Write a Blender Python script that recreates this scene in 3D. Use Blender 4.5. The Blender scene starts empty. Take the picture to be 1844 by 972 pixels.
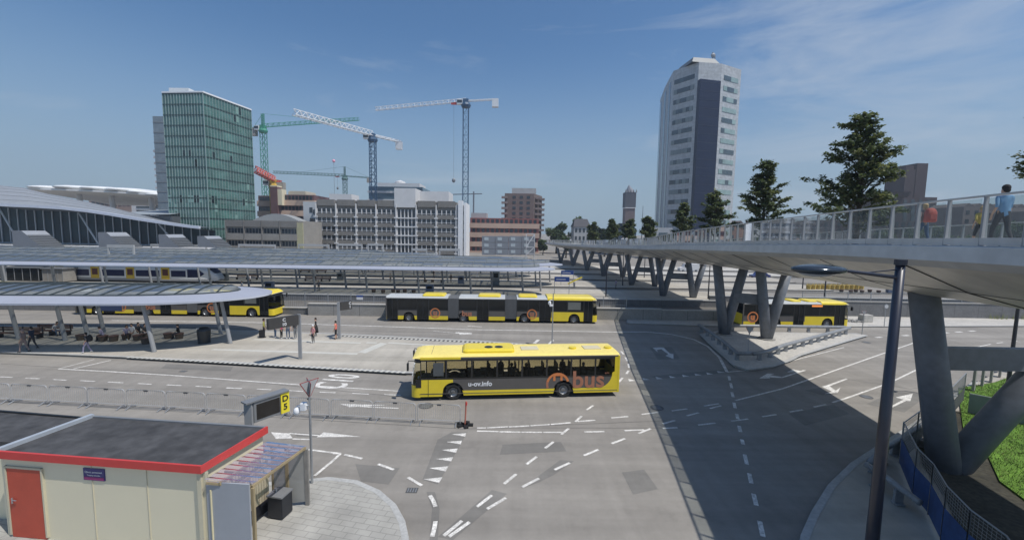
import bpy, bmesh, math, random
from mathutils import Vector, Matrix
random.seed(7)
R = math.radians
SC = bpy.context.scene
COL = SC.collection
# ---------------------------------------------------------------- camera, world, sun
F, CX, CY, CAMH = 740.0, 922.0, 486.0, 10.0
PITCH, ROLL = math.atan(68 / 740.0), math.atan(0.016)
_d = Vector((0, math.cos(PITCH), -math.sin(PITCH)))
_r0, _u0 = Vector((1, 0, 0)), Vector((0, math.sin(PITCH), math.cos(PITCH)))
_r = _r0 * math.cos(ROLL) + _u0 * math.sin(ROLL)
_u = -_r0 * math.sin(ROLL) + _u0 * math.cos(ROLL)
cam = bpy.data.cameras.new('camera'); camo = bpy.data.objects.new('camera', cam); COL.objects.link(camo)
M = Matrix.Identity(4)
for i in range(3):
    M[i][0], M[i][1], M[i][2] = _r[i], _u[i], -_d[i]
M[2][3] = CAMH
camo.matrix_world = M
cam.sensor_width = 36; cam.lens = F / 1844 * 36; cam.clip_end = 6000; cam.clip_start = .1
SC.camera = camo
SUN = Vector((0.47, -0.25, 1.0)).normalized()
W = bpy.data.worlds.new('World'); SC.world = W; W.use_nodes = True
nt = W.node_tree; nt.nodes.clear()
def NN(t, k, **kw):
    n = t.nodes.new(k)
    for a, b in kw.items(): setattr(n, a, b)
    return n
out = NN(nt, 'ShaderNodeOutputWorld'); bg = NN(nt, 'ShaderNodeBackground'); bg.inputs[1].default_value = 0.086
sky = NN(nt, 'ShaderNodeTexSky', sky_type='NISHITA'); sky.sun_disc = False
sky.sun_elevation = math.asin(SUN.z); sky.sun_rotation = math.atan2(SUN.x, SUN.y)
sky.air_density = 1.0; sky.dust_density = .6; sky.ozone_density = 2.0; sky.altitude = 0
tc = NN(nt, 'ShaderNodeTexCoord'); mp = NN(nt, 'ShaderNodeMapping'); mp.inputs['Scale'].default_value = (1.2, 2.0, 7.0)
mp.inputs['Rotation'].default_value = (0, R(14), 0)
nz = NN(nt, 'ShaderNodeTexNoise'); nz.inputs['Scale'].default_value = 1.7; nz.inputs['Detail'].default_value = 9; nz.inputs['Roughness'].default_value = .62; nz.inputs['Distortion'].default_value = .5
rp = NN(nt, 'ShaderNodeValToRGB'); rp.color_ramp.elements[0].position = .52; rp.color_ramp.elements[1].position = .82
rp.color_ramp.elements[0].color = (0, 0, 0, 1); rp.color_ramp.elements[1].color = (.55, .55, .55, 1)
mx = NN(nt, 'ShaderNodeMixRGB'); mx.inputs[2].default_value = (5.4, 6.0, 6.8, 1)
hs = NN(nt, 'ShaderNodeHueSaturation'); hs.inputs['Saturation'].default_value = 1.25; hs.inputs['Value'].default_value = 1.15
L = nt.links.new
L(tc.outputs['Generated'], mp.inputs[0]); L(mp.outputs[0], nz.inputs[0]); 
cd_ = Vector((.62, .66, .42)).normalized(); dt = NN(nt, 'ShaderNodeVectorMath', operation='DOT_PRODUCT'); dt.inputs[1].default_value = cd_; L(tc.outputs['Generated'], dt.inputs[0])
mk = NN(nt, 'ShaderNodeMapRange', interpolation_type='SMOOTHSTEP'); mk.inputs[1].default_value = .86; mk.inputs[2].default_value = 1.0; mk.inputs[3].default_value = -.06; mk.inputs[4].default_value = .10; L(dt.outputs['Value'], mk.inputs[0])
ad = NN(nt, 'ShaderNodeMath', operation='ADD'); L(nz.outputs[0], ad.inputs[0]); L(mk.outputs[0], ad.inputs[1]); L(ad.outputs[0], rp.inputs[0])
L(sky.outputs[0], hs.inputs['Color']); 
sx_ = NN(nt, 'ShaderNodeSeparateXYZ'); L(tc.outputs['Generated'], sx_.inputs[0])
hr = NN(nt, 'ShaderNodeMapRange', interpolation_type='SMOOTHSTEP'); hr.inputs[1].default_value = -.02; hr.inputs[2].default_value = .42; hr.inputs[3].default_value = .95; hr.inputs[4].default_value = .04
L(sx_.outputs[2], hr.inputs[0]); hz_ = NN(nt, 'ShaderNodeMixRGB'); hz_.inputs[2].default_value = (2.9, 4.0, 5.2, 1); L(hr.outputs[0], hz_.inputs[0]); L(hs.outputs[0], hz_.inputs[1]); L(hz_.outputs[0], mx.inputs[1]); L(rp.outputs[0], mx.inputs[0]); L(mx.outputs[0], bg.inputs[0]); L(bg.outputs[0], out.inputs[0])
sl = bpy.data.lights.new('sun', 'SUN'); so = bpy.data.objects.new('sun', sl); COL.objects.link(so)
sl.energy = 3.6; sl.angle = R(.5); sl.color = (1, .96, .90)
so.rotation_euler = (-SUN).to_track_quat('-Z', 'Y').to_euler(); so.location = (0, 0, 300)
SC.view_settings.view_transform = 'Standard'; SC.view_settings.look = 'None'
SC.view_settings.exposure = 0.17; SC.view_settings.gamma = 1
SC.render.engine = 'CYCLES'; SC.cycles.max_bounces = 8; SC.cycles.transparent_max_bounces = 24
# ---------------------------------------------------------------- helpers
def ray(px, py): return _d + _r * ((px - CX) / F) - _u * ((py - CY) / F)
def G(px, py, z=0.0):                     # a point of the ground (or the level z)
    v = ray(px, py); t = (z - CAMH) / v.z
    return Vector((v.x * t, v.y * t, z))
def P(px, py, Y):                         # a point at the depth Y
    v = ray(px, py); t = Y / v.y
    return Vector((v.x * t, Y, CAMH + v.z * t))
class MB:
    def __init__(s): s.v = []; s.f = []; s.m = []; s.M = None
    def add(s, vs, fs, m=0):
        b = len(s.v)
        if s.M is not None: vs = [s.M @ Vector(v) for v in vs]
        s.v += [tuple(v) for v in vs]
        for f in fs: s.f.append(tuple(b + i for i in f)); s.m.append(m)
        return s
    def box(s, c, size, rz=0, m=0):
        x, y, z = size[0] / 2, size[1] / 2, size[2] / 2
        cr, sr = math.cos(rz), math.sin(rz)
        vs = []
        for dz in (-z, z):
            for dx, dy in ((-x, -y), (x, -y), (x, y), (-x, y)):
                vs.append((c[0] + dx * cr - dy * sr, c[1] + dx * sr + dy * cr, c[2] + dz))
        return s.add(vs, [(3, 2, 1, 0), (4, 5, 6, 7), (0, 1, 5, 4), (1, 2, 6, 5), (2, 3, 7, 6), (3, 0, 4, 7)], m)
    def bb(s, x0, x1, y0, y1, z0, z1, m=0):
        return s.box(((x0 + x1) / 2, (y0 + y1) / 2, (z0 + z1) / 2), (abs(x1 - x0), abs(y1 - y0), abs(z1 - z0)), 0, m)
    def bar(s, a, b, w, h, m=0):          # a rectangular bar from a to b
        a, b = Vector(a), Vector(b); t = (b - a).normalized()
        n = Vector((-t.y, t.x, 0)); n = n.normalized() if n.length > 1e-6 else Vector((1, 0, 0))
        k = t.cross(n)
        vs = []
        for p in (a, b):
            for i, j in ((-1, -1), (1, -1), (1, 1), (-1, 1)): vs.append(p + n * (w / 2 * i) + k * (h / 2 * j))
        return s.add(vs, [(3, 2, 1, 0), (4, 5, 6, 7), (0, 1, 5, 4), (1, 2, 6, 5), (2, 3, 7, 6), (3, 0, 4, 7)], m)
    def prism(s, poly, z0, z1, m=0, ms=None):
        n = len(poly); a = sum(poly[i][0] * poly[(i + 1) % n][1] - poly[(i + 1) % n][0] * poly[i][1] for i in range(n))
        if a < 0: poly = poly[::-1]
        vs = [(p[0], p[1], z0) for p in poly] + [(p[0], p[1], z1) for p in poly]
        s.add(vs, [tuple(range(n - 1, -1, -1)), tuple(range(n, 2 * n))], m)
        b = len(s.v) - 2 * n
        for i in range(n):
            s.f.append((b + i, b + (i + 1) % n, b + n + (i + 1) % n, b + n + i)); s.m.append(m if ms is None else ms)
        return s
    def sheet(s, poly, z, m=0):
        s.k = getattr(s, 'k', 0) + 1; z = z + .00012 * (s.k % 40)
        n = len(poly); a = sum(poly[i][0] * poly[(i + 1) % n][1] - poly[(i + 1) % n][0] * poly[i][1] for i in range(n))
        if a < 0: poly = poly[::-1]
        return s.add([(p[0], p[1], z) for p in poly], [tuple(range(n))], m)
    def tube(s, pts, r, n=8, m=0, cap=True):
        pts = [Vector(p) for p in pts]
        if not hasattr(r, '__len__'): r = [r] * len(pts)
        vs = []; N = len(pts); up = None
        for i, p in enumerate(pts):
            t = (pts[min(i + 1, N - 1)] - pts[max(i - 1, 0)])
            t = t.normalized() if t.length > 1e-9 else Vector((0, 0, 1))
            if up is None: up = Vector((0, 0, 1)) if abs(t.z) < .9 else Vector((1, 0, 0))
            a = t.cross(up)
            if a.length < 1e-4: a = t.cross(Vector((1, 0, 0)))
            a.normalize(); b = t.cross(a)
            for k in range(n):
                w = 2 * math.pi * k / n
                vs.append(p + (a * math.cos(w) + b * math.sin(w)) * r[i])
        fs = []
        for i in range(N - 1):
            for k in range(n):
                fs.append((i * n + k, i * n + (k + 1) % n, (i + 1) * n + (k + 1) % n, (i + 1) * n + k))
        if cap: fs += [tuple(range(n - 1, -1, -1)), tuple(range((N - 1) * n, N * n))]
        return s.add(vs, fs, m)
    def ball(s, c, r, m=0, nu=12, nv=8):
        if not hasattr(r, '__len__'): r = (r, r, r)
        vs = [(c[0], c[1], c[2] - r[2])]
        for j in range(1, nv):
            a = -math.pi / 2 + math.pi * j / nv
            for i in range(nu):
                w = 2 * math.pi * i / nu
                vs.append((c[0] + r[0] * math.cos(a) * math.cos(w), c[1] + r[1] * math.cos(a) * math.sin(w), c[2] + r[2] * math.sin(a)))
        vs.append((c[0], c[1], c[2] + r[2])); fs = []
        for i in range(nu):
            fs.append((0, 1 + (i + 1) % nu, 1 + i))
            for j in range(nv - 2):
                a = 1 + j * nu
                fs.append((a + i, a + (i + 1) % nu, a + nu + (i + 1) % nu, a + nu + i))
            a = 1 + (nv - 2) * nu
            fs.append((a + i, a + (i + 1) % nu, len(vs) - 1))
        return s.add(vs, fs, m)
    def strip(s, pts, w, z, m=0):         # a painted line of width w along pts
        s.k = getattr(s, 'k', 0) + 1; z = z + .00012 * (s.k % 40)
        pts = [Vector((p[0], p[1])) for p in pts]; N = len(pts); vs = []
        for i, p in enumerate(pts):
            t = (pts[min(i + 1, N - 1)] - pts[max(i - 1, 0)]).normalized(); n = Vector((-t.y, t.x)) * (w / 2)
            vs += [(p.x + n.x, p.y + n.y, z), (p.x - n.x, p.y - n.y, z)]
        return s.add(vs, [(2 * i, 2 * i + 1, 2 * i + 3, 2 * i + 2) for i in range(N - 1)], m)
    def wall(s, pts, w, z0, z1, m=0):     # an upright band of thickness w along pts
        pts = [Vector((p[0], p[1])) for p in pts]; N = len(pts); vs = []
        zz0 = z0 if hasattr(z0, '__len__') else [z0] * N; zz1 = z1 if hasattr(z1, '__len__') else [z1] * N
        for i, p in enumerate(pts):
            t = (pts[min(i + 1, N - 1)] - pts[max(i - 1, 0)]).normalized(); n = Vector((-t.y, t.x)) * (w / 2)
            vs += [(p.x + n.x, p.y + n.y, zz0[i]), (p.x - n.x, p.y - n.y, zz0[i]), (p.x - n.x, p.y - n.y, zz1[i]), (p.x + n.x, p.y + n.y, zz1[i])]
        fs = [(0, 1, 2, 3), tuple(4 * (N - 1) + k for k in (3, 2, 1, 0))]
        for i in range(N - 1):
            for k in range(4):
                fs.append((4 * i + k, 4 * i + 4 + k, 4 * i + 4 + (k + 1) % 4, 4 * i + (k + 1) % 4))
        return s.add(vs, fs, m)
def obj(name, mb, mats, parent=None, smooth=False, bevel=0):
    me = bpy.data.meshes.new(name); me.from_pydata(mb.v, [], mb.f)
    if not isinstance(mats, (list, tuple)): mats = [mats]
    for m in mats: me.materials.append(m)
    for p, i in zip(me.polygons, mb.m): p.material_index = i; p.use_smooth = smooth
    bm = bmesh.new(); bm.from_mesh(me); bmesh.ops.recalc_face_normals(bm, faces=bm.faces)
    if bevel: bmesh.ops.bevel(bm, geom=bm.edges[:], offset=bevel, segments=2, affect='EDGES')
    bm.to_mesh(me); bm.free()
    o = bpy.data.objects.new(name, me); COL.objects.link(o)
    if parent is not None: o.parent = parent
    return o
def islands(name, mb, mats, parent=None):   # one object for each separate piece of the mesh
    par = {}
    def find(k):
        while par[k] != k: par[k] = par[par[k]]; k = par[k]
        return k
    key = [tuple(round(c, 3) for c in v) for v in mb.v]
    for k in key: par.setdefault(k, k)
    for f in mb.f:
        for i in f[1:]: par[find(key[i])] = find(key[f[0]])
    gr = {}
    for f, m in zip(mb.f, mb.m): gr.setdefault(find(key[f[0]]), []).append((f, m))
    r = None
    for fs in gr.values():
        b = MB()
        for f, m in fs: b.add([mb.v[i] for i in f], [tuple(range(len(f)))], m)
        r = obj(name, b, mats, parent)
    return r
def sheetobj(name, mb, mats, parent=None):        # faces keep their winding (flat sheets look up)
    me = bpy.data.meshes.new(name); me.from_pydata(mb.v, [], mb.f)
    if not isinstance(mats, (list, tuple)): mats = [mats]
    for m in mats: me.materials.append(m)
    for p, i in zip(me.polygons, mb.m): p.material_index = i
    o = bpy.data.objects.new(name, me); COL.objects.link(o); o.parent = parent
    return o
def tag(o, label, cat, group=None):
    o['label'] = label; o['category'] = cat
    if group: o['group'] = group
    return o
def struct(o): o['kind'] = 'structure'; return o
def stuff(o): o['kind'] = 'stuff'; return o
def thing(name, label, cat, loc=(0, 0, 0), rz=0, group=None):
    o = bpy.data.objects.new(name, None); COL.objects.link(o); o.location = loc; o.rotation_euler = (0, 0, rz)
    o.empty_display_size = .2
    return tag(o, label, cat, group)
def dup(root, loc, rz=0, label=None, group=None, scale=None):
    def cp(o, par):
        c = o.copy(); COL.objects.link(c)
        if par is not None: c.parent = par
        for ch in KIDS.get(o.name, []) or [x for x in o.children]: cp(ch, c)
        return c
    r = cp(root, None); r.location = loc; r.rotation_euler = (0, 0, rz)
    if label: r['label'] = label
    if group: r['group'] = group
    if scale: r.scale = scale
    return r
KIDS = {}
MATS = {}
def mat(name, col, rough=.7, var=.12, scale=3.0, metal=0.0, bump=0.0, spec=.5, stretch=None, emit=0, coat=0, scale2=None):
    if name in MATS: return MATS[name]
    m = bpy.data.materials.new(name); m.use_nodes = True; t = m.node_tree; b = t.nodes['Principled BSDF']
    b.inputs['Roughness'].default_value = rough; b.inputs['Metallic'].default_value = metal
    b.inputs['Specular IOR Level'].default_value = spec; b.inputs['Coat Weight'].default_value = coat
    c = (col[0], col[1], col[2], 1)
    b.inputs['Base Color'].default_value = c
    if var or bump:
        tc = NN(t, 'ShaderNodeTexCoord'); mp = NN(t, 'ShaderNodeMapping')
        if stretch: mp.inputs['Scale'].default_value = stretch
        t.links.new(tc.outputs['Object'], mp.inputs[0])
        nz = NN(t, 'ShaderNodeTexNoise'); nz.inputs['Scale'].default_value = scale; nz.inputs['Detail'].default_value = 6; nz.inputs['Roughness'].default_value = .65
        t.links.new(mp.outputs[0], nz.inputs[0])
        r = NN(t, 'ShaderNodeMapRange'); r.inputs[1].default_value = .3; r.inputs[2].default_value = .7; r.inputs[3].default_value = 1 - var; r.inputs[4].default_value = 1 + var
        t.links.new(nz.outputs[0], r.inputs[0])
        fac = r.outputs[0]
        if scale2:
            n2 = NN(t, 'ShaderNodeTexNoise'); n2.inputs['Scale'].default_value = scale2; n2.inputs['Detail'].default_value = 3
            t.links.new(tc.outputs['Object'], n2.inputs[0])
            r2 = NN(t, 'ShaderNodeMapRange'); r2.inputs[1].default_value = .3; r2.inputs[2].default_value = .7; r2.inputs[3].default_value = 1 - var; r2.inputs[4].default_value = 1 + var
            t.links.new(n2.outputs[0], r2.inputs[0])
            mu = NN(t, 'ShaderNodeMath', operation='MULTIPLY'); t.links.new(fac, mu.inputs[0]); t.links.new(r2.outputs[0], mu.inputs[1]); fac = mu.outputs[0]
        v = NN(t, 'ShaderNodeVectorMath', operation='SCALE'); v.inputs[0].default_value = col[:3]; t.links.new(fac, v.inputs['Scale'])
        t.links.new(v.outputs[0], b.inputs['Base Color'])
        if bump:
            bp = NN(t, 'ShaderNodeBump'); bp.inputs['Strength'].default_value = bump; bp.inputs['Distance'].default_value = .03
            n3 = NN(t, 'ShaderNodeTexNoise'); n3.inputs['Scale'].default_value = scale * 8; n3.inputs['Detail'].default_value = 4
            t.links.new(mp.outputs[0], n3.inputs[0]); t.links.new(n3.outputs[0], bp.inputs['Height']); t.links.new(bp.outputs[0], b.inputs['Normal'])
    if emit: b.inputs['Emission Color'].default_value = c; b.inputs['Emission Strength'].default_value = emit
    MATS[name] = m
    return m
def glass(name, tint, refl=.12, rough=.03, diff=None, dm=0, gc=(.9, .95, 1)):
    if name in MATS: return MATS[name]
    m = bpy.data.materials.new(name); m.use_nodes = True; t = m.node_tree; t.nodes.clear()
    o = NN(t, 'ShaderNodeOutputMaterial'); tr = NN(t, 'ShaderNodeBsdfTransparent'); tr.inputs[0].default_value = (*tint, 1)
    gl = NN(t, 'ShaderNodeBsdfGlossy'); gl.inputs['Roughness'].default_value = rough; gl.inputs[0].default_value = (*gc, 1)
    fr = NN(t, 'ShaderNodeLayerWeight'); fr.inputs[0].default_value = refl
    mx = NN(t, 'ShaderNodeMixShader')
    base = tr
    if diff:
        df = NN(t, 'ShaderNodeBsdfDiffuse'); df.inputs[0].default_value = (*diff, 1); m2 = NN(t, 'ShaderNodeMixShader'); m2.inputs[0].default_value = dm
        t.links.new(tr.outputs[0], m2.inputs[1]); t.links.new(df.outputs[0], m2.inputs[2]); base = m2
    t.links.new(fr.outputs['Fresnel'], mx.inputs[0]); t.links.new(base.outputs[0], mx.inputs[1]); t.links.new(gl.outputs[0], mx.inputs[2]); t.links.new(mx.outputs[0], o.inputs[0])
    MATS[name] = m
    return m
def leafy(m, k=.33):          # lets light shine through thin leaves
    t = m.node_tree; b = t.nodes['Principled BSDF']; o = [n for n in t.nodes if n.type == 'OUTPUT_MATERIAL'][0]; tr = NN(t, 'ShaderNodeBsdfTranslucent'); mx = NN(t, 'ShaderNodeMixShader'); mx.inputs[0].default_value = k
    src = b.inputs['Base Color'].links[0].from_socket; v = NN(t, 'ShaderNodeVectorMath', operation='MULTIPLY'); v.inputs[1].default_value = (1.2, 1.2, .8); t.links.new(src, v.inputs[0]); t.links.new(v.outputs[0], tr.inputs[0])
    t.links.new(b.outputs[0], mx.inputs[1]); t.links.new(tr.outputs[0], mx.inputs[2]); t.links.new(mx.outputs[0], o.inputs[0]); return m
def textmesh(txt, size, depth=.01, bold=0.0, sx=1, spacing=1):
    cu = bpy.data.curves.new('writing', 'FONT'); cu.body = txt; cu.size = size; cu.extrude = depth; cu.offset = bold; cu.align_x = 'CENTER'; cu.align_y = 'CENTER'; cu.space_character = spacing
    o = bpy.data.objects.new('writing', cu); COL.objects.link(o)
    dg = bpy.context.evaluated_depsgraph_get(); me = bpy.data.meshes.new_from_object(o.evaluated_get(dg))
    bpy.data.objects.remove(o); bpy.data.curves.remove(cu)
    return me
def writing(txt, size, m, parent, mtx, depth=.008, bold=0.0, name='lettering', spacing=1):
    me = textmesh(txt, size, depth, bold, spacing=spacing); me.transform(mtx); me.materials.clear(); me.materials.append(m)
    o = bpy.data.objects.new(name, me); COL.objects.link(o)
    if parent is not None: o.parent = parent
    return o
def frame3(origin, xdir, ydir):           # matrix whose x and y run along the given directions
    x = Vector(xdir).normalized(); y = Vector(ydir).normalized(); z = x.cross(y)
    m = Matrix.Identity(4)
    for i in range(3): m[i][0], m[i][1], m[i][2], m[i][3] = x[i], y[i], z[i], origin[i]
    return m
# ---------------------------------------------------------------- materials
def asphalt_mat(name, base, lanes=True):
    m = bpy.data.materials.new(name); m.use_nodes = True; t = m.node_tree; b = t.nodes['Principled BSDF']; b.inputs['Roughness'].default_value = .88; b.inputs['Specular IOR Level'].default_value = .3
    tc = NN(t, 'ShaderNodeTexCoord')
    def noise(sc, st=None, rot=0, det=6, lo=.3, hi=.7, a=.9, c=1.1, rough=.6):
        mp = NN(t, 'ShaderNodeMapping'); mp.inputs['Scale'].default_value = st or (1, 1, 1); mp.inputs['Rotation'].default_value = (0, 0, rot); t.links.new(tc.outputs['Object'], mp.inputs[0])
        n = NN(t, 'ShaderNodeTexNoise'); n.inputs['Scale'].default_value = sc; n.inputs['Detail'].default_value = det; n.inputs['Roughness'].default_value = rough; t.links.new(mp.outputs[0], n.inputs[0])
        r = NN(t, 'ShaderNodeMapRange'); r.inputs[1].default_value = lo; r.inputs[2].default_value = hi; r.inputs[3].default_value = a; r.inputs[4].default_value = c; t.links.new(n.outputs[0], r.inputs[0])
        return r.outputs[0]
    f = noise(.12, None, 0, 5, a=.88, c=1.12)
    for g in (noise(.45, (1.9, .07, 1), .95, 5, a=.90, c=1.07), noise(.35, (.12, 1.8, 1), 0, 8, a=.80, c=1.14), noise(.9, (.25, .25, 1), 0, 10, lo=.58, hi=.62, a=1, c=.93, rough=.8), noise(2.2, None, 0, 8, a=.93, c=1.07, rough=.75), noise(60, None, 0, 2, lo=.2, hi=.8, a=.9, c=1.1), noise(1.1, (.6, .6, 1), 0, 9, lo=.55, hi=.75, a=1, c=.84, rough=.7)):
        mu = NN(t, 'ShaderNodeMath', operation='MULTIPLY'); t.links.new(f, mu.inputs[0]); t.links.new(g, mu.inputs[1]); f = mu.outputs[0]
    v = NN(t, 'ShaderNodeVectorMath', operation='SCALE'); v.inputs[0].default_value = base; t.links.new(f, v.inputs['Scale']); t.links.new(v.outputs[0], b.inputs['Base Color'])
    bp = NN(t, 'ShaderNodeBump'); bp.inputs['Strength'].default_value = .25; bp.inputs['Distance'].default_value = .01
    n3 = NN(t, 'ShaderNodeTexNoise'); n3.inputs['Scale'].default_value = 45; t.links.new(tc.outputs['Object'], n3.inputs[0]); t.links.new(n3.outputs[0], bp.inputs['Height']); t.links.new(bp.outputs[0], b.inputs['Normal'])
    return m
def brick_mat(name, c1, c2, mortar, bw, bh, msize=.02, rough=.85, wall=False, off=.5, rot=0):
    m = bpy.data.materials.new(name); m.use_nodes = True; t = m.node_tree; b = t.nodes['Principled BSDF']; b.inputs['Roughness'].default_value = rough
    tc = NN(t, 'ShaderNodeTexCoord'); mp = NN(t, 'ShaderNodeMapping'); t.links.new(tc.outputs['Object'], mp.inputs[0])
    if wall: mp.inputs['Rotation'].default_value = (R(90), 0, 0)
    else: mp.inputs['Rotation'].default_value = (0, 0, rot)
    br = NN(t, 'ShaderNodeTexBrick'); t.links.new(mp.outputs[0], br.inputs[0]); br.offset = off
    br.inputs['Color1'].default_value = (*c1, 1); br.inputs['Color2'].default_value = (*c2, 1); br.inputs['Mortar'].default_value = (*mortar, 1)
    br.inputs['Scale'].default_value = 1; br.inputs['Brick Width'].default_value = bw; br.inputs['Row Height'].default_value = bh; br.inputs['Mortar Size'].default_value = msize
    nz = NN(t, 'ShaderNodeTexNoise'); nz.inputs['Scale'].default_value = .8; nz.inputs['Detail'].default_value = 8; t.links.new(tc.outputs['Object'], nz.inputs[0])
    r = NN(t, 'ShaderNodeMapRange'); r.inputs[1].default_value = .3; r.inputs[2].default_value = .7; r.inputs[3].default_value = .8; r.inputs[4].default_value = 1.15; t.links.new(nz.outputs[0], r.inputs[0])
    v = NN(t, 'ShaderNodeVectorMath', operation='SCALE'); t.links.new(br.outputs[0], v.inputs[0]); t.links.new(r.outputs[0], v.inputs['Scale']); t.links.new(v.outputs[0], b.inputs['Base Color'])
    return m
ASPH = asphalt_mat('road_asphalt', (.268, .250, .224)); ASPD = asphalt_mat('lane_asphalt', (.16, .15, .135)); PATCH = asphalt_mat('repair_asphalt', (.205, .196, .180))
LIGHTCON = mat('pale_concrete', (.46, .44, .40), .85, .12, .6, bump=.1, scale2=5)
PAVE = asphalt_mat('platform_paving', (.425, .395, .34)); PAVEL = mat('tactile_strip', (.52, .51, .46), .8, .08, 2)
SLAB = brick_mat('pavement_slabs', (.38, .37, .335), (.35, .34, .31), (.25, .245, .225), .5, .25, .012, rot=R(12))
KERB = mat('kerb_stone', (.40, .40, .385), .8, .12, 1.5, scale2=9); PAINT = mat('road_paint', (.62, .60, .56), .8, .3, 2.5, scale2=14)
SOIL = mat('bare_soil', (.30, .27, .21), .95, .2, .4, scale2=3); DARKG = mat('dark_tile', (.09, .09, .09), .7, .1, 4)
STEEL = mat('galvanised_steel', (.42, .44, .46), .45, .1, 6, metal=.7); GREYM = mat('grey_metal', (.24, .25, .26), .5, .08, 3, metal=.3); DARKM = mat('dark_metal', (.035, .038, .045), .5, .1, 4, metal=.3)
ALU = mat('canopy_aluminium', (.34, .36, .42), .6, .05, .5); RIMW = mat('canopy_rim_white', (.60, .63, .70), .4, .04, 1)
CG = glass('canopy_glass', (.86, .90, .89), .04, .5, (.25, .27, .275), .66, (.38, .42, .45)); RAILG = glass('railing_glass', (.78, .83, .82), .10, .04, (.45, .48, .48), .16); DGL = glass('tinted_bus_glass', (.80, .77, .66), .2)
WHITE = mat('white_paint', (.78, .79, .80), .6, .06, 1.2); BLACK = mat('black_plastic', (.018, .019, .02), .45, .1, 5)
YEL = mat('bus_yellow', (.80, .62, .035), .35, .05, 1.5, coat=.3); BGREY = mat('bus_grey', (.105, .098, .092), .4, .06, 1.5, coat=.3); ORANGE = mat('orange_film', (.62, .21, .07), .5, .08, 6)
ORANGE2 = mat('faded_orange_film', (.40, .17, .10), .5, .12, 8); TYRE = mat('tyre_rubber', (.022, .022, .022), .85, .1, 8); RIM = mat('wheel_rim', (.30, .31, .32), .35, .1, 6, metal=.7)
BDARK = mat('bus_dark_glass', (.010, .012, .013), .12, .0, 1, spec=.35); BWIN = mat('bus_interior', (.035, .035, .036), .7, .1, 3)
GRASS = mat('grass_green', (.10, .20, .02), .95, .35, 2.0, bump=.6, scale2=18); RED = mat('booth_red', (.55, .05, .045), .45, .06, 2); CREAM = mat('booth_cream', (.74, .68, .50), .6, .025, .8)
# ---------------------------------------------------------------- ground, roads, platforms
def px(*pts, z=0.0): return [G(x, y, z) for x, y in pts]
g = MB(); g.add([(-1500, -60, 0), (1500, -60, 0), (1500, 3000, 0), (-1500, 3000, 0)], [(0, 1, 2, 3)])
struct(sheetobj('ground', g, ASPH))
def zoned(X, Y0, s): return Y0 + s * X
g = MB()                                                       # dark bus lanes between the far platforms
SL = 0.012
g.sheet([(-140, 50.2), (90, 50.2), (90, 62.8), (-140, 60.2)], .004); g.sheet([(-140, 71.9), (90, 72.4), (90, 76.2), (-140, 75.9)], .004)
g.sheet([(-140, 84.9), (90, 85.4), (90, 89.2), (-140, 88.9)], .004); g.sheet([(-140, 97.5), (120, 97.9), (120, 102), (-140, 102)], .004)
g.sheet([(-140, 110.5), (120, 110.9), (120, 116), (-140, 116)], .004)
struct(sheetobj('bus_lane', g, ASPD))
def pavement(name, poly, z=.15, m=PAVE, kerb=True, kw=.28):
    b = MB(); b.prism(poly, 0.0, z, 0)
    o = struct(obj(name, b, [m]))
    if kerb:
        k = MB(); pp = [Vector((p[0], p[1])) for p in poly]; pp.append(pp[0]); k.strip(pp, kw, z + .005)
        k2 = struct(sheetobj('kerb', k, KERB))
    return o
# platform C under the near canopy
pc = px((-900, 600), (0, 589.5), (300, 594), (500, 600), (640, 605), (860, 616), (960, 624), (1040, 632), (1085, 642), (1100, 652), (1085, 664), (1010, 676), (900, 679), (735, 674), (560, 664), (400, 654), (230, 645.5), (100, 640), (0, 636.5), (-900, 625), z=0)
pavement('platform', pc, .15)
# far platforms
for y0, y1, sl, xe in ((62.5, 71.7, 0, 42), (76.0, 84.7, 0, 60), (89.0, 97.3, 0, 62), (102, 110, 0, 80), (116, 126, 0, 90)):
    q = [(-140, y0 - 2.3), (xe, y0), (xe, y1), (-140, y1 - .4)]
    pavement('platform', q, .15, LIGHTCON if y0 > 100 else PAVE, True, .45)
# strip behind the busway wall on the right and the verge of sand
pavement('verge', px((1130, 583), (1290, 588), (1530, 589), (1844, 588), (2100, 590), (2100, 572), (1844, 570), (1500, 568), (1130, 573)), .1, LIGHTCON, True, .2)
# triangular island with the bridge columns
isl = px((1262, 604), (1300, 598), (1400, 601), (1545, 603), (1560, 606), (1535, 613), (1440, 642), (1420, 652), (1390, 662), (1345, 668), (1322, 660), (1300, 640), (1275, 618))
pavement('island', isl, .15, LIGHTCON, True, .3)
# slab pavement by the booth
sp = px((-300, 1500), (-400, 905), (300, 885), (470, 876), (540, 872), (590, 866), (640, 872), (680, 890), (708, 915), (724, 945), (730, 975), (728, 1010), (715, 1100), (650, 1500))
pavement('pavement', sp, .12, SLAB, True, .22)
# right pavement under the bridge
rp_ = px((1441, 1050), (1452, 972), (1470, 930), (1500, 880), (1540, 840), (1600, 800), (1650, 768), (1700, 730), (1760, 690), (1844, 650), (2300, 640), (2600, 1400), (1400, 1400))
pavement('pavement', rp_, .12, PAVE, False)
k = MB(); kc = px((1436, 1050), (1449, 972), (1467, 930), (1497, 880), (1537, 840), (1597, 800), (1647, 768), (1697, 730), (1757, 690)); k.strip(kc, .24, .128); struct(sheetobj('kerb', k, KERB))
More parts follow.
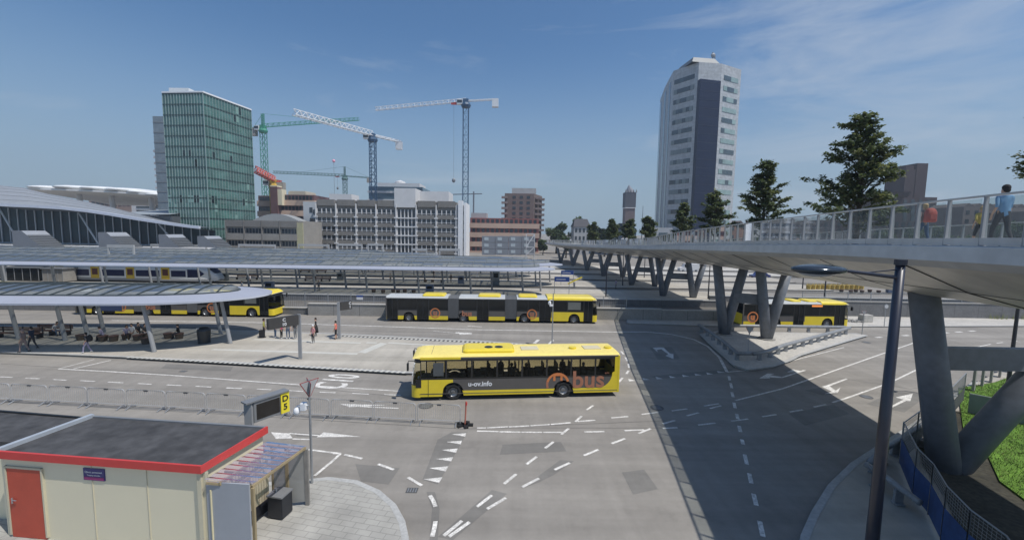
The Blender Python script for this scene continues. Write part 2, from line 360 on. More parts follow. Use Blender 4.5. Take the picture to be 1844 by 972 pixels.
# painted markings (pixels of the photo turned into ground points)
pm = MB(); Z1 = .009
def ln(a, b, w=.13): pm.strip(px(a, b), w, Z1)
def pl(pts, w=.13): pm.strip(px(*pts), w, Z1)
def tri(*p): pm.sheet(px(*p), Z1)
q = lambda x, y: (600 + x / 2.974, 680 + y / 2.974)
for a in [(1357,172,1392,148),(1297,235,1330,205),(1222,303,1262,270),(1135,377,1180,342),(1035,463,1090,422),(915,568,980,515),(770,690,850,628),(592,845,690,765),(1635,298,1700,272),(1492,352,1563,325),(1343,416,1420,384),(1186,492,1267,455),(1012,585,1102,538),(824,702,925,643),(620,850,730,772),(770,269,820,268),(825,268,935,262),(940,263,1050,257),(1056,257,1160,250),(1166,250,1272,240),(1308,234,1403,227),(1490,215,1580,207),(1652,196,1740,185),(770,285,885,288),(890,289,1003,291),(1008,291,1118,292),(1125,292,1228,292),(1345,290,1452,288),(1560,283,1665,279),(1765,271,1844,267),(60,411,155,433),(240,462,325,492),(400,533,475,577),(0,405,40,405),(1765,247,1830,228)]:
    ln(q(a[0], a[1]), q(a[2], a[3]))
pl([q(518, 630), q(536, 658), q(548, 690)], .15); pl([q(548, 768), q(543, 800), q(530, 850)], .15); pl([q(40, 405), q(0, 443), q(-100, 525)], .13)
for t in [((635,303),(713,297),(707,315)),((608,343),(690,336),(683,356)),((580,386),(667,378),(658,401)),((550,434),(642,425),(632,447)),((515,483),(617,473),(602,501)),((482,542),(584,532),(568,562))]:
    tri(*[q(*p) for p in t])
# left arrows and lane box by the booth
tri((488, 778), (521, 780), (527, 789), (497, 790)); tri((570, 787), (583, 778), (650, 786)); pl([(521, 780), (575, 784)], .1); pl([(527, 790), (560, 791)], .1); pl([(553, 809), (610, 816)], .12); tri((700, 729), (612, 727), (630, 733)); pl([(632, 731), (718, 735)], .12)
pl([(-400, 640), (0, 655)], .1)
# left lane: solid line, dashes
pl([(105, 664), (200, 669), (330, 677), (460, 687), (560, 694), (719, 704)], .12); pl([(105, 664), (170, 647)], .1); pl([(132, 664), (200, 648.5)], .15)
z2 = lambda x, y: (x / 4.009, 500 + y / 4.009)
for a in [(-900,660,-780,668),(-600,680,-480,688),(-300,700,-190,706),(0,715,90,719),(185,724,285,729),(385,734,480,740),(580,742,685,748),(780,752,890,758),(995,763,1095,769),(1205,773,1310,778),(1412,783,1525,789),(1635,794,1745,799)]:
    ln(z2(*a[:2]), z2(*a[2:]), .11)
z6 = lambda x, y: (400 + x / 4.009, 500 + y / 4.009)
for a in [(30,795,135,800),(250,803,355,808),(480,814,585,820),(705,825,820,830),(940,834,1060,840),(1170,842,1290,848)]:
    ln(z6(*a[:2]), z6(*a[2:]), .11)
# north bus lane
pl([(200, 577), (450, 580.5), (540, 583), (700, 588), (860, 593.5), (1119, 598)], .2); pl([(820, 599), (850, 600.5)], .35); tri((824, 598), (828, 602.5), (850, 601.5)); pl([(780, 596), (825, 600)], .1)
ln((842, 587), (868, 588.5), .18)
# dashes round the platform tip
for a, b in (((1118, 632), (1123, 638)), ((1126, 643), (1130, 650)), ((1132, 655), (1133, 662)), ((1132, 667), (1128, 673)), ((1121, 680), (1114, 688))): ln(a, b, .16)
ln((962, 618), (970, 611.5), .3); ln((988, 620), (996, 612), .22)
# teeth under the bridge, dashes, arcs
z7 = lambda x, y: (1060 + x / 4.009, 560 + y / 4.009)
for t in [((284,488),(338,502),(292,508)),((386,482),(440,495),(396,498)),((482,473),(538,489),(492,492)),((580,466),(632,480),(590,483)),((673,458),(727,471),(682,475)),((763,450),(815,462),(772,466)),((848,442),(900,455),(857,458)),((925,432),(985,443),(935,446))]:
    tri(*[z7(*p) for p in t])
for a in [(1013,470,1018,500),(1025,520,1033,556),(1034,585,1043,620),(1048,660,1058,700),(1068,742,1078,780),(1086,828,1096,872),(1106,926,1116,962)]: ln(z7(*a[:2]), z7(*a[2:]), .17)
for a, b in (((1341, 818), (1345, 836)), ((1349, 852), (1353, 870)), ((1357, 889), (1362, 910)), ((1368, 938), (1374, 966))): ln(a, b, .16)
pl([z7(235, 150), z7(420, 150), z7(600, 168), z7(760, 205), z7(860, 255), z7(945, 335), z7(1000, 440), ], .22)
pl([z7(1000, 440), z7(1180, 425), z7(1330, 395), z7(1500, 350), z7(1844, 262)], .1)
for a in [(600,720,712,705),(833,685,940,668),(790,822,915,808),(1030,794,1152,778),(1253,762,1355,746),(1450,728,1545,712),(1625,692,1715,674),(708,756,795,733),(875,703,957,682)]: ln(z7(*a[:2]), z7(*a[2:]), .12)
pl([z7(1060, 645), z7(1400, 560), z7(1844, 405), (1600, 633), (1640.7, 619), (1656, 614)], .13); ln((1665, 611), (1672, 609), .13)
pl([z7(1760, 660), (1523, 717), (1600, 690), (1675, 654), (1712, 638), (1750, 627), (1784, 619.5)], .13); ln((1795, 618), (1806, 616.5)); ln((1822, 614.5), (1832, 613.5))
pl([(1801, 656), (1820, 643), (1844, 628), (1900, 600)], .12)
for a in range(8): ln((1577 + a * 24, 607.5 - a * 1.6), (1588 + a * 24, 606.8 - a * 1.6), .3)
# arrows
tri(z7(462, 265), z7(500, 262), z7(540, 262), z7(585, 305), z7(612, 308), z7(612, 345), z7(555, 322), z7(575, 312), z7(525, 275), z7(492, 280), z7(500, 297))
tri(z7(1232, 485), z7(1290, 450), z7(1340, 452), z7(1312, 462), z7(1395, 475), z7(1550, 425), z7(1572, 428), z7(1400, 482), z7(1305, 478), z7(1310, 485)); tri(z7(1432, 440), z7(1475, 420), z7(1535, 432), z7(1500, 440))
zz = lambda x, y: (1400 + x / 3.24, 480 + y / 3.24)
tri(zz(640, 825), zz(735, 775), zz(690, 762), zz(790, 740), zz(775, 785), zz(752, 782), zz(645, 833)); tri(zz(285, 692), zz(400, 652), zz(410, 656), zz(305, 697), zz(340, 722), zz(368, 704), zz(352, 735), zz(275, 742), zz(318, 728), zz(258, 700))
struct(sheetobj('road_markings', pm, PAINT))
# C10 painted large on the lane (letters run away from the camera, tops towards the left)
def road_text(txt, cpx, sz, stretch, dirv):
    me = textmesh(txt, 1.0, 0.0, .02)
    c = G(*cpx, Z1)
    rt = Vector(dirv).normalized(); up = Vector((-rt.y, rt.x, 0))
    m4 = Matrix.Identity(4)
    for i in range(3): m4[i][0] = rt[i] * sz; m4[i][1] = up[i] * stretch; m4[i][3] = c[i]
    me.transform(m4); me.materials.clear(); me.materials.append(PAINT)
    o = bpy.data.objects.new('road_lettering', me); COL.objects.link(o); struct(o)
road_text('C10', (609, 686), 1.55, 3.0, (.12, 1, 0))
# darker repair patches
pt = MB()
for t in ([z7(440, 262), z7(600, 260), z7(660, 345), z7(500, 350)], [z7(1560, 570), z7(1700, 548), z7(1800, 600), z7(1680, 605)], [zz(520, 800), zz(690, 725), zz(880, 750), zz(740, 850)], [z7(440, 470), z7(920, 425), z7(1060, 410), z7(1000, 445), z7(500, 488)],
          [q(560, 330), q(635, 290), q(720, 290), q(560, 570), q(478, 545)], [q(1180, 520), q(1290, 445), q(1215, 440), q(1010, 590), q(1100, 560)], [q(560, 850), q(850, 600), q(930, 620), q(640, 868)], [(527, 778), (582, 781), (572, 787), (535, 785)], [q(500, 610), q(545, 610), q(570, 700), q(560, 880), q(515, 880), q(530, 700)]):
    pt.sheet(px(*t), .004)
for i in range(14):                      # strip along the lane dashes
    a, b = (-20 + i * 56, 678 + i * 2.55), (20 + i * 56, 680 + i * 2.55)
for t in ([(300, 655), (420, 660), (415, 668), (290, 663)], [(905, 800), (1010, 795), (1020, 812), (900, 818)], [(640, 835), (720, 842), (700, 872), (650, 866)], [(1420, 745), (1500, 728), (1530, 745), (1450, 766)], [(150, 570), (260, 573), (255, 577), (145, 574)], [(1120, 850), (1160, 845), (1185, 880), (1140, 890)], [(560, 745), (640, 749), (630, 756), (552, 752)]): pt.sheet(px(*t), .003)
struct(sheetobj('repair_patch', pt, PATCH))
for (x, y, lab) in ((742, 882, 'small drain grate at the kerb of the rounded pavement'), (1010, 690, 'drain grate at the platform kerb behind the near bus'), (330, 668, 'drain grate in the lane below the near canopy'), (1480, 955, 'drain grate at the shaded kerb in the bottom right'), (1420, 668, 'drain grate beside the guard rail island')):
    c = G(x, y, .008); t = thing('drain_grate', lab, 'drain grate', (c.x, c.y, 0), 0, 'drain grates along the kerbs'); q_ = MB(); q_.bb(-.22, .22, -.16, .16, .004, .010); obj('frame', q_, DARKG, t)
    for i in range(4): q_ = MB(); q_.bb(-.17 + i * .1, -.13 + i * .1, -.12, .12, .0102, .015); obj('bar', q_, GREYM, t)
sm = MB()
for a in [((0, 655), (300, 672), (740, 716)), ((-200, 712), (400, 745), (835, 772), (1200, 757)), ((1380, 660), (1640, 700), (1700, 690)), ((860, 770), (1240, 770)), ((0, 583), (690, 597), (1110, 603))]:
    sm.strip(px(*a), .035, .007)
struct(sheetobj('road_seam', sm, mat('seam_tar', (.13, .125, .118), .8, .2, 3)))
# tactile strips and paving bands on the platform
ts = MB(); td = MB(); ZP = .156
def along(p0, p1, n, mb, w, frac, m=0):
    a, b = Vector(p0), Vector(p1)
    for i in range(n):
        s, e = a.lerp(b, i / n), a.lerp(b, (i + frac) / n)
        mb.strip([s, e], w, ZP, m)
A_, B_ = G(232, 642.5, .15), G(735, 670.5, .15)
along(A_, B_, 55, ts, .42, .5); td.strip([A_, B_], .43, ZP - .003)
A_, B_ = G(612, 604.5, .15), G(985, 622, .15); td.strip([A_, B_], .5, ZP - .003); along(A_, B_, 48, ts, .4, .5)
for a, b, w in (((457, 611), (650, 617.5), .38), ((382, 629), (644, 637), .42), ((651, 635), (692, 617.5), .75), ((660, 616.8), (679, 617.2), .35), ((699, 617), (760, 620.5), .35), ((760, 620.5), (960, 632), .35)):
    ts.strip([G(*a, .15), G(*b, .15)], w, ZP - .0015)
struct(sheetobj('paving_band', ts, PAVEL)); struct(sheetobj('tactile_paving', td, DARKG))
# kerb step line along the lane wall
def manhole(x, y, r, gr=False):
    c = G(x, y, .012); b = MB(); n = 20
    b.add([(c.x + r * math.cos(6.283 * i / n), c.y + r * math.sin(6.283 * i / n), .012) for i in range(n)], [tuple(range(n))])
    b2 = MB()
    for i in range(5): b2.bb(c.x - r * .6, c.x + r * .6, c.y - r * .6 + i * r * .28, c.y - r * .6 + i * r * .28 + .05, .013, .017)
    return b, b2
for (x, y, r, lab) in ((1183, 733.5, .38, 'round iron manhole cover beside the shadow edge of the bridge'), (767, 730, .42, 'iron manhole cover just below the front wheel of the near bus'), (1560, 714, .35, 'manhole cover in the sunny lane left of the white straight arrow'), (1560, 616, .35, 'small manhole cover near the tip of the guard rails'), (1778, 628, .35, 'manhole cover in the bend behind the near bridge column')):
    b, b2 = manhole(x, y, r); t = thing('manhole_cover', lab, 'manhole cover', group='manhole covers in the road'); sheetobj('lid', b, DARKG, t); obj('lid_ribs', b2, GREYM, t)
# grass bank on the right
gb = MB(); gp = px((1725, 700), (1790, 690), (1850, 668), (2200, 660), (2500, 1000), (2100, 1000), (1850, 905), (1800, 868), (1778, 820), (1738, 800), z=.15)
gb.prism(gp, .12, .22)
struct(obj('grass_bank', gb, GRASS))
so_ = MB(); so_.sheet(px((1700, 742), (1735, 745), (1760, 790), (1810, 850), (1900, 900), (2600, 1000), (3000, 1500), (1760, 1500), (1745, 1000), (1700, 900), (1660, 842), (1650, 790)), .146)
struct(sheetobj('bare_earth', so_, mat('shade_toned_earth', (.045, .042, .03), .95, .35, .8, bump=.5, scale2=6)))  # earth with the shade under the bridge put into its near-black colour
bl = MB(); rr = random.Random(3)
def inpoly(x, y, P_):
    c = False; n = len(P_)
    for i in range(n):
        a, b = P_[i], P_[i - 1]
        if (a[1] > y) != (b[1] > y) and x < (b[0] - a[0]) * (y - a[1]) / (b[1] - a[1]) + a[0]: c = not c
    return c
xs = [p.x for p in gp]; ys = [p.y for p in gp]; cnt = 0
while cnt < 60000:
    x, y = rr.uniform(min(xs), min(max(xs), 44)), rr.uniform(min(ys), max(ys))
    if not inpoly(x, y, gp): continue
    cnt += 1; a = rr.uniform(0, 6.28); h = rr.uniform(.04, .17); w = rr.uniform(.007, .02); lx, ly = rr.gauss(0, .06), rr.gauss(0, .06)
    bl.add([(x - w * math.cos(a), y - w * math.sin(a), .2), (x + w * math.cos(a), y + w * math.sin(a), .2), (x + lx, y + ly, .2 + h)], [(0, 1, 2)], rr.choice((0, 0, 1, 1, 2)) if math.sin(x * 1.7) + math.sin(y * 2.3 + x) > -1.1 else 3)
stuff(sheetobj('grass', bl, [mat('grass_blade', (.10, .17, .03), .8, .25, 3), mat('grass_blade_pale', (.17, .24, .05), .8, .25, 3), mat('grass_dry', (.26, .25, .10), .9, .2, 3), mat('grass_deep', (.06, .12, .02), .9, .2, 3)]))
bl = MB()
for (x0, x1, y0, y1, n) in ((1780, 1844, 560, 575, 500), (1440, 1600, 486, 492, 0)):
    for i in range(n):
        c = G(rr.uniform(x0, x1 + 60), rr.uniform(y0 + 8, y1), .1); a = rr.uniform(0, 6.28); h = rr.uniform(.3, .9)
        bl.add([(c.x - .08 * math.cos(a), c.y, .1), (c.x + .08, c.y + .02, .1), (c.x + rr.gauss(0, .2), c.y, .1 + h)], [(0, 1, 2)])
stuff(sheetobj('dry_weeds', bl, mat('weed', (.18, .20, .07), .9, .3, 3)))
# ---------------------------------------------------------------- walls beyond the busway
CONC = mat('wall_concrete', (.30, .29, .27), .9, .12, .5, bump=.1, scale2=6); CONCD = mat('dark_wall_concrete', (.17, .17, .17), .9, .12, .6, scale2=5)
def lowwall(name, lab, x0, x1, y, z0, z1, m, cap=None, w=.3, cat='wall', panel=3.0, sl=0.0, joints=True):
    t = thing(name, lab, cat, ((x0 + x1) / 2, y, 0)); cx = (x0 + x1) / 2
    b = MB(); b.bb(x0 - cx, x1 - cx, -w / 2, w / 2, z0, z1)
    obj('wall_panel', b, m, t)
    if joints:
        j = MB(); x = x0
        while x < x1: j.bb(x - cx - .02, x - cx + .02, -w / 2 - .004, -w / 2, z0, z1 - .02); x += panel
        obj('panel_joint', j, DARKG, t)
    if cap: c = MB(); c.bb(x0 - cx, x1 - cx, -w / 2 - .06, w / 2 + .06, z1, z1 + .1); obj('coping', c, cap, t)
    return t
lowwall('retaining_wall', 'long pale concrete retaining wall along the busway behind the triple bus', G(536, 575).x, 17.5, 47.3, 0, 1.32, CONC, LIGHTCON)
lowwall('retaining_wall', 'low darker concrete wall along the busway left of the pale wall', -75, G(536, 575).x - .02, 47.6, 0, .75, CONCD, LIGHTCON)
lowwall('retaining_wall', 'concrete wall continuing in the shade under the footbridge', 17.55, 32, 47.4, 0, 1.2, CONC, LIGHTCON)
lowwall('retaining_wall', 'grey concrete wall running right behind the single bus under the bridge', 32.05, 110, 51.5, 0, 1.9, CONCD, CONC)
lowwall('retaining_wall', 'long grey panelled wall with white coping in front of the second platform', -120, 30, 57, 0, .85, CONCD, KERB)
lowwall('retaining_wall', 'far right dark wall with pale coping beyond the single bus', 30.1, 120, 62, 0, .8, CONCD, KERB)
def meshfence(lab, x0, x1, y, z0, z1, step, group=None, m=STEEL):
    cx = (x0 + x1) / 2; t = thing('mesh_fence', lab, 'fence', (cx, y, 0)); n = int((x1 - x0) / step)
    for i in range(n + 1):
        b = MB(); x = x0 + (x1 - x0) * i / n - cx; b.bb(x - .03, x + .03, -.03, .03, z0, z1 + .05); obj('post', b, m, t)
    b = MB(); b.bb(x0 - cx, x1 - cx, -.012, .012, z1 - .03, z1); b.bb(x0 - cx, x1 - cx, -.012, .012, z0 + .1, z0 + .13); b.bb(x0 - cx, x1 - cx, -.012, .012, (z0 + z1) / 2 - .015, (z0 + z1) / 2 + .015)
    x = x0
    while x < x1: b.bb(x - cx - .006, x - cx + .006, -.006, .006, z0 + .1, z1); x += .22
    obj('wire_panel', b, m, t)
    return t
meshfence('tall wire mesh fence on the pale wall between left bus and triple bus', G(480, 575).x, 13.5, 47.75, .75, 2.6, 2.6)
meshfence('wire fence with posts on the wall right of the single bus', 37, 95, 51.8, 1.95, 3.1, 2.8)
# ---------------------------------------------------------------- footbridge
EDGE = [(9.2, -6), (10.3, 2), (11.4, 9.2), (12.0, 13), (12.75, 18), (13.9, 27), (15.9, 40), (17.6, 50), (19.2, 58), (19.9, 70), (19.5, 81), (18.3, 96), (17.0, 111), (14.0, 135), (12.0, 152)]
ZD = [9.9, 9.9, 9.86, 9.8, 9.68, 9.42, 9.02, 8.6, 8.3, 7.95, 7.6, 7.2, 6.9, 6.5, 6.3]
def edge_at(Y):
    for i in range(len(EDGE) - 1):
        (x0, y0), (x1, y1) = EDGE[i], EDGE[i + 1]
        if Y <= y1 or i == len(EDGE) - 2:
            t = (Y - y0) / (y1 - y0); return x0 + (x1 - x0) * t, ZD[i] + (ZD[i + 1] - ZD[i]) * t
WBR = 11.3
ns = 70; Ys = [-6 + 158 * (i / ns) ** 1.25 for i in range(ns + 1)]
SEC = [(0.0, 0.0), (-.12, -.04), (-.16, -.42), (0.15, -.62), (2.2, -1.45), (4.4, -2.0), (WBR - 4.4, -2.0), (WBR - 2.2, -1.45), (WBR - .15, -.62), (WBR + .16, -.42), (WBR + .12, -.04), (WBR, 0)]
bridge = thing('footbridge', 'long white and grey footbridge on slanted pillars crossing the bus station', 'bridge', (0, 0, 0))
sof = MB(); dk = MB(); fas = MB()
def loft(mb, idx, closed=False):
    vs = []
    for Y in Ys:
        x, z = edge_at(Y); k = 1.0 - .25 * max(0, (Y - 60) / 90)
        for i in idx: vs.append((x + SEC[i][0], Y, z + SEC[i][1] * (k if SEC[i][1] < -.5 else 1)))
    n = len(idx)
    mb.add(vs, [(a * n + i, a * n + i + 1, (a + 1) * n + i + 1, (a + 1) * n + i) for a in range(len(Ys) - 1) for i in range(n - 1)])
loft(sof, [3, 4, 5, 6, 7, 8]); loft(fas, [0, 1, 2, 3]); loft(fas, [8, 9, 10, 11]); loft(dk, [0, 11])
SOFM = mat('soffit_panel', (.70, .66, .58), .34, .16, .18, metal=.35, scale2=.9); FASM = mat('fascia_panel', (.54, .54, .53), .5, .08, .4, metal=.15, scale2=2)
obj('soffit', sof, SOFM, bridge); obj('fascia', fas, FASM, bridge); obj('deck', dk, LIGHTCON, bridge)
for k_, Y in enumerate((4, 8.4, 12.6, 17, 21.5, 26, 31, 36, 42, 48, 54, 60, 66, 72)):      # joints between the soffit panels
    cl = MB(); x, z = edge_at(Y); cl.tube([(x + a, Y, z + b - .012) for a, b in SEC[3:9]], .02 if k_ % 3 == 2 else .009, 5); obj('soffit_joint', cl, DARKM, bridge)
for k_ in (4,):
    cl = MB(); cl.tube([(edge_at(Y)[0] + SEC[k_][0], Y, edge_at(Y)[1] + SEC[k_][1] - .01) for Y in (-4, 2, 9.2, 13, 18, 27, 40, 50, 58)], .008, 5); obj('soffit_joint', cl, DARKM, bridge)
def pillar(pts_legs, r0, r1, foot, tie=None):
    for a, b in pts_legs:
        a, b = Vector(a), Vector(b); m = MB(); m.tube([a, a.lerp(b, .5), b], [r0, (r0 + r1) / 2, r1], 20); obj('pillar_leg', m, PILM, bridge, True)
    if tie: m = MB(); m.bar(tie[0], tie[1], .35, .95); obj('pillar_tie', m, PILM, bridge)
PILM = mat('pillar_paint', (.16, .175, .20), .5, .12, .5, scale2=3)
def vpair(Y, xb, half, base_half, r=.38, zt=None, tie=True, dy=2.2):
    x, z = edge_at(Y); c = xb
    for k in (0, 1):
        bx = c + base_half * (-1 if k == 0 else 1); Yk = Y + (.45 if k == 0 else -1.1)
        b = (bx, Yk, 0.1)
        zt_ = z - 1.75
        l1 = (bx - 1.15 - half, Yk, zt_ + .1); l2 = (bx + 1.65 + half, Yk, zt_)
        pillar([(b, l1), (b, l2)], r * 1.15, r, None)
    if tie:
        zz_ = .1 + (z - 1.8) * .53
        pillar([], r, r, None, ((c - base_half + .6, Y + .2, zz_), (c + base_half - .4, Y - .8, zz_)))
# near V (partly off the frame)
nb = G(1745, 868, .1)
x, z = edge_at(17.2)
pillar([((18.9, 17.0, .1), (17.3, 17.2, 8.1)), ((19.2, 17.0, .1), (25.4, 17.2, 8.0))], .56, .5, None, ((17.75, 17.15, 4.95), (22.2, 17.15, 4.95)))
vpair(40, 23.0, .0, 1.65, .42, dy=0); vpair(65.5, 26.6, 0, 2.1, .42); vpair(79, 25.3, 0, 2.0, .4); vpair(95, 23.4, 0, 2, .4); vpair(109, 22, 0, 2, .4); vpair(124, 20.5, 0, 2, .4, tie=False); vpair(140, 18.6, 0, 2, .4, tie=False)
# railings
POSTM = mat('railing_post_paint', (.30, .31, .32), .5, .06, .8, metal=.2)
def railing(off, side):
    pts = []
    for Y in Ys: x, z = edge_at(Y); pts.append((x + off, Y, z))
    tr = MB(); tr.wall([(p[0], p[1]) for p in pts], .07, [p[2] + 1.20 for p in pts], [p[2] + 1.25 for p in pts])
    tr.wall([(p[0], p[1]) for p in pts], .10, [p[2] + .02 for p in pts], [p[2] + .20 for p in pts])
    rl = obj('railing', tr, FASM, bridge)
    Y = -4.8 if side < 0 else -4.5; n = 0; rest = MB(); restg = MB()
    while Y < 150:
        x, z = edge_at(Y); x2, z2_ = edge_at(Y + 1.0); x += off; x2 += off
        pm_ = MB() if n < 92 else rest
        pm_.add([(x + side * .05, Y, z - .22), (x + side * .05, Y + .05, z - .22), (x - side * .12, Y + .05, z - .22), (x - side * .12, Y, z - .22),
                 (x + side * .03, Y, z + 1.22), (x + side * .03, Y + .05, z + 1.22), (x - side * .05, Y + .05, z + 1.22), (x - side * .05, Y, z + 1.22)],
                [(3, 2, 1, 0), (4, 5, 6, 7), (0, 1, 5, 4), (1, 2, 6, 5), (2, 3, 7, 6), (3, 0, 4, 7)])
        gm_ = MB() if n < 92 else restg
        gm_.add([(x, Y + .1, z + .22), (x2, Y + .97, z2_ + .22), (x2, Y + .97, z2_ + 1.17), (x, Y + .1, z + 1.17)], [(0, 1, 2, 3)])
        if n < 92:
            obj('railing_post', pm_, POSTM, rl)
            obj('glass_panel', gm_, RAILG if (n * 7 + 3) % 11 else RAILW, rl)
        Y += 1.0 if Y < 90 else 1.5; n += 1
    if rest.v: stuff(obj('railing_post', rest, FASM, rl)); stuff(obj('glass_panel', restg, RAILG, rl))
RAILW = glass('pale_railing_glass', (.70, .74, .74), .4, .2)
railing(.06, -1); railing(WBR - .06, 1)
# ---------------------------------------------------------------- canopies
MULL = mat('mullion_dark', (.05, .065, .07), .5, .05, 3)
MULF = mat('mullion_grey', (.13, .15, .16), .5, .05, 1)
def canopy(label, xl, xt, y0, hw, z, slope=0.0, tipl=9.0, rim=2.0, step=1.25, cols=(), colr=.16, glassm=None, near=True, lean=.5, rise=.42, bars=None):
    cx = (max(xl, xt - 60) + xt) / 2
    t = thing('platform_canopy', label, 'canopy', (cx, y0, 0), 0, 'canopies over the bus platforms')
    # outline from the tip: y(x)
    def half(x, hw_, xt_, tl): 
        if x < xt_ - tl: return hw_
        u = (x - (xt_ - tl)) / tl
        return hw_ * (max(0, 1 - u * u)) ** .5
    n = 24; xs = [xt - tipl * (1 - math.cos(math.pi / 2 * (1 - i / n)) ) for i in range(n)] 
    xs = [xt - tipl + tipl * math.sin(math.pi / 2 * (1 - i / n)) for i in range(n + 1)]     # from tip to straight
    xi = [(xt - rim * 1.25) - (tipl - .2) + (tipl - .2) * math.sin(math.pi / 2 * (1 - i / n)) for i in range(n + 1)]
    far = [xt - tipl - (xt - tipl - xl) * i / 40 for i in range(1, 41)]
    xo = xs + far; xin = xi + [xi[n] - (xi[n] - xl) * i / 40 for i in range(1, 41)]
    yc = lambda x: slope * (x - xt)
    def yo(x): return half(x, hw, xt, tipl)
    def yi(x): return half(x, hw - rim, xt - rim * 1.25, tipl - .2)
    top = MB(); edge = MB(); und = MB()
    N = len(xo)
    for s in (-1, 1):
        vo = [(x - cx, yc(x) + s * yo(x), z + .14) for x in xo]; vi = [(x - cx, yc(x) + s * yi(x), z + rise) for x in xin]
        vb = [(x - cx, yc(x) + s * (max(0, yo(x) - .03)), z) for x in xo]; vib = [(x - cx, yc(x) + s * yi(x), z + rise - .15) for x in xin]
        f = [(i, i + 1, N + i + 1, N + i) for i in range(N - 1)]
        top.add(vo + vi, f); edge.add(vo + vb, f); und.add(vb + vib, f); und.add(vi + vib, f)
    obj('rim_panel', top, ALU, t); obj('rim_edge', edge, RIMW, t); obj('soffit', und, GREYM, t)
    gl = MB(); hz = .45
    for i in range(N - 1):
        for s in (-1, 1):
            x0, x1 = xin[i], xin[i + 1]; q0, q1 = yi(x0), yi(x1)
            for k in range(4):
                a0, a1 = k / 4, (k + 1) / 4
                zf = lambda a: z + rise + .02 + hz * (1 - a * a)
                gl.add([(x0 - cx, yc(x0) + s * q0 * a0, zf(a0)), (x1 - cx, yc(x1) + s * q1 * a0, zf(a0)), (x1 - cx, yc(x1) + s * q1 * a1, zf(a1)), (x0 - cx, yc(x0) + s * q0 * a1, zf(a1))], [(0, 1, 2, 3)])
    obj('glass_roof', gl, glassm or CG, t)
    ms = MB(); x = xt - rim * 1.25 - .8; zf = lambda a: z + rise + .05 + hz * (1 - a * a)
    while x > xl:
        w = yi(x); pts = [(x - cx, yc(x) + w * a, zf(abs(a))) for a in (-1, -.66, -.33, 0, .33, .66, 1)]
        for a, b in zip(pts, pts[1:]): ms.bar(a, b, .07, .14)
        x -= step
    a = (xt - rim * 1.25 - cx, yc(xt), zf(1)); b = (xt - 9 - cx, yc(xt - 9), zf(0)); ms.bar(b, (xl - cx, yc(xl), zf(0)), .09, .12); ms.bar(a, b, .07, .12)
    for s in (-1, 1):
        ed = [(x - cx, yc(x) + s * yi(x), z + rise + .04) for x in xin]
        for a, b in zip(ed[::3], ed[3::3]): ms.bar(a, b, .12, .1)
    obj('glazing_bars', ms, bars or MULL, t)
    rf = MB(); x = xt - 6
    while x > xl:
        rf.bar((x - cx, yc(x) - yi(x), z + .38), (x - cx, yc(x) + yi(x), z + .38), .16, .22); x -= 7.5
    for (bx, by) in cols:
        inn = abs(by - y0 - yc(bx)) < yi(bx) - .35 and bx < xt - rim * 1.25 - 2; m = MB(); topz = z + (.40 if inn else .06)
        m.tube([(bx - cx, by - y0, .15), (bx - cx - lean, by - y0 - .15, topz)], [colr, colr * .85], 10); obj('column', m, STEELP, t)
        if inn: rf.bar((bx - lean - cx, by - y0 - .15, topz + .02), (bx - lean - cx, yc(bx) + (yi(bx) if by > y0 + yc(bx) else -yi(bx)), topz + .05), .12, .16)
    obj('roof_beams', rf, GREYM, t)
    return t
STEELP = mat('column_paint', (.30, .31, .32), .5, .06, 2)
cA = [(G(a, b, .15).x, G(a, b, .15).y) for a, b in ((278, 633), (415, 618), (398, 602), (160, 612), (188, 601), (118, 613), (34, 610), (-60, 612), (-60, 596), (-190, 612))]
canopy('near bus platform canopy with rounded white rim and glass roof, waiting people below', -120, -21.8, 36.2, 5.3, 4.02, .062, cols=cA, lean=.55)
def rowcols(y, xs, dy=2.2): return [(x + (0 if s < 0 else 3.1), y + s * dy) for x in xs for s in (-1, 1)]
canopy('second bus platform canopy beyond the busway, long glass roof ending in a pointed oval', -125, 6.8, 64.6, 4.9, 4.25, .03, cols=rowcols(66.5, [-113 + 8.2 * i for i in range(15)]), step=1.9, lean=.3, colr=.17, bars=MULF)
canopy('third bus platform canopy, its tip showing just behind the second one', -135, 9.6, 78, 4.9, 3.95, .02, cols=rowcols(80, [-113 + 8.4 * i for i in range(15)]), step=2.2, lean=.3, colr=.17, bars=MULF)
canopy('fourth bus platform canopy in the far row of glass roofs', -150, 6.0, 92, 4.9, 3.6, .02, cols=rowcols(93.5, [-113 + 11.4 * i for i in range(11)]), step=2.6, colr=.18, bars=MULF)
canopy('fifth canopy roof, ending behind the office building front', -160, -17, 105, 4.9, 3.5, .02, cols=rowcols(106, [-113 + 12 * i for i in range(8)]), step=3, colr=.18, bars=MULF)
canopy('sixth canopy roof, farthest one before the rail yard', -160, -34, 118, 4.9, 3.4, .02, cols=rowcols(119, [-113 + 16 * i for i in range(5)]), step=3.4, colr=.18, bars=MULF)
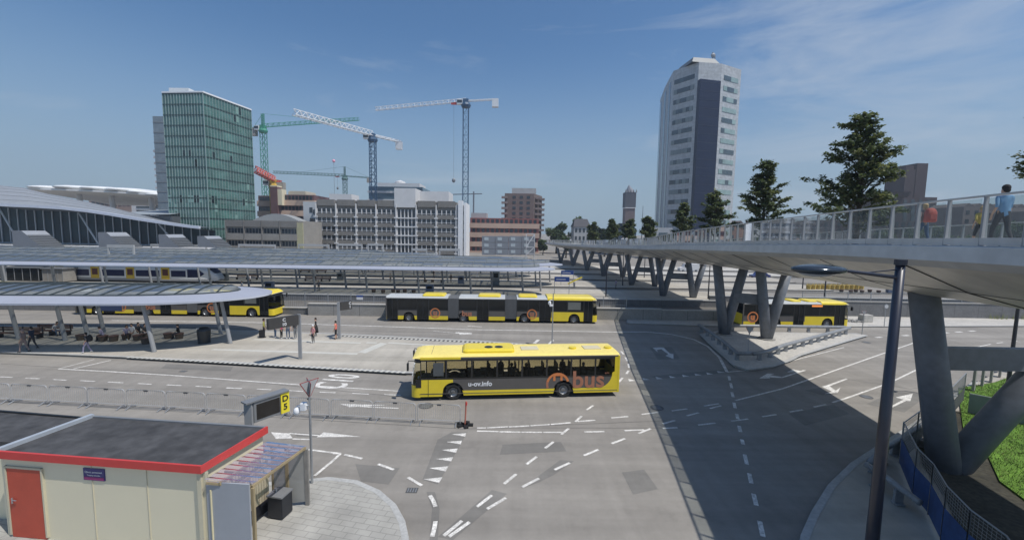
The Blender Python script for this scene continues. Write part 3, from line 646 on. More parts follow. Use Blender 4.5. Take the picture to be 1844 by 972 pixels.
# white portal frames standing over the far tracks
def portal(x0, x1, y, z, lab):
    t = thing('portal_frame', lab, 'gantry', ((x0 + x1) / 2, y, 0), 0, 'grey portal frames over the far tracks'); w = (x1 - x0) / 2
    for s in (-1, 1):
        m = MB(); m.bb(s * w - .13, s * w + .13, -.13, .13, 0, z); obj('post', m, STEELP2, t)
    m = MB(); m.bb(-w - .13, w + .13, -.15, .15, z, z + .55); obj('beam', m, STEELP2, t)
STEELP2 = mat('pale_frame_paint', (.42, .42, .41), .6, .08, .6)
for (a, b, y_, Y, pos) in ((1114 / 5.716, 240, 443.5, 76, 0), (272, 371, 442, 112, 0), (430, 495, 442, 122, 0), (538, 592, 442, 122, 1), (609, 651, 441.5, 116, 0), (663, 690, 441.5, 116, 0), (742, 768, 450, 98, 0), (792, 827, 450, 98, 0)):
    y_ -= 2.5; p0, p1 = P(a, y_, Y), P(b, y_, Y); portal(p0.x, p1.x, Y, p0.z - .5, {0: 'grey portal frame', 1: 'grey wide portal frame'}[pos] + ' above the canopies %s' % {195: 'at the left near the sloping skylights', 272: 'below the rounded station roof tip', 430: 'in front of the low office wing', 538: 'where the low wing meets the white gable', 609: 'left below the office block', 663: 'below the middle of the office block', 742: 'below the glazed stair of the office block', 792: 'below the white fin of the office block'}[int(a) if int(a) != 194 else 195])
# ---------------------------------------------------------------- buses
def arches_cut(mb, xa, xb, za, zb, y0, y1, circ, m=0):
    n = max(1, int(abs(xb - xa) / .07)); st = (xb - xa) / n; run = []
    def low(x):
        z = za
        for cx, cz, r in circ:
            if abs(x - cx) < r: z = max(z, cz + math.sqrt(r * r - (x - cx) ** 2))
        return z
    for i in range(n):
        a, b = xa + st * i, xa + st * (i + 1); l0, l1 = low(a), low(b)
        if l0 >= zb - .01 and l1 >= zb - .01: continue
        l0, l1 = min(l0, zb), min(l1, zb)
        vs = [(a, y0, l0), (b, y0, l1), (b, y0, zb), (a, y0, zb), (a, y1, l0), (b, y1, l1), (b, y1, zb), (a, y1, zb)]
        f = [(0, 1, 2, 3), (7, 6, 5, 4), (0, 4, 5, 1), (2, 6, 7, 3)]
        if i == 0: f.append((0, 3, 7, 4))
        if i == n - 1: f.append((1, 5, 6, 2))
        mb.add(vs, f, m)
def wheel(parent, x, s, hw, r=.48):
    t = MB(); y = s * (hw - .06)
    pr = [(-.14, r * .86), (-.11, r * .97), (0, r), (.05, r * .98), (.07, r * .9), (.06, r * .62), (.02, r * .6)]
    vs = []; n = 24
    for a, rr_ in pr:
        for k in range(n): w = 2 * math.pi * k / n; vs.append((x + rr_ * math.cos(w), y + s * (a - .05), r + rr_ * math.sin(w)))
    t.add(vs, [(i * n + k, i * n + (k + 1) % n, (i + 1) * n + (k + 1) % n, (i + 1) * n + k) for i in range(len(pr) - 1) for k in range(n)])
    wh = obj('wheel', t, TYRE, parent, True)
    m = MB(); vs = []
    for a, rr_ in ((-.03, r * .61), (0, r * .58), (-.06, r * .5), (-.10, r * .30), (-.04, r * .26), (-.03, .02)):
        for k in range(n): w = 2 * math.pi * k / n; vs.append((x + rr_ * math.cos(w), y + s * (a - .0), r + rr_ * math.sin(w)))
    m.add(vs, [(i * n + k, i * n + (k + 1) % n, (i + 1) * n + (k + 1) % n, (i + 1) * n + k) for i in range(5) for k in range(n)])
    for k in range(8): w = 2 * math.pi * k / 8; m.ball((x + r * .4 * math.cos(w), y - s * .06, r + r * .4 * math.sin(w)), .02, 0, 5, 4)
    obj('rim', m, RIM, wh)
def nose(parent, hw, zr, L=.55, upper_m=None, rake=.22):
    # plan outline from left side round the front to the right side, at given inset
    def outline(z):
        ins = 0 if z < 1.1 else rake * ((z - 1.1) / (zr - 1.1)) ** 1.4
        pts = [(-L, -hw)]
        rx = .42; n = 7
        for i in range(n + 1):
            a = -math.pi / 2 + math.pi / 2 * i / n; pts.append((-rx - ins + rx * math.cos(a), -(hw - .3) + .3 * math.sin(a)))
        for i in range(n + 1):
            a = math.pi / 2 * i / n; pts.append((-rx - ins + rx * math.cos(a), (hw - .3) + .3 * math.sin(a)))
        pts.append((-L, hw)); return pts
    levels = [.22, .45, .95, 1.0, 1.5, 2.0, 2.3, 2.32, zr - .08, zr + .02]
    names = [('front_bumper', 0, 2, YEL), ('front_band', 2, 3, BLACK), ('windscreen', 3, 6, DGL), ('destination_panel', 6, 8, BLACK), ('front_roof_edge', 8, 9, upper_m or YEL)]
    res = {}
    for nm, a, b, m in names:
        mb = MB(); zs = levels[a:b + 1]; vs = []; n = 0
        for z in zs:
            o_ = outline(z); n = len(o_)
            if z > zr: o_ = [(x - .1, y * .96) for x, y in o_]
            vs += [(x, y, z) for x, y in o_]
        fs = [(j * n + i, j * n + i + 1, (j + 1) * n + i + 1, (j + 1) * n + i) for j in range(len(zs) - 1) for i in range(n - 1)]
        mb.add(vs, fs); res[nm] = obj(nm, mb, m, parent, nm != 'windscreen')
    return res
def roof_shell(parent, x0, x1, hw, zs, zr, m, name='roof', front=False):
    mb = MB(); n = 10; vs = []
    prof = [(-1, zs), (-.99, zs + .04), (-.95, (zs + zr) / 2 + .02), (-.85, zr - .03), (-.5, zr - .005), (0, zr), (.5, zr - .005), (.85, zr - .03), (.95, (zs + zr) / 2 + .02), (.99, zs + .04), (1, zs)]
    xs = [x0, x1]
    if front: xs = [x0, x0 + (x1 - x0) * .5, x1 - .6, x1 - .3, x1 - .12, x1]
    for i, x in enumerate(xs):
        dz = 0; sc = 1
        if front:
            u = max(0, (x - (x1 - .6)) / .6); dz = u * u
            sc = 1 - .06 * u
        for a, z in prof: vs.append((x, a * hw * sc, zs + (z - zs) * (1 - dz * .85)))
    k = len(prof); mb.add(vs, [(i * k + j, i * k + j + 1, (i + 1) * k + j + 1, (i + 1) * k + j) for i in range(len(xs) - 1) for j in range(k - 1)])
    mb.add([vs[j] for j in range(k)], [tuple(range(k))]); mb.add([vs[-k + j] for j in range(k)], [tuple(range(k - 1, -1, -1))])
    return obj(name, mb, m, parent, False)
def pod(parent, x0, x1, hw, z0, z1, m=None, name='roof_pod', grill=True):
    mb = MB(); b = .16; vs = []
    for (i, z) in ((0, z0), (0, z0 + (z1 - z0) * .55), (.1, z1 - .02), (.22, z1)):
        ax, ay = x0 + i, x1 - i
        n = 4; rr_ = .25
        for cx_, cy_, a0 in ((ay - rr_, hw - i - rr_, 0), (ax + rr_, hw - i - rr_, 90), (ax + rr_, -hw + i + rr_, 180), (ay - rr_, -hw + i + rr_, 270)):
            for k in range(n + 1): a = R(a0 + 90 * k / n); vs.append((cx_ + rr_ * math.cos(a), cy_ + rr_ * math.sin(a), z))
    k = 20; mb.add(vs, [(j * k + i, j * k + (i + 1) % k, (j + 1) * k + (i + 1) % k, (j + 1) * k + i) for j in range(3) for i in range(k)] + [tuple(range(60, 80))])
    o = obj(name, mb, m or YEL, parent, False)
    if grill:
        g_ = MB()
        for cx_ in ((x0 * .7 + x1 * .3), (x0 + x1) / 2): 
            g_.tube([(cx_, .25, z1), (cx_, .25, z1 + .012)], .26, 16); 
        obj('fan_grille', g_, BLACK, o)
    return o
def person_bust(parent, x, y, z, m):
    b = MB(); b.tube([(x, y, z), (x, y, z + .35), (x, y, z + .5), (x, y, z + .56)], [.2, .21, .16, .06], 8); b.ball((x, y, z + .68), (.1, .1, .13), 0, 8, 6)
    obj('passenger', b, m, parent, True)
def bus(label, L, loc, rz, hw=1.27, segs=None, axles=(2.7, 9.2), doors=(), style='near', front_doors=None, group='yellow and grey city buses', zs=2.62, zr=2.82, name='city_bus', logos=()):
    t = thing(name, label, 'bus', loc, rz, group)
    T = .035; z0, z1, zk = .26, 1.28, .60
    segs = segs or [(0, -L)]
    circ = [(-a, .48, .62) for a in axles]
    # inner hull: floor pan and wheel wells, roof lining
    for si, (sa, sb) in enumerate(segs):
        hull = MB(); hull.bb(sb + .06, sa - (.5 if si == 0 else .06), -hw + .36, hw - .36, .3, .80); hull.bb(sb + .06, sa - (.35 if si == 0 else .06), -hw + .05, hw - .05, .80, .86)
        obj('floor_pan', hull, BWIN, t)
        ce = MB(); ce.bb(sb + .03, sa - (.5 if si == 0 else .03), -hw + .04, hw - .04, zs - .12, zs - .02); obj('ceiling', ce, BWIN, t)
    # sides
    sidey = (-1, 1)
    xf = -.55
    z1k = z1
    for s in sidey:
        z1 = .98 if (style == 'near' and s == -1) else z1k
        y0, y1 = s * hw, s * (hw - T)
        dd = [d for d in doors if s == -1]
        for si, (sa, sb) in enumerate(segs):
            xa_ = xf if si == 0 else sa
            spans = []; cur = xa_
            for (da, db) in sorted(dd, reverse=True):
                if sb <= da <= sa + .01 or sb <= db <= sa:
                    da_ = min(da, xa_)
                    if cur - da_ > .05: spans.append((cur, da_))
                    dm = MB(); dm.bb(db + .03, da_ - .03, s * (hw - .05), s * (hw - .02), .34, zs - .12)
                    do = obj('door', dm, BDARK if style != 'near' else DGL, t)
                    fr_ = MB()
                    for xx in (db + .03, (da_ + db) / 2, da_ - .03): fr_.bb(xx - .035, xx + .035, s * (hw - .06), s * (hw + .005), .32, zs - .1)
                    fr_.bb(db, da_, s * (hw - .06), s * (hw + .003), .28, .35); fr_.bb(db, da_, s * (hw - .06), s * (hw + .003), zs - .14, zs - .02); obj('door_frame', fr_, BLACK, do)
                    cur = db
            if cur - sb > .05: spans.append((cur, sb))
            for (a, b) in spans:
                # lower skin in strips
                ye = MB(); gy = MB(); fy = -2.45 - (0 if style == 'near' else 0.6)
                if style == 'near':
                    if a > fy: arches_cut(ye, max(b, fy), a, z0, z1, y0, y1, circ)
                    aa = min(a, fy)
                    if aa > b:
                        arches_cut(gy, b + (.4 if si == len(segs) - 1 else 0), aa, zk, z1, y0, y1, circ); arches_cut(ye, b, aa, z0 + .04, zk, y0, y1, circ)
                        if b < -L + .01: arches_cut(ye, b, b + .4, zk, z1, y0, y1, circ)
                else:
                    if si == 0:
                        arches_cut(ye, max(b, -5.1), a, z0, z1 if style != 'far' else z1, y0, y1, circ) if a > -5.1 else None
                        if b < -5.1:
                            arches_cut(ye, b, min(a, -5.1), z0, zk + .08, y0, y1, circ); arches_cut(gy, b, min(a, -5.1), zk + .08, z1, y0, y1, circ)
                    else:
                        arches_cut(ye, b, a, z0, zk + .08, y0, y1, circ); arches_cut(gy, b, a, zk + .08, z1, y0, y1, circ)
                if ye.v: islands('side_skirt', ye, YEL, t)
                if gy.v: islands('side_panel', gy, BGREY, t)
                # window band: pillars plus panes
                n = max(1, round((a - b) / 1.55)); st = (a - b) / n
                pb = MB(); pb.bb(b, a, s * (hw - T), s * hw, z1, z1 + .1); pb.bb(b, a, s * (hw - T), s * hw, zs - .16, zs)
                for i in range(n + 1):
                    xx = b + st * i; pb.bb(max(b, xx - .05), min(a, xx + .05), s * (hw - T), s * (hw - .002), z1 + .1, zs - .16)
                wf = obj('window_surround', pb, BLACK if style != 'near' else BGREY2, t)
                for i in range(n):
                    w_ = MB(); w_.bb(b + st * i + .05, b + st * (i + 1) - .05, s * (hw - .022), s * (hw - .012), z1 + .1, zs - .16); obj('window', w_, DGL if style == 'near' else BDARK, wf)
        if style == 'near':
            tr = MB(); tr.bb(-L, xf - .0, s * (hw), s * (hw + .012), .42, .45); obj('skirt_trim', tr, BGREY, t)
    for a in axles:
        for s in (-1, 1):
            wheel(t, -a, s, hw)
            ar = MB(); n = 14
            pts = [(-a + .62 * math.cos(math.pi * i / n), .48 + .62 * math.sin(math.pi * i / n)) for i in range(n + 1)]
            for (p, q_) in zip(pts, pts[1:]): ar.add([(p[0], s * (hw + .004), p[1]), (q_[0], s * (hw + .004), q_[1]), (q_[0], s * (hw - .35), q_[1]), (p[0], s * (hw - .35), p[1])], [(0, 1, 2, 3)])
            obj('wheel_arch', ar, BLACK, t)
    # rear
    re_ = MB(); re_.bb(-L - .02, -L + .05, -hw, hw, .28, 1.5); o = obj('rear_panel', re_, YEL, t)
    re_ = MB(); re_.bb(-L - .015, -L + .04, -hw + .06, hw - .06, 1.5, zs); obj('rear_window', re_, BDARK, t)
    re_ = MB()
    for s in (-1, 1): re_ = MB(); re_.bb(-L - .03, -L + .08, s * (hw - .09), s * (hw + .015), .3, zs + .05); obj('rear_post', re_, YEL if style == 'near' else BGREY, t)
    if style == 'near':
        for s in (-1, 1):
            cr = MB(); n = 8; p0 = -L + .4                          # curved yellow swoosh at the rear corner
            for i in range(n):
                a0, a1 = math.pi / 2 * i / n, math.pi / 2 * (i + 1) / n
                xA, zA = p0 + .45 * (1 - math.cos(a0)) * 0 + .5 * (1 - math.sin(math.pi / 2 - a0)) * 0, 0
            poly = [(p0 - .4, .6)] + [(p0 - .02 + .75 * math.sin(a), 1.55 - .93 * math.cos(a) ) for a in [math.pi / 2 * k / 8 for k in range(7, -1, -1)]]
            poly = [(-L + .02, .6), (-L + 1.3, .6)] + [(-L + .42 + .88 * math.cos(R(-90 + 0)) + .88 * (1 - math.sin(R(90 * k / 8))), .6 + .95 * (1 - math.cos(R(90 * k / 8)))) for k in range(1, 9)] + [(-L + .28, 1.6), (-L + .28, zs), (-L + .02, zs)]
            vs = [(x, s * (hw + .006), z) for x, z in poly]; cr.add(vs, [tuple(range(len(vs)))]); obj('rear_swoosh', cr, YEL, t)
    nose(t, hw, zr - .12, upper_m=YEL)
    # roof
    for si, (sa, sb) in enumerate(segs):
        if style == 'near': roof_shell(t, sb, sa - .1, hw, zs, zr, YELR, front=True)
        else:
            roof_shell(t, sb, sa - (.1 if si == 0 else 0), hw, zs, zr, WHITER if si or True else YEL, front=(si == 0))
    # bellows
    for (a, b) in zip(segs, segs[1:]):
        bl_ = MB(); x0, x1 = b[0], a[1]; n = 10; st = (x1 - x0) / n; vs = []
        for i in range(2 * n + 1):
            x = x0 + st * i / 2; k = .05 if i % 2 else 0.0
            vs += [(x, -hw + .05 - k + .03, .45), (x, -hw + .05 - k, 1.5), (x, -hw + .05 - k, zs + .03), (x, 0, zs + .08 + k), (x, hw - .05 + k, zs + .03), (x, hw - .05 + k, 1.5), (x, hw - .08 + k, .45)]
        bl_.add(vs, [(i * 7 + j, i * 7 + j + 1, (i + 1) * 7 + j + 1, (i + 1) * 7 + j) for i in range(2 * n) for j in range(6)])
        obj('bellows', bl_, mat('bellows_fabric', (.115, .12, .125), .8, .1, 4), t)
    # mirrors
    for s in (-1, 1):
        m_ = MB(); m_.tube([(-.35, s * (hw - .1), zs - .15), (.12, s * (hw + .02), zs - .1), (.16, s * (hw + .03), zs - .25)], .025, 6); m_.box((.16, s * (hw + .03), zs - .45), (.1, .22, .42)); obj('mirror', m_, BLACK, t)
    for s in (-1, 1):
        hl = MB(); hl.ball((-.16, s * (hw - .25), .62), (.1, .16, .1), 0, 10, 6); obj('headlight', hl, mat('headlight_lens', (.6, .62, .62), .15, 0, 1, metal=.2), t)
    return t
BGREY2 = mat('bus_window_band', (.026, .025, .024), .35, .05, 2); YELR = mat('bus_yellow_roof', (.86, .70, .20), .4, .05, .8, scale2=4); WHITER = mat('bus_white_roof', (.50, .51, .50), .4, .06, 1)
def ring(parent, x, y, z, r, w, m, s, a0=0, a1=360, name='logo_ring', off=.01):
    mb = MB(); n = 30; vs = []
    for i in range(n + 1):
        a = R(a0 + (a1 - a0) * i / n)
        vs += [(x + r * math.cos(a), y + s * off, z + r * math.sin(a)), (x + (r - w) * math.cos(a), y + s * off, z + (r - w) * math.sin(a))]
    mb.add(vs, [(2 * i, 2 * i + 1, 2 * i + 3, 2 * i + 2) for i in range(n)]); return obj(name, mb, m, parent)
def side_text(parent, txt, x, y, z, size, m, s, bold=0.0, name='lettering', off=.012, spacing=1):
    # s=-1: seen from -y (reads towards +x); s=+1: seen from +y (reads towards -x)
    mt = frame3((x, y + s * off, z), (-s, 0, 0), (0, 0, 1))
    return writing(txt, size, m, parent, mt, .002, bold, name, spacing)
# near bus: front towards the left of the photo
a, b = G(740, 722.5), G(1113, 713.5)
ang = math.atan2(a.y - b.y, a.x - b.x); LB = (a - b).length
nb = bus('near yellow and grey single bus seen side on, front to the left', LB, (a.x + 1.27 * math.sin(ang), a.y - 1.27 * math.cos(ang), 0), ang, axles=(2.45, LB - 3.45), doors=((-.6, -1.85), (-6.0, -7.3)), style='near', zs=2.55, zr=2.74)
pod(nb, -6.15, -3.0, .85, 2.72, 2.93)
for x0, x1, m_, y_ in ((-7.7, -6.6, mat('roof_hatch', (.62, .56, .38), .5, .05, 3), 0), (-12.0 + .3, -10.6, MATS['roof_hatch'], 0)):
    h = MB(); h.bb(x0, x1, -.4, .4, 2.72, 2.78); obj('roof_hatch', h, m_, nb, bevel=.015)
for x_ in (-9.9, -12.2):
    h = MB(); h.tube([(x_, .1, 2.7), (x_, .1, 2.83), (x_, .1, 2.84)], [.24, .24, .2], 14); obj('roof_vent', h, YEL, nb)
h = MB(); h.bb(-LB + .05, -2.9, 1.08, 1.277, 2.53, 2.62); obj('roof_gutter', h, BGREY, nb)
h = MB(); h.bb(-2.9, -.55, 1.08, 1.277, 2.49, 2.62); obj('roof_gutter', h, YEL, nb)
h = MB(); h.bb(-.60, -.28, 1.2, 1.285, .82, 1.30); obj('corner_panel', h, BLACK, nb)
h = MB(); h.bb(-1.02, -1.0, 1.15, 1.285, .3, 1.28); h.bb(-2.4, -.5, 1.15, 1.277, .40, .42); obj('panel_seam', h, BLACK, nb)
h = MB(); h.bb(-1.18, -1.16, -.9, .9, 2.735, 2.748); obj('roof_seam', h, BGREY, nb)
h = MB(); h.bb(-1.9, -1.3, 1.255, 1.265, 1.5, 2.3); obj('driver_window', h, mat('driver_pane', (.09, .10, .105), .1, .1, 3), nb)
side_text(nb, 'u-ov.info', -4.05, 1.27, .98, .40, WHITE, 1, .012)
side_text(nb, 'bus', -10.65, 1.27, 1.08, 1.45, ORANGE2, 1, .03, spacing=1.02)
ring(nb, -8.75, 1.27, .86, .72, .14, ORANGE, 1, 15, 165); ring(nb, -8.75, 1.27, .86, .72, .14, ORANGE2, 1, -20, 15)
for dx in (-.22, .22):
    m_ = MB(); m_.bb(-8.75 + dx - .07, -8.75 + dx + .07, 1.276, 1.284, 1.08, 1.40); obj('logo_bar', m_, ORANGE, nb)
m_ = MB(); m_.bb(-8.75 - .3, -8.75 + .3, 1.276, 1.284, 1.38, 1.44); obj('logo_bar', m_, ORANGE, nb)
side_text(nb, '4681', -LB + .75, 1.27, 1.5, .14, ORANGE2, 1, .004)
for i, (x_, y_) in enumerate(((-1.3, .55), (-4.6, .5), (-5.4, -.5), (-6.0, .5), (-6.9, .55), (-9.4, -.4), (-10.5, .6))):
    person_bust(nb, x_, y_, 1.2, mat('passenger_dark', (.03, .03, .035), .9, .1, 5) if i else mat('driver_cloth', (.12, .14, .2), .9, .1, 5))
st_ = MB()
for i in range(8): 
    for y_ in (-.75, .75): st_.bb(-3.2 - i * .9 - .45, -3.2 - i * .9, y_ - .4, y_ + .4, 0.86, 1.2); st_.bb(-3.2 - i * .9 - .5, -3.2 - i * .9 - .42, y_ - .4, y_ + .4, 1.2, 1.6)
obj('seat_rows', st_, BWIN, nb)
# double-jointed bus, front to the right
def artic(label, front, rear, name='bendy_bus', ad=False):
    L_ = (front - rear).length; ang = math.atan2(front.y - rear.y, front.x - rear.x)
    k = L_ / 23.4
    s1, s2, s3, s4 = 9.0 * k, 10.3 * k, 15.4 * k, 16.6 * k
    t = bus(label, L_, (front.x, front.y + 1.25, 0), ang, style='far', segs=[(0, -s1), (-s2, -s3), (-s4, -L_)], axles=(2.6 * k, 8.1 * k, 14.9 * k, 20.9 * k),
            doors=((-.55, -1.55), (-5.2 * k, -6.5 * k), (-12.1 * k, -13.4 * k), (-17.5 * k - 1.2, -17.5 * k - 2.5), (-22.1 * k, -23.3 * k)), name=name)
    for x0, x1 in ((-9.1 * k + .3, -6.7 * k), (-13.3 * k, -10.8 * k), (-19.5 * k, -17.0 * k)): pod(t, x0, x1, .95, 2.78, 3.02, grill=False)
    ro = MB(); roof_shell(t, -5.6, -.12, 1.28, 2.6, 2.98, YEL, 'front_roof', True)
    for xx in (-7.3 * k, -18.0 * k):
        ring(t, xx, -1.27, 1.0, .56, .12, ORANGE, -1, 0, 360); side_text(t, 'u', xx, -1.27, 1.02, .85, ORANGE2, -1, .05)
    side_text(t, 'bus', -13.9 * k - .6, -1.27, .98, .8, ORANGE2, -1, .03)
    sw = MB(); sw.bb(-3.3, -1.9, -1.25, -1.262, 1.55, 2.4); obj('side_window_pale', sw, mat('pale_window', (.16, .17, .16), .15, .1, 3), t)
    return t
artic('triple section yellow and black bendy bus in the middle, front to the right', G(1075, 583), G(695, 578.5))
b2 = artic('bendy bus half hidden behind the near canopy, yellow front towards the right', G(493, 571.5), G(137, 566.5))
m_ = MB(); m_.bb(-19.6, -16.9, -1.28, -1.3, .5, 1.25); obj('side_advert', m_, mat('advert_blue', (.03, .05, .12), .4, .1, 4), b2)
artic('bendy bus at the far left edge behind the canopy, only its lower side showing', G(106, 559), G(-290, 550))
fr, rr_ = G(1527, 590.5), G(1296, 589); 
b3 = bus('single yellow and black bus behind the guard rail under the bridge, front to the right', 12.1, (fr.x, fr.y + 1.25, 0), math.atan2(fr.y - rr_.y, fr.x - rr_.x), style='far', axles=(2.5, 8.4), doors=((-.55, -1.75), (-5.2, -6.4), (-8.9 - .7, -8.9 - 1.8)))
for x0, x1 in ((-4.6, -3.4), (-6.4, -5.2)): pod(b3, x0, x1, .8, 2.8, 3.0, grill=False)
roof_shell(b3, -3.3, -.12, 1.28, 2.6, 2.93, YEL, 'front_roof', True)
ring(b3, -11.0, -1.27, 1.15, .62, .14, ORANGE, -1, 0, 360); side_text(b3, 'u', -11.0, -1.27, 1.15, .9, ORANGE, -1, .06); side_text(b3, 'bus', -9.2, -1.27, 1.15, .95, ORANGE2, -1, .03)
m_ = MB(); m_.bb(-4.4, -3.2, -1.276, -1.285, 2.35, 2.55); obj('route_display', m_, mat('amber_display', (.8, .25, .05), .5, .1, 30, emit=.6), b3)
# ---------------------------------------------------------------- distant buildings
def poly_px(pts, z): return [(G(x, y, z).x, G(x, y, z).y) for x, y in pts]
GT = mat('green_curtain_glass', (.065, .145, .125), .12, .35, .05, spec=.9, scale2=.25); MULW = mat('pale_mullion', (.30, .39, .37), .5, .05, .3); FLOORL = mat('floor_line', (.03, .06, .055), .4, .1, .5)
def facade(parent, p0, p1, z0, z1, nx, nz, m_bar, m_line, wbar=.35, prot=.25, jitter=None, name='mullion', wline=.25):
    d = Vector((p1[0] - p0[0], p1[1] - p0[1], 0)); Lf = d.length; d.normalize(); n = Vector((d.y, -d.x, 0))
    a = MB()
    for i in range(nx + 1):
        p = Vector((p0[0], p0[1], 0)) + d * Lf * i / nx + n * prot / 2
        a.bar((p.x, p.y, z0), (p.x, p.y, z1), wbar, prot)
    obj(name, a, m_bar, parent)
    b = MB()
    for j in range(nz + 1):
        z = z0 + (z1 - z0) * j / nz; q0 = Vector((*p0[:2], z)) + n * .06; q1 = Vector((*p1[:2], z)) + n * .06
        b.bar(q0, q1, .12, wline)
    obj('floor_band', b, m_line, parent)
# green glass tower
zt = 56.5
fp = poly_px([(292, 168), (365, 167), (452, 199), (400, 182)], zt); fp[3] = (fp[0][0] + fp[2][0] - fp[1][0], fp[0][1] + fp[2][1] - fp[1][1])
t = thing('glass_tower', 'tall green glass office tower leaning left of the cranes', 'office tower', (0, 0, 0))
m_ = MB(); m_.prism(fp, 0, zt); obj('glass_wall', m_, GT, t)
facade(t, fp[0], fp[1], 6, zt - .3, 14, 14, MULW, FLOORL, .19, .12, wline=.45); facade(t, fp[1], fp[2], 6, zt - .3, 17, 14, MULW, FLOORL, .17, .09, wline=.45)
rr = random.Random(11)
pl_ = [mat('blind_pale', (.20, .34, .30), .5, .1, 1), mat('blind_dark', (.01, .025, .025), .2, .1, 1), mat('blind_mid', (.07, .16, .14), .2, .1, 1)]
for k in range(60):
    f = rr.choice((0, 1, 1)); p0, p1 = (fp[0], fp[1]) if f == 0 else (fp[1], fp[2]); nx = 14 if f == 0 else 17
    i, j = rr.randrange(nx), rr.randrange(16) if rr.random() < .5 else 4; h = (zt - 6.3) / 16
    a0, a1 = (i + .12) / nx, (i + .88) / nx; d = Vector((p1[0] - p0[0], p1[1] - p0[1])); n = Vector((d.y, -d.x)).normalized() * .04
    b = MB(); A = Vector(p0[:2]) + d * a0 + n; B = Vector(p0[:2]) + d * a1 + n; b.bar((A.x, A.y, 6 + h * (j + .45)), (B.x, B.y, 6 + h * (j + .45)), .05, h * .8)
    obj('window_blind', b, rr.choice(pl_), t)
m_ = MB(); c = [(x * .96 + fp[1][0] * .04, y + 1) for x, y in fp]; m_.wall([*fp, fp[0]], .5, zt, zt + .5); obj('roof_edge', m_, WHITE, t)
p = P(322, 164, 150); m_ = MB(); m_.bb(p.x - 3.5, p.x + 3.5, p.y, p.y + 5, zt, zt + 2.2); m_.bb(p.x + 5, p.x + 8, p.y, p.y + 4, zt, zt + 1.3); obj('roof_plant', m_, WHITE, t)
# grey flank behind it
t = thing('grey_tower', 'narrow grey glass slab behind the left side of the green tower', 'tower block', (0, 0, 0)); a, b = P(286, 213, 175), P(310, 210, 175)
m_ = MB(); m_.bb(a.x, b.x, 172, 190, 0, a.z); obj('wall', m_, mat('grey_slab', (.20, .24, .27), .3, .1, .1, scale2=.5), t); m_ = MB()
for z in range(8, int(a.z), 4): m_.bb(a.x - .05, b.x + .05, 171.9, 172, z, z + .4)
obj('floor_band', m_, GREYM, t)
t = thing('balcony_tower', 'thin far apartment tower with stacked balconies at the left edge of the green tower', 'tower block', (0, 0, 0)); a, b = P(284, 264, 210), P(296, 264, 210)
m_ = MB(); m_.bb(a.x, b.x + 3, 210, 222, 0, a.z); obj('wall', m_, mat('dim_wall', (.16, .17, .19), .8, .1, .2), t)
for k in range(17):
    m_ = MB(); z = a.z - 3 - k * 3.0; m_.bb(a.x - 1.2, a.x + 2, 208.5, 211, z, z + 1.1)
    if z > 1: obj('balcony', m_, mat('balcony_pale', (.34, .34, .35), .7, .1, .5), t)
# right office tower
zt = 82.0
fp = poly_px([(1189, 180), (1197, 158), (1206, 141), (1213, 128), (1259, 112), (1268, 112), (1296, 112), (1300, 115), (1335, 126)], zt)
fp = fp + [(fp[-1][0] + 4, fp[-1][1] + 30), (fp[0][0] + 8, fp[0][1] + 16)]
TW = brick_mat('tower_panel', (.44, .46, .475), (.42, .44, .455), (.33, .345, .36), 3.0, 1.25, .05, .5, wall=True, off=0); TB = mat('tower_blue_glass', (.016, .024, .055), .25, .2, .1, spec=.25); TWN = mat('tower_window', (.06, .085, .10), .1, .4, .25, spec=.9); TWG = mat('tower_window_green', (.26, .36, .35), .2, .25, .25)
t = thing('office_tower', 'tall pale office tower with dark blue glass strip right of the bridge trees', 'office tower', (0, 0, 0))
poly = fp[:5] + fp[7:]
m_ = MB(); m_.prism(poly, 0, zt); obj('wall', m_, TW, t)
A, B = Vector(fp[4]), Vector(fp[7]); nn = Vector(((B - A).y, -(B - A).x)).normalized()
m_ = MB(); q0, q1 = A.lerp(B, -.02), A.lerp(B, .93); C_ = [q0, q0 + nn * 2.2, q1 + nn * 1.2, q1]; m_.prism([(v.x, v.y) for v in C_], 0, zt - 7.5); obj('glass_strip', m_, TB, t)
m_ = MB()
for k in range(1, 22): 
    z = k * 3.5; 
    if z < zt - 8: m_.bar((*(q0 + nn * 2.22), z), (*(q1 + nn * 1.22), z), .06, .12)
obj('floor_band', m_, mat('strip_line', (.02, .03, .06), .4, .1, 1), t)
m_ = MB(); C_ = [A.lerp(B, -.3), A.lerp(B, .9), A.lerp(B, .9) - nn * 14, A.lerp(B, -.3) - nn * 14]; vs = []
for v in C_: vs.append((v.x, v.y, zt))
for v in C_: cc = sum(C_, Vector((0, 0))) / 4; w = v.lerp(cc, .22); vs.append((w.x, w.y, zt + 2.4))
m_.add(vs, [(4, 5, 6, 7), (0, 1, 5, 4), (1, 2, 6, 5), (2, 3, 7, 6), (3, 0, 4, 7)]); obj('roof_plant', m_, mat('roof_plant_grey', (.12, .14, .15), .5, .1, .3), t)
p = P(1283, 108, fp[4][1] + 6); m_ = MB(); m_.tube([(p.x, p.y, zt + 2), (p.x, p.y, zt + 6.5)], .25, 6); m_.tube([(p.x + 1, p.y, zt + 2), (p.x + 1, p.y, zt + 5.5)], .2, 6); m_.ball((p.x, p.y - .5, zt + 5), (1, .3, 1)); obj('antenna', m_, GREYM, t)
rr = random.Random(5); TWM = mat('tower_blind', (.20, .24, .25), .4, .1, .3)
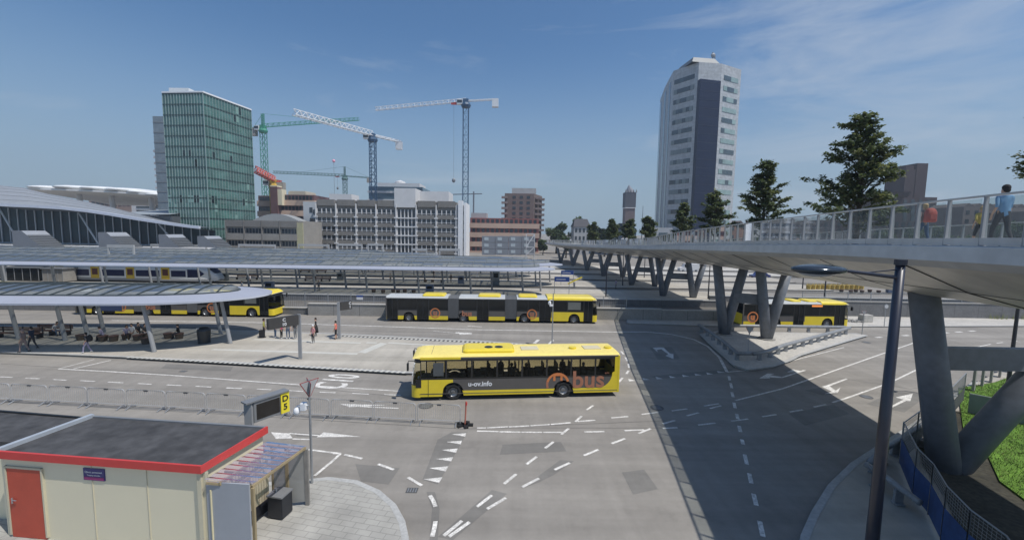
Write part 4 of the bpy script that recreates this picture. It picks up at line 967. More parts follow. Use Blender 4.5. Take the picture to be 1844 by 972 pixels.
for (p0, p1, a0, a1, nseg) in ((fp[3], fp[4], .06, .86, 6), (fp[7], fp[8], .14, .86, 4)):
    d = Vector((p1[0] - p0[0], p1[1] - p0[1])); n = Vector((d.y, -d.x)).normalized()
    for k in range(18):
        z = zt - 5.2 - k * 4.35
        if z < 3: break
        A, B = Vector(p0) + d * a0 + n * .08, Vector(p0) + d * a1 + n * .08
        m_ = MB(); m_.bar((*A, z), (*B, z), .16, 1.9); wb = obj('window_band', m_, TWN if nseg == 6 else TWG, t)
        for i in range(nseg):
            m_ = MB()
            if rr.random() < .45:
                u0, u1 = A.lerp(B, i / nseg) + n * .09, A.lerp(B, (i + .96) / nseg) + n * .09; m_.bar((*u0, z), (*u1, z), .04, 1.8)
            if m_.v: obj('blind', m_, TWM if nseg == 6 else TWN, wb)
for (p0, p1) in ((fp[0], fp[1]), (fp[1], fp[2]), (fp[2], fp[3])):
    d = Vector((p1[0] - p0[0], p1[1] - p0[1])); n = Vector((d.y, -d.x)).normalized(); A, B = Vector(p0) + d * .05 + n * .1, Vector(p0) + d * .45 + n * .1
    m_ = MB(); m_.add([(*A, 4), (*B, 4), (*B, zt - 3), (*A, zt - 3)], [(0, 1, 2, 3)]); obj('stair_glass', m_, TWN, t)
t = thing('low_block', 'low pale block at the foot of the tall office tower', 'building', (0, 0, 0)); a, b = P(1175, 412, 170), P(1208, 410, 170)
m_ = MB(); m_.bb(a.x, b.x, 168, 180, 0, a.z + .5); obj('wall', m_, mat('pale_block', (.36, .38, .40), .7, .1, .3), t); m_ = MB(); m_.bb(a.x + 2, b.x - 2, 167.85, 168, a.z - 3.5, a.z - 1.5); obj('window_band', m_, TWN, t)
# office block with repeated bays
OG = mat('office_panel_grey', (.205, .195, .18), .85, .1, .3, scale2=3); OW = mat('office_white', (.62, .62, .62), .7, .06, .4); OGL = mat('office_glass', (.03, .04, .05), .15, .3, .6, spec=.8); OL = mat('office_wing_grey', (.29, .275, .25), .85, .1, .3, scale2=3)
Yb = 160.0
t = thing('office_block', 'wide grey office block with white frames and rows of small windows', 'office building', (0, 0, 0))
X0, X1 = P(571, 400, Yb).x, P(822, 400, Yb).x; ztop = P(700, 361, Yb).z; zb_ = 1
m_ = MB(); m_.bb(X0, X1, Yb, Yb + 16, 0, ztop - .3); obj('wall', m_, OG, t)
nb_ = 7; bw = (X1 - X0) / nb_; fl = 5; fh = (ztop - 3.0 - 1.5) / 5.0
for b_ in range(nb_):
    x0 = X0 + bw * b_; stair = (b_ == 4)
    if not stair:
        m_ = MB(); m_.bb(x0 + .5, x0 + bw - .5, Yb - .7, Yb, ztop - 2.4, ztop); obj('roof_panel', m_, OG, t, bevel=.08)
    for f in range(fl):
        z0 = 1.2 + fh * f
        m_ = MB(); m_.bb(x0 + .25, x0 + bw - .25, Yb - .12, Yb + .1, z0 + fh * .46, z0 + fh * .90) if not stair else m_.bb(x0 + .3, x0 + bw - .3, Yb - .12, Yb + .1, z0 + .1, z0 + fh - .1)
        w = obj('window_band', m_, OGL, t)
        m_ = MB()
        for i in range(5 if not stair else 6):
            xx = x0 + .3 + (bw - .6) * i / (4 if not stair else 5); m_.bb(xx - .17, xx + .17, Yb - .5, Yb - .05, z0 + fh * (.40 if not stair else 0), z0 + fh * .96)
        if not stair: m_.bb(x0 + .3, x0 + bw - .3, Yb - .55, Yb - .45, z0 + fh * .50, z0 + fh * .54); m_.bb(x0 + .3, x0 + bw - .3, Yb - .55, Yb - .5, z0 + fh * .3, z0 + fh * .34)
        obj('window_mullion', m_, OW, w)
        m_ = MB(); m_.bb(x0 + .2, x0 + bw - .2, Yb - .75, Yb - .15, z0 - fh * .06, z0 + fh * (.38 if not stair else .08)); obj('parapet_panel', m_, OG if not stair else OW, t)
for b_ in range(nb_ + 1):
    x0 = X0 + bw * b_; m_ = MB(); m_.bb(x0 - .18, x0 + .18, Yb - 1.1, Yb, 0, ztop - 1.5)
    for f in range(fl): z0 = 1.2 + fh * f; m_.bb(x0 - .7, x0 + .7, Yb - 1.3, Yb - .8, z0 - .15, z0 + .35)
    obj('white_rib', m_, OW, t)
a, b = P(711, 339, Yb), P(749, 339, Yb); m_ = MB(); m_.bb(a.x, b.x, Yb - .9, Yb + 18, ztop - 2.6, a.z); obj('stair_tower', m_, OW, t)
m_ = MB(); a2 = P(785, 345, Yb); m_.bb(b.x, a2.x + 4, Yb + 6, Yb + 18, ztop, a.z - .4); obj('roof_house', m_, OW, t)
a, b = P(593, 349, Yb + 4), P(633, 349, Yb + 4); m_ = MB(); m_.bb(a.x, b.x, Yb + 4, Yb + 12, ztop - .5, a.z); obj('roof_house', m_, OW, t)
a, b = P(826, 362, Yb), P(834, 362, Yb); m_ = MB(); m_.bb(a.x, b.x, Yb - 1.5, Yb + 1, 0, ztop + .3); obj('end_fin', m_, WHITE, t)
c = P(845, 365, Yb + 12); m_ = MB(); m_.bb(X1, c.x - .6, Yb, Yb + 14, 0, ztop - 1.2); obj('end_wall', m_, OW, t)
for f in range(fl):
    m_ = MB(); z0 = 1.2 + fh * f; m_.bb(b.x + .2, c.x - .8, Yb - .15, Yb - .02, z0 + fh * .4, z0 + fh * .85); obj('window_band', m_, OGL, t)
m_ = MB(); m_.bb(c.x - .6, c.x + .2, Yb - 1, Yb + 12, 0, ztop - .5); obj('end_fin', m_, WHITE, t)
for f in range(fl):
    m_ = MB(); z0 = 1.2 + fh * f; m_.bb(X0 - 1.2, X0, Yb - .6, Yb + 1, z0 + fh * .3, z0 + fh * .8); obj('corner_bracket', m_, OGL, t)
# white gable
t = thing('gable_building', 'narrow pale gable with four small dark windows between low wing and office block', 'building', (0, 0, 0)); a, b = P(547, 368, Yb + 1), P(569, 362, Yb + 1)
m_ = MB(); m_.bb(a.x, b.x + .6, Yb + .5, Yb + 16, 0, a.z + 1); obj('wall', m_, mat('gable_pale', (.50, .52, .53), .8, .06, .3), t)
for k in range(4):
    c = P(559 + k, 378 + k * 19.5, Yb); m_ = MB(); m_.bb(c.x - .6, c.x + .6, Yb + .4, Yb + .55, c.z - 1, c.z + 1); obj('window', m_, OGL, t)
t = thing('low_wing', 'low two storey grey wing with small square windows left of the white gable', 'office building', (0, 0, 0)); Yw = 140; X0, X1 = P(408, 400, Yw).x, P(537, 400, Yw).x; zz_ = P(470, 397, Yw).z
m_ = MB(); m_.bb(X0, X1 + 1.5, Yw, Yw + 14, 0, zz_); obj('wall', m_, OL, t)
m_ = MB(); m_.bb(X1 - .4, X1 + 1.7, Yw - .5, Yw, 0, zz_ - .6); obj('stair_panel', m_, mat('yellowed_panel', (.42, .40, .25), .7, .1, .5), t)
for b_ in range(4):
    bw = (X1 - X0) / 4; x0 = X0 + bw * b_
    m_ = MB(); m_.bb(x0 - .12, x0 + .12, Yw - .7, Yw, 0, zz_); obj('rib', m_, OG, t); m_ = MB(); m_.bb(x0 + .2, x0 + bw - .2, Yw - .6, Yw, zz_ - 2.2, zz_ - .1); obj('roof_panel', m_, OG, t)
    for f in range(3):
        z1_ = zz_ - 2.5 - f * 4.2
        if z1_ < 2: continue
        m_ = MB(); m_.bb(x0 + .2, x0 + bw - .2, Yw - .7, Yw, z1_ - 4.1, z1_ - 2.0); obj('parapet_panel', m_, OL, t)
        for i in range(5):
            m_ = MB(); xx = x0 + .9 + (bw - 1.8) * i / 4; m_.bb(xx - .38, xx + .38, Yw - .1, Yw, z1_ - 1.8, z1_ - .25); obj('window', m_, OGL, t)
t = thing('curved_roof_hall', 'small grey curved roof behind the low office wing', 'building', (0, 0, 0)); a, b = P(455, 395, 152), P(538, 400, 152); m_ = MB(); n = 12; pts = [(a.x + (b.x - a.x) * i / n, a.z - 1 + 3.2 * math.sin(math.pi * (i + 1) / (n + 2))) for i in range(n + 1)]
vs = [(x, 152, z) for x, z in pts] + [(x, 158, z) for x, z in pts] + [(x, 152, 0) for x, z in pts] + [(x, 158, 0) for x, z in pts]; n += 1
m_.add(vs, [(i, i + 1, n + i + 1, n + i) for i in range(n - 1)] + [(2 * n + i, 2 * n + i + 1, i + 1, i) for i in range(n - 1)]); obj('roof', m_, mat('grey_roof', (.30, .31, .31), .6, .08, .4), t)
# pink banded block left
PINK = mat('pink_concrete', (.60, .44, .34), .85, .08, .3); PDK = mat('purple_facade', (.16, .09, .09), .6, .15, .4)
def banded(name, lab, xa, xb, ytop, Y, dep, nfl, fh_, m_band, m_win, yaw=0, top_dark=True, nwin=10, cat='apartment building', zoff=0):
    t = thing(name, lab, cat, (0, 0, 0)); a, b = P(xa, ytop, Y), P(xb, ytop, Y); W_ = b.x - a.x
    m_ = MB(); m_.bb(a.x + .4, b.x - .4, Y + .5, Y + dep, 0, a.z); obj('wall', m_, m_win, t)
    for k in range(nfl):
        z = a.z - 2.4 - k * fh_
        if z < 0: break
        m_ = MB(); m_.bb(a.x, b.x, Y, Y + dep + .3, z - fh_ * .52, z); obj('balcony_band', m_, m_band, t)
        for i in range(nwin):
            m_ = MB(); xx = a.x + 1 + (W_ - 2) * (i + .5) / nwin; m_.bb(xx - W_ / nwin * .28, xx + W_ / nwin * .28, Y + .38, Y + .5, z + .1, z + fh_ * .42)
            if k < 7: obj('window', m_, OGL, t)
    return t, a, b
t, a, b = banded('terraced_block', 'salmon banded terraced block behind the red crane, purple stair tower', 494, 566, 350, 185, 20, 5, 4.6, PINK, PDK)
m_ = MB(); c = P(524, 343, 185); m_.bb(a.x + 5, a.x + 13, 187, 197, a.z - 1, c.z); obj('roof_house', m_, mat('cream_roof_house', (.55, .50, .40), .7, .05, .5), t, bevel=.3)
t, a, b = banded('terraced_block', 'left salmon banded wing between green tower and purple stair tower', 462, 489, 352, 190, 18, 5, 4.6, PINK, PDK, nwin=4)
t = thing('stair_tower', 'tall purple brick stair tower between the two salmon banded wings', 'tower', (0, 0, 0)); a, b = P(486, 336, 183), P(499, 336, 183); m_ = MB(); m_.bb(a.x, b.x, 183, 188, 0, a.z); obj('wall', m_, PDK, t); m_ = MB(); m_.bb(b.x, b.x + 1.8, 183.2, 187, a.z - 8, a.z - 1); m_.bb(a.x, b.x, 183, 188, a.z, a.z + .5); obj('shaft', m_, CREAM, t)
# distant blue glass hospital-like block behind office
t = thing('glass_block', 'grey blue glazed block with domed roof light behind the office block', 'office building', (0, 0, 0)); a, b = P(664, 352, 215), P(712, 340, 215); m_ = MB(); m_.bb(a.x, b.x + 14, 215, 235, 0, P(690, 336, 215).z); obj('wall', m_, mat('bluegrey_glass', (.10, .16, .20), .2, .2, .3), t)
m_ = MB(); p = P(700, 334, 215); m_.bb(a.x + 4, b.x + 12, 217, 232, p.z - 1, p.z + 1.5); m_.tube([(p.x + 4, 222, p.z + 1), (p.x + 4, 222, p.z + 2.6), (p.x + 4, 222, p.z + 3.5)], [2.8, 2.8, .3], 12); obj('roof_house', m_, OW, t)
for k in range(4):
    m_ = MB(); z = P(690, 344, 215).z - k * 4.2; m_.bb(a.x - .5, b.x + 10, 214.6, 215, z - 1.0, z); obj('floor_band', m_, OW, t)
# brown residential tower
BR = mat('brown_brick', (.17, .135, .125), .9, .1, .3, scale2=2)
t = thing('brown_tower', 'brown brick apartment tower with stacked balconies right of the tallest crane', 'apartment tower', (0, 0, 0)); Y = 210; a, b = P(909, 348, Y), P(962, 348, Y); ca = P(965, 352, Y + 14)
fpb = [(a.x, Y), (b.x, Y), (b.x + 5, Y + 14), (a.x + 4, Y + 14)]
m_ = MB(); m_.prism(fpb, 0, a.z); obj('wall', m_, BR, t)
m_ = MB(); p0, p1 = P(922, 339, Y + 3), P(962, 339, Y + 3); m_.bb(p0.x, p1.x + 1, Y + 2, Y + 13, a.z - .2, p0.z); obj('roof_house', m_, mat('pale_plant', (.42, .42, .42), .7, .08, .4), t)
for k in range(7):
    z = a.z - 2.5 - k * 2.7
    for (x0, x1, y0, y1) in ((a.x - 1.6, a.x + 1.5, Y - 1, Y + 2), (b.x + .6, b.x + 3.6, Y + 1, Y + 6), (b.x + 3, b.x + 6, Y + 8, Y + 13)):
        m_ = MB(); m_.bb(x0, x1, y0, y1, z, z + 1.0); obj('balcony', m_, mat('balcony_brown', (.24, .20, .19), .8, .1, .4), t)
    for i in range(3):
        m_ = MB(); xx = a.x + 4 + i * 3.6; m_.bb(xx, xx + 1.6, Y - .1, Y, z, z + 1.3); obj('window', m_, OGL, t)
# salmon low block
t, a, b = banded('banded_building', 'long salmon and red banded low block below the brown apartment tower', 845, 972, 392, 195, 18, 4, 4.4, mat('salmon_band', (.52, .38, .30), .85, .08, .3), mat('red_brown_wall', (.26, .10, .09), .85, .12, .4), nwin=14)
m_ = MB(); p0, p1 = P(848, 383, 197), P(876, 383, 197); m_.bb(p0.x, p1.x, 198, 208, a.z - 1, p0.z); obj('roof_house', m_, mat('pale_plant', (.4, .4, .4)), t)
# stacked site cabins
CAB = mat('cabin_grey', (.22, .235, .26), .6, .06, .5); Y = 150
for f in range(3):
    for i in range(4):
        a = P(868 + i * 24, 425 + f * 11.5, Y); b = P(891.5 + i * 24, 425 + f * 11.5, Y); z = a.z
        t = thing('site_cabin', ['top row', 'middle row', 'bottom row'][f] + ' grey site cabin, ' + ['first from the left', 'second from the left', 'third from the left', 'last on the right'][i] + ' below the salmon block', 'cabin', (0, 0, 0), 0, 'stacked site cabins')
        h = 11.0 / 740 * Y; m_ = MB(); m_.bb(a.x, b.x, Y, Y + 5, z - h, z if f else z); obj('wall', m_, CAB, t); m_ = MB(); m_.bb(a.x + .8, a.x + 2.4, Y - .06, Y, z - h * .7, z - h * .2); obj('window', m_, mat('cabin_window', (.45, .50, .52), .3, .1, 1), t)
# scaffold stair with netting
t = thing('scaffold_tower', 'pale scaffold stair tower right of the stacked cabins', 'scaffold', (0, 0, 0)); a, b = P(948, 421, 148), P(963, 421, 148); m_ = MB()
for x in (a.x, b.x):
    for y in (148, 151): m_.bb(x - .1, x + .1, y - .1, y + .1, 0, a.z)
for k in range(5): z = a.z * k / 4; m_.bb(a.x, b.x, 147.9, 148.1, z - .1, z + .1)
m_.bar((a.x, 148, 2), (b.x, 148, a.z * .5), .1, .3); m_.bar((a.x, 148, a.z * .5), (b.x, 148, a.z), .1, .3); obj('frame', m_, OW, t)
# cathedral tower in scaffold
t = thing('church_tower', 'far church tower wrapped in dark scaffolding with a pale spire', 'church tower', (0, 0, 0)); Y = 420; a, b = P(1127, 346, Y), P(1146, 346, Y); cx = (a.x + b.x) / 2; hw = (b.x - a.x) / 2
SCF = mat('scaffold_mesh', (.075, .08, .095), .9, .12, .15, scale2=1)
m_ = MB(); m_.bb(cx - hw, cx + hw, Y, Y + 2 * hw, P(1135, 373, Y).z, a.z); obj('scaffold_wrap', m_, SCF, t); m_ = MB(); m_.bb(cx - hw * .92, cx + hw * .92, Y + .5, Y + 2 * hw - .5, 0, P(1135, 373, Y).z); obj('shaft', m_, mat('old_brick', (.15, .11, .105), .9, .12, .3), t)
m_ = MB(); m_.bb(cx - hw * 1.02, cx + hw * 1.02, Y - .2, Y + 2 * hw, P(1135, 375, Y).z, P(1135, 373.5, Y).z); obj('white_band', m_, OW, t)
m_ = MB(); m_.tube([(cx, Y + hw, a.z), (cx, Y + hw, P(1135, 342, Y).z), (cx - 1, Y + hw, P(1134, 332, Y).z)], [hw * .95, hw * .75, .2], 8); obj('spire', m_, mat('slate_pale', (.20, .21, .24), .7, .1, .3), t)
for i in range(5): m_ = MB(); x = cx - hw + i * hw / 2; m_.tube([(x, Y, a.z), (x, Y, a.z + 3)], [.8, .1], 4); obj('pinnacle', m_, OG, t)
t = thing('flagpole_mast', 'thin mast between the church tower and the office tower', 'mast', (0, 0, 0)); a = P(1158, 371, 250); m_ = MB(); m_.tube([(a.x, 250, 0), (a.x, 250, a.z)], [.35, .12], 6); obj('pole', m_, GREYM, t)
# old white villas with dark roofs
for (xa, xb, yt, Y, lab) in ((1034, 1062, 404, 190, 'old white villa with dark gable roof between the bridge trees'), (1108, 1146, 410, 230, 'low far house with dark roof left of the office tower')):
    t = thing('villa', lab, 'house', (0, 0, 0)); a, b = P(xa, yt, Y), P(xb, yt, Y); m_ = MB(); m_.bb(a.x, b.x, Y, Y + 9, 0, a.z - 1); obj('wall', m_, mat('villa_white', (.42, .42, .42), .8, .08, .5), t)
    m_ = MB(); c = (a.x + b.x) / 2; z = a.z - 1; m_.add([(a.x - .4, Y - .4, z), (b.x + .4, Y - .4, z), (b.x + .4, Y + 9.4, z), (a.x - .4, Y + 9.4, z), (c - 3, Y + 3, z + 3.6), (c + 3, Y + 3, z + 3.6)], [(0, 1, 5, 4), (1, 2, 5), (2, 3, 4, 5), (3, 0, 4)]); obj('roof', m_, mat('slate', (.07, .07, .08), .8, .1, 1), t)
    for i in range(4):
        for k in range(2): m_ = MB(); xx = a.x + (b.x - a.x) * (i + .3) / 4; m_.bb(xx, xx + .9, Y - .08, Y, z - 2.6 - k * 3.6, z - .8 - k * 3.6); obj('window', m_, OGL, t)
# brick office with tower on the right
BK = mat('dark_brick', (.045, .030, .033), .9, .12, .2, scale2=1.5)
t = thing('brick_office', 'massive dark brick office with stepped square tower behind the footbridge', 'office building', (0, 0, 0)); Y = 230
def bbpx(x0, x1, ytop, Y, dep, m, name, zb=0, mm=None):
    a, b = P(x0, ytop, Y), P(x1, ytop, Y); q = MB(); q.bb(a.x, b.x, Y, Y + dep, zb, a.z); return obj(name, q, m, t), a, b
bbpx(1597, 1688, 354, Y, 26, BK, 'wall'); o, a, b = bbpx(1636, 1660, 305, Y + 3, 14, BK, 'tower'); 
bbpx(1632, 1647, 298, Y + 2.6, 9, BK, 'tower_pier'); bbpx(1652, 1672, 294, Y + 2.8, 12, BK, 'tower_pier'); bbpx(1480, 1740, 396, Y - 4, 20, BK, 'wing')
m_ = MB(); p = P(1602, 354, Y - 3); m_.tube([(p.x + 3, Y, p.z), (p.x + 3, Y, p.z + 2.2)], [7.5, 8.5], 16); obj('round_roof', m_, BK, t)
for i in range(12):
    m_ = MB(); p = P(1630 + (i % 4) * 14, 366 + (i // 4) * 14, Y - .2); m_.bb(p.x - 1.0, p.x + 1.0, Y - .15, Y, p.z - 2.0, p.z + 2.0); obj('window', m_, OGL, t)
for i in range(22):
    for k in range(2):
        m_ = MB(); p = P(1488 + i * 11.6, 404 + k * 11, Y - 4.2); m_.bb(p.x - .9, p.x + .9, Y - 4.15, Y - 4, p.z - 1.2, p.z + 1.2); obj('window', m_, OGL, t)
for (xa, xb, yt, Y, lab, m) in ((1736, 1850, 372, 190, 'long brown brick row of houses behind the walking man on the bridge', BR), (1860, 1990, 380, 170, 'brown housing block at the far right edge', BR), (1270, 1340, 402, 210, 'orange brown shed under the tall tower behind the bridge railing', mat('rust_wall', (.26, .13, .09), .85, .12, .4)), (1340, 1420, 408, 220, 'grey and white workshop behind the bridge railing', mat('pale_plant', (.4, .4, .4))), (1405, 1480, 405, 215, 'dark brick hall left of the big bridge tree', BK)):
    t = thing('far_building', lab, 'building', (0, 0, 0), 0); o, a, b = bbpx(xa, xb, yt, Y, 16, m, 'wall')
    n = int((b.x - a.x) / 4)
    for i in range(n):
        for k in range(2): q_ = MB(); xx = a.x + 2 + i * 4; q_.bb(xx - .8, xx + .8, Y - .12, Y, a.z - 3.5 - k * 4, a.z - 1.7 - k * 4); obj('window', q_, OGL, t)
    q_ = MB(); n = 6
    for i in range(n): x0 = a.x + (b.x - a.x) * i / n; x1 = a.x + (b.x - a.x) * (i + 1) / n; q_.add([(x0, Y, a.z), (x1, Y, a.z), (x1, Y + 16, a.z), (x0, Y + 16, a.z), ((x0 + x1) / 2, Y, a.z + 1.6), ((x0 + x1) / 2, Y + 16, a.z + 1.6)], [(0, 1, 4), (1, 2, 5, 4), (3, 5, 2), (0, 4, 5, 3)])
    obj('roof', q_, mat('roof_brown', (.12, .10, .095), .9, .12, .5), t)
# ---------------------------------------------------------------- station hall on the left
HR = mat('hall_roof', (.36, .375, .39), .5, .06, .15, metal=.3, scale2=1); HG = mat('hall_glass', (.010, .028, .036), .35, .5, .08, spec=.3, scale2=.3); HB = mat('hall_beam', (.42, .45, .47), .5, .05, .4)
t = thing('station_hall', 'large station hall with sweeping curved grey roof and tall glass wall', 'station', (0, 0, 0))
Yh = 122.0
EP = [(-220, 352), (-100, 356), (0, 369), (60, 371.5), (110, 374.5), (160, 380), (200, 386), (250, 394.5), (300, 402), (340, 407.5), (360, 409.5)]
RP = [(-220, 300), (-100, 318), (0, 334), (40, 338), (90, 350), (150, 362), (200, 373), (250, 386), (300, 398), (340, 406), (360, 409.4)]
e = [P(x, y, Yh - 6) for x, y in EP]; r_ = [P(x, y, Yh + 22) for x, y in RP]; r_[-1] = e[-1] + Vector((.5, 4, 0)); n = len(e)
m_ = MB(); rows = []
for k in range(7):
    u = k / 6; rows += [(a.x + (b.x - a.x) * u, a.y + (b.y - a.y) * u, a.z + (b.z - a.z) * (1 - (1 - u) ** 1.35)) for a, b in zip(e, r_)]
m_.add(rows, [(k * n + i, k * n + i + 1, (k + 1) * n + i + 1, (k + 1) * n + i) for k in range(6) for i in range(n - 1)]); obj('roof', m_, HR, t)
m_ = MB()
for k in (1, 2, 3, 4, 5): pass
for k in range(1, 7):
    for i in range(n - 1): m_.bar(Vector(rows[k * n + i]) + Vector((0, 0, .04)), Vector(rows[k * n + i + 1]) + Vector((0, 0, .04)), .12, .06) if k < 6 else None
obj('roof_seam', m_, GREYM, t)
m_ = MB()
for a, b in zip(e, e[1:]): m_.bar(a + Vector((0, -.1, 0)), b + Vector((0, -.1, 0)), .8, .75)
obj('roof_edge', m_, RIMW, t)
m_ = MB(); vs = []
for a in e: vs += [(a.x, Yh - 6, a.z - .4), (a.x, Yh, a.z - 1.1)]
m_.add(vs, [(2 * i, 2 * i + 2, 2 * i + 3, 2 * i + 1) for i in range(n - 1)]); obj('eaves', m_, mat('eaves_dark', (.12, .13, .14), .6, .1, .3), t)
m_ = MB(); vs = []
for a in e: vs += [(a.x, Yh, 0), (a.x, Yh, a.z - .8)]
m_.add(vs, [(2 * i, 2 * i + 2, 2 * i + 3, 2 * i + 1) for i in range(n - 1)]); obj('glass_wall', m_, HG, t)
def eavez(x):
    for a, b in zip(e, e[1:]):
        if a.x <= x <= b.x: return a.z + (b.z - a.z) * (x - a.x) / (b.x - a.x) - .9
    return 5
x = e[0].x + 1; k = 0
while x < e[-1].x - 1:
    m_ = MB(); m_.bb(x - .1, x + .1, Yh - .3, Yh - .05, 0, eavez(x)); obj('mullion', m_, HB, t); x += 2.55; k += 1
    if k % 9 == 4: m_ = MB(); m_.tube([(x + 1, Yh - 3, 4), (x - 4.5, Yh - 3, eavez(x - 4.5))], .22, 8); obj('raking_strut', m_, HB, t)
m_ = MB(); m_.bb(e[0].x, e[-1].x, Yh - .5, Yh - .2, P(100, 436, Yh).z - .5, P(100, 436, Yh).z - .2); obj('transom', m_, HB, t)
m_ = MB(); zc = P(100, 441, Yh - 5).z; m_.bb(e[0].x, P(410, 441, Yh).x, Yh - 8, Yh - 4, zc - .5, zc); obj('ledge', m_, OW, t)
# sloping skylight wedges
for (xa, xt_, xb, yt, lab) in ((21, 37, 76, 415, 'sloping grey rooflight wedge, leftmost and largest of the row'), (176, 190, 223, 418, 'second sloping rooflight wedge from the left'), (285, 297, 323, 422, 'third sloping rooflight wedge, near the roof tip'), (355, 366, 392, 425, 'smallest sloping rooflight wedge beside the low office wing')):
    Y = 106; z1 = P(xa, yt, Y).z; zb = P(xa, 445, Y).z; x0, x1, x2 = P(xa, yt, Y).x, P(xt_, yt, Y).x, P(xb, 445, Y).x; D_ = 5.5
    t = thing('rooflight', lab, 'rooflight', (0, 0, 0), 0, 'sloping rooflights in front of the station hall')
    m_ = MB(); m_.add([(x0, Y, zb), (x2, Y, zb), (x1, Y, z1), (x0, Y, z1), (x0, Y + D_, zb), (x2, Y + D_, zb), (x1, Y + D_, z1), (x0, Y + D_, z1)], [(0, 1, 2, 3), (7, 6, 5, 4), (0, 3, 7, 4)]); obj('side_wall', m_, mat('rooflight_side', (.20, .21, .23), .7, .06, .4), t)
    m_ = MB(); m_.add([(x0, Y, z1), (x1, Y, z1), (x1, Y + D_, z1), (x0, Y + D_, z1)], [(0, 1, 2, 3)]); m_.add([(x1, Y, z1), (x2, Y, zb), (x2, Y + D_, zb), (x1, Y + D_, z1)], [(0, 1, 2, 3)]); obj('louvre_face', m_, mat('louvre_grey', (.09, .10, .11), .8, .06, .5), t)
    q0, q1 = Vector((x1, Y, z1)), Vector((x2, Y, zb)); up = Vector((.05, 0, .06)); dv = Vector((0, D_, 0)); m_ = MB(); a = q0.lerp(q1, .02) + up; b = q0.lerp(q1, .27) + up; m_.add([a, b, b + dv, a + dv], [(0, 1, 2, 3)]); obj('top_pane', m_, mat('pale_pane', (.30, .32, .35), .5, .05, .6), t)
    for k in range(5): m_ = MB(); a = q0.lerp(q1, .36 + k * .13) + up; m_.bar(a, a + dv, .22, .10); obj('slat', m_, mat('slat_grey', (.19, .20, .215), .6, .08, 1), t)
# scalloped white canopy behind
t = thing('scalloped_canopy', 'white scalloped cloud shaped canopy on white columns behind the station hall', 'canopy', (0, 0, 0)); Y = 190
m_ = MB(); cs = [(65, 334, 30), (112, 333.5, 32), (160, 335.5, 30), (205, 338, 30), (243, 342.5, 26), (275, 347.5, 24), (305, 349, 24)]
for i, (x, y, hw_) in enumerate(cs):
    p = P(x, y, Y); w = hw_ / 740 * Y; m_.ball((p.x, Y + 14, p.z - .8), (w * 1.02, 17, 1.5), 0, 20, 8)
obj('scallop_roof', m_, mat('membrane_white', (.74, .76, .77), .5, .05, .2), t, True)
m_ = MB(); a, b = P(45, 338, Y), P(250, 349, Y); vs = []
for i in range(9):
    u = i / 8; x = a.x + (P(312, 350, Y).x - a.x) * u; z = P(45 + 267 * u, 337 + 13 * u ** 1.6, Y).z; vs += [(x, Y - 1, z - .5), (x, Y + 42, z - 5.5), (x, Y - 1, z - 1.2)]
m_.add(vs, [(3 * i + 2, 3 * i + 5, 3 * i + 4, 3 * i + 1) for i in range(8)] + [(3 * i, 3 * i + 3, 3 * i + 5, 3 * i + 2) for i in range(8)]); obj('underside', m_, mat('membrane_shade', (.78, .78, .76), .7, .08, .2), t)
for x in (142, 200, 271, 60):
    p = P(x, 350, Y + 8); m_ = MB(); m_.tube([(p.x + 2, Y + 8, 0), (p.x, Y + 8, p.z + 1)], [1.3, 1.1], 10); obj('column', m_, OW, t)
t = thing('far_building', 'far brown rounded building glimpsed beneath the white scalloped canopy', 'building', (0, 0, 0)); o, a, b = bbpx(160, 235, 360, 260, 20, mat('rosy_brick', (.30, .22, .19), .85, .1, .3), 'wall')
for i in range(9):
    q_ = MB(); p = P(168 + i * 8, 366, 259.8); q_.bb(p.x - 1, p.x + 1, 259.7, 260, p.z - 1, p.z + 1); obj('window', q_, OGL, t)
t = thing('far_building', 'far white building with louvre rows beside the green tower foot', 'building', (0, 0, 0)); o, a, b = bbpx(236, 300, 361, 250, 20, OW, 'wall')
for k in range(5):
    q_ = MB(); z = a.z - 1.2 - k * 2.2; q_.bb(a.x + 3, b.x - 3, 249.8, 250, z - .9, z); obj('louvre_band', q_, OGL, t)
t = thing('service_hall', 'low dark grey hall roof between the station roof and the green tower', 'hall', (0, 0, 0)); a, b, c = P(190, 383, 150), P(300, 376, 150), P(300, 398, 150)
m_ = MB(); m_.prism([(a.x, 145), (b.x + 6, 145), (b.x + 6, 175), (a.x, 175)], 0, a.z - 1); obj('wall', m_, mat('hall_side', (.10, .11, .12), .6, .1, .4), t); m_ = MB(); m_.add([(a.x, 144, a.z - 1), (b.x + 6, 144, a.z - .4), (b.x + 6, 178, b.z + 2), (a.x, 178, b.z + 1)], [(0, 1, 2, 3)]); obj('roof', m_, mat('hall_roof_grey', (.30, .33, .35), .5, .05, .3), t)
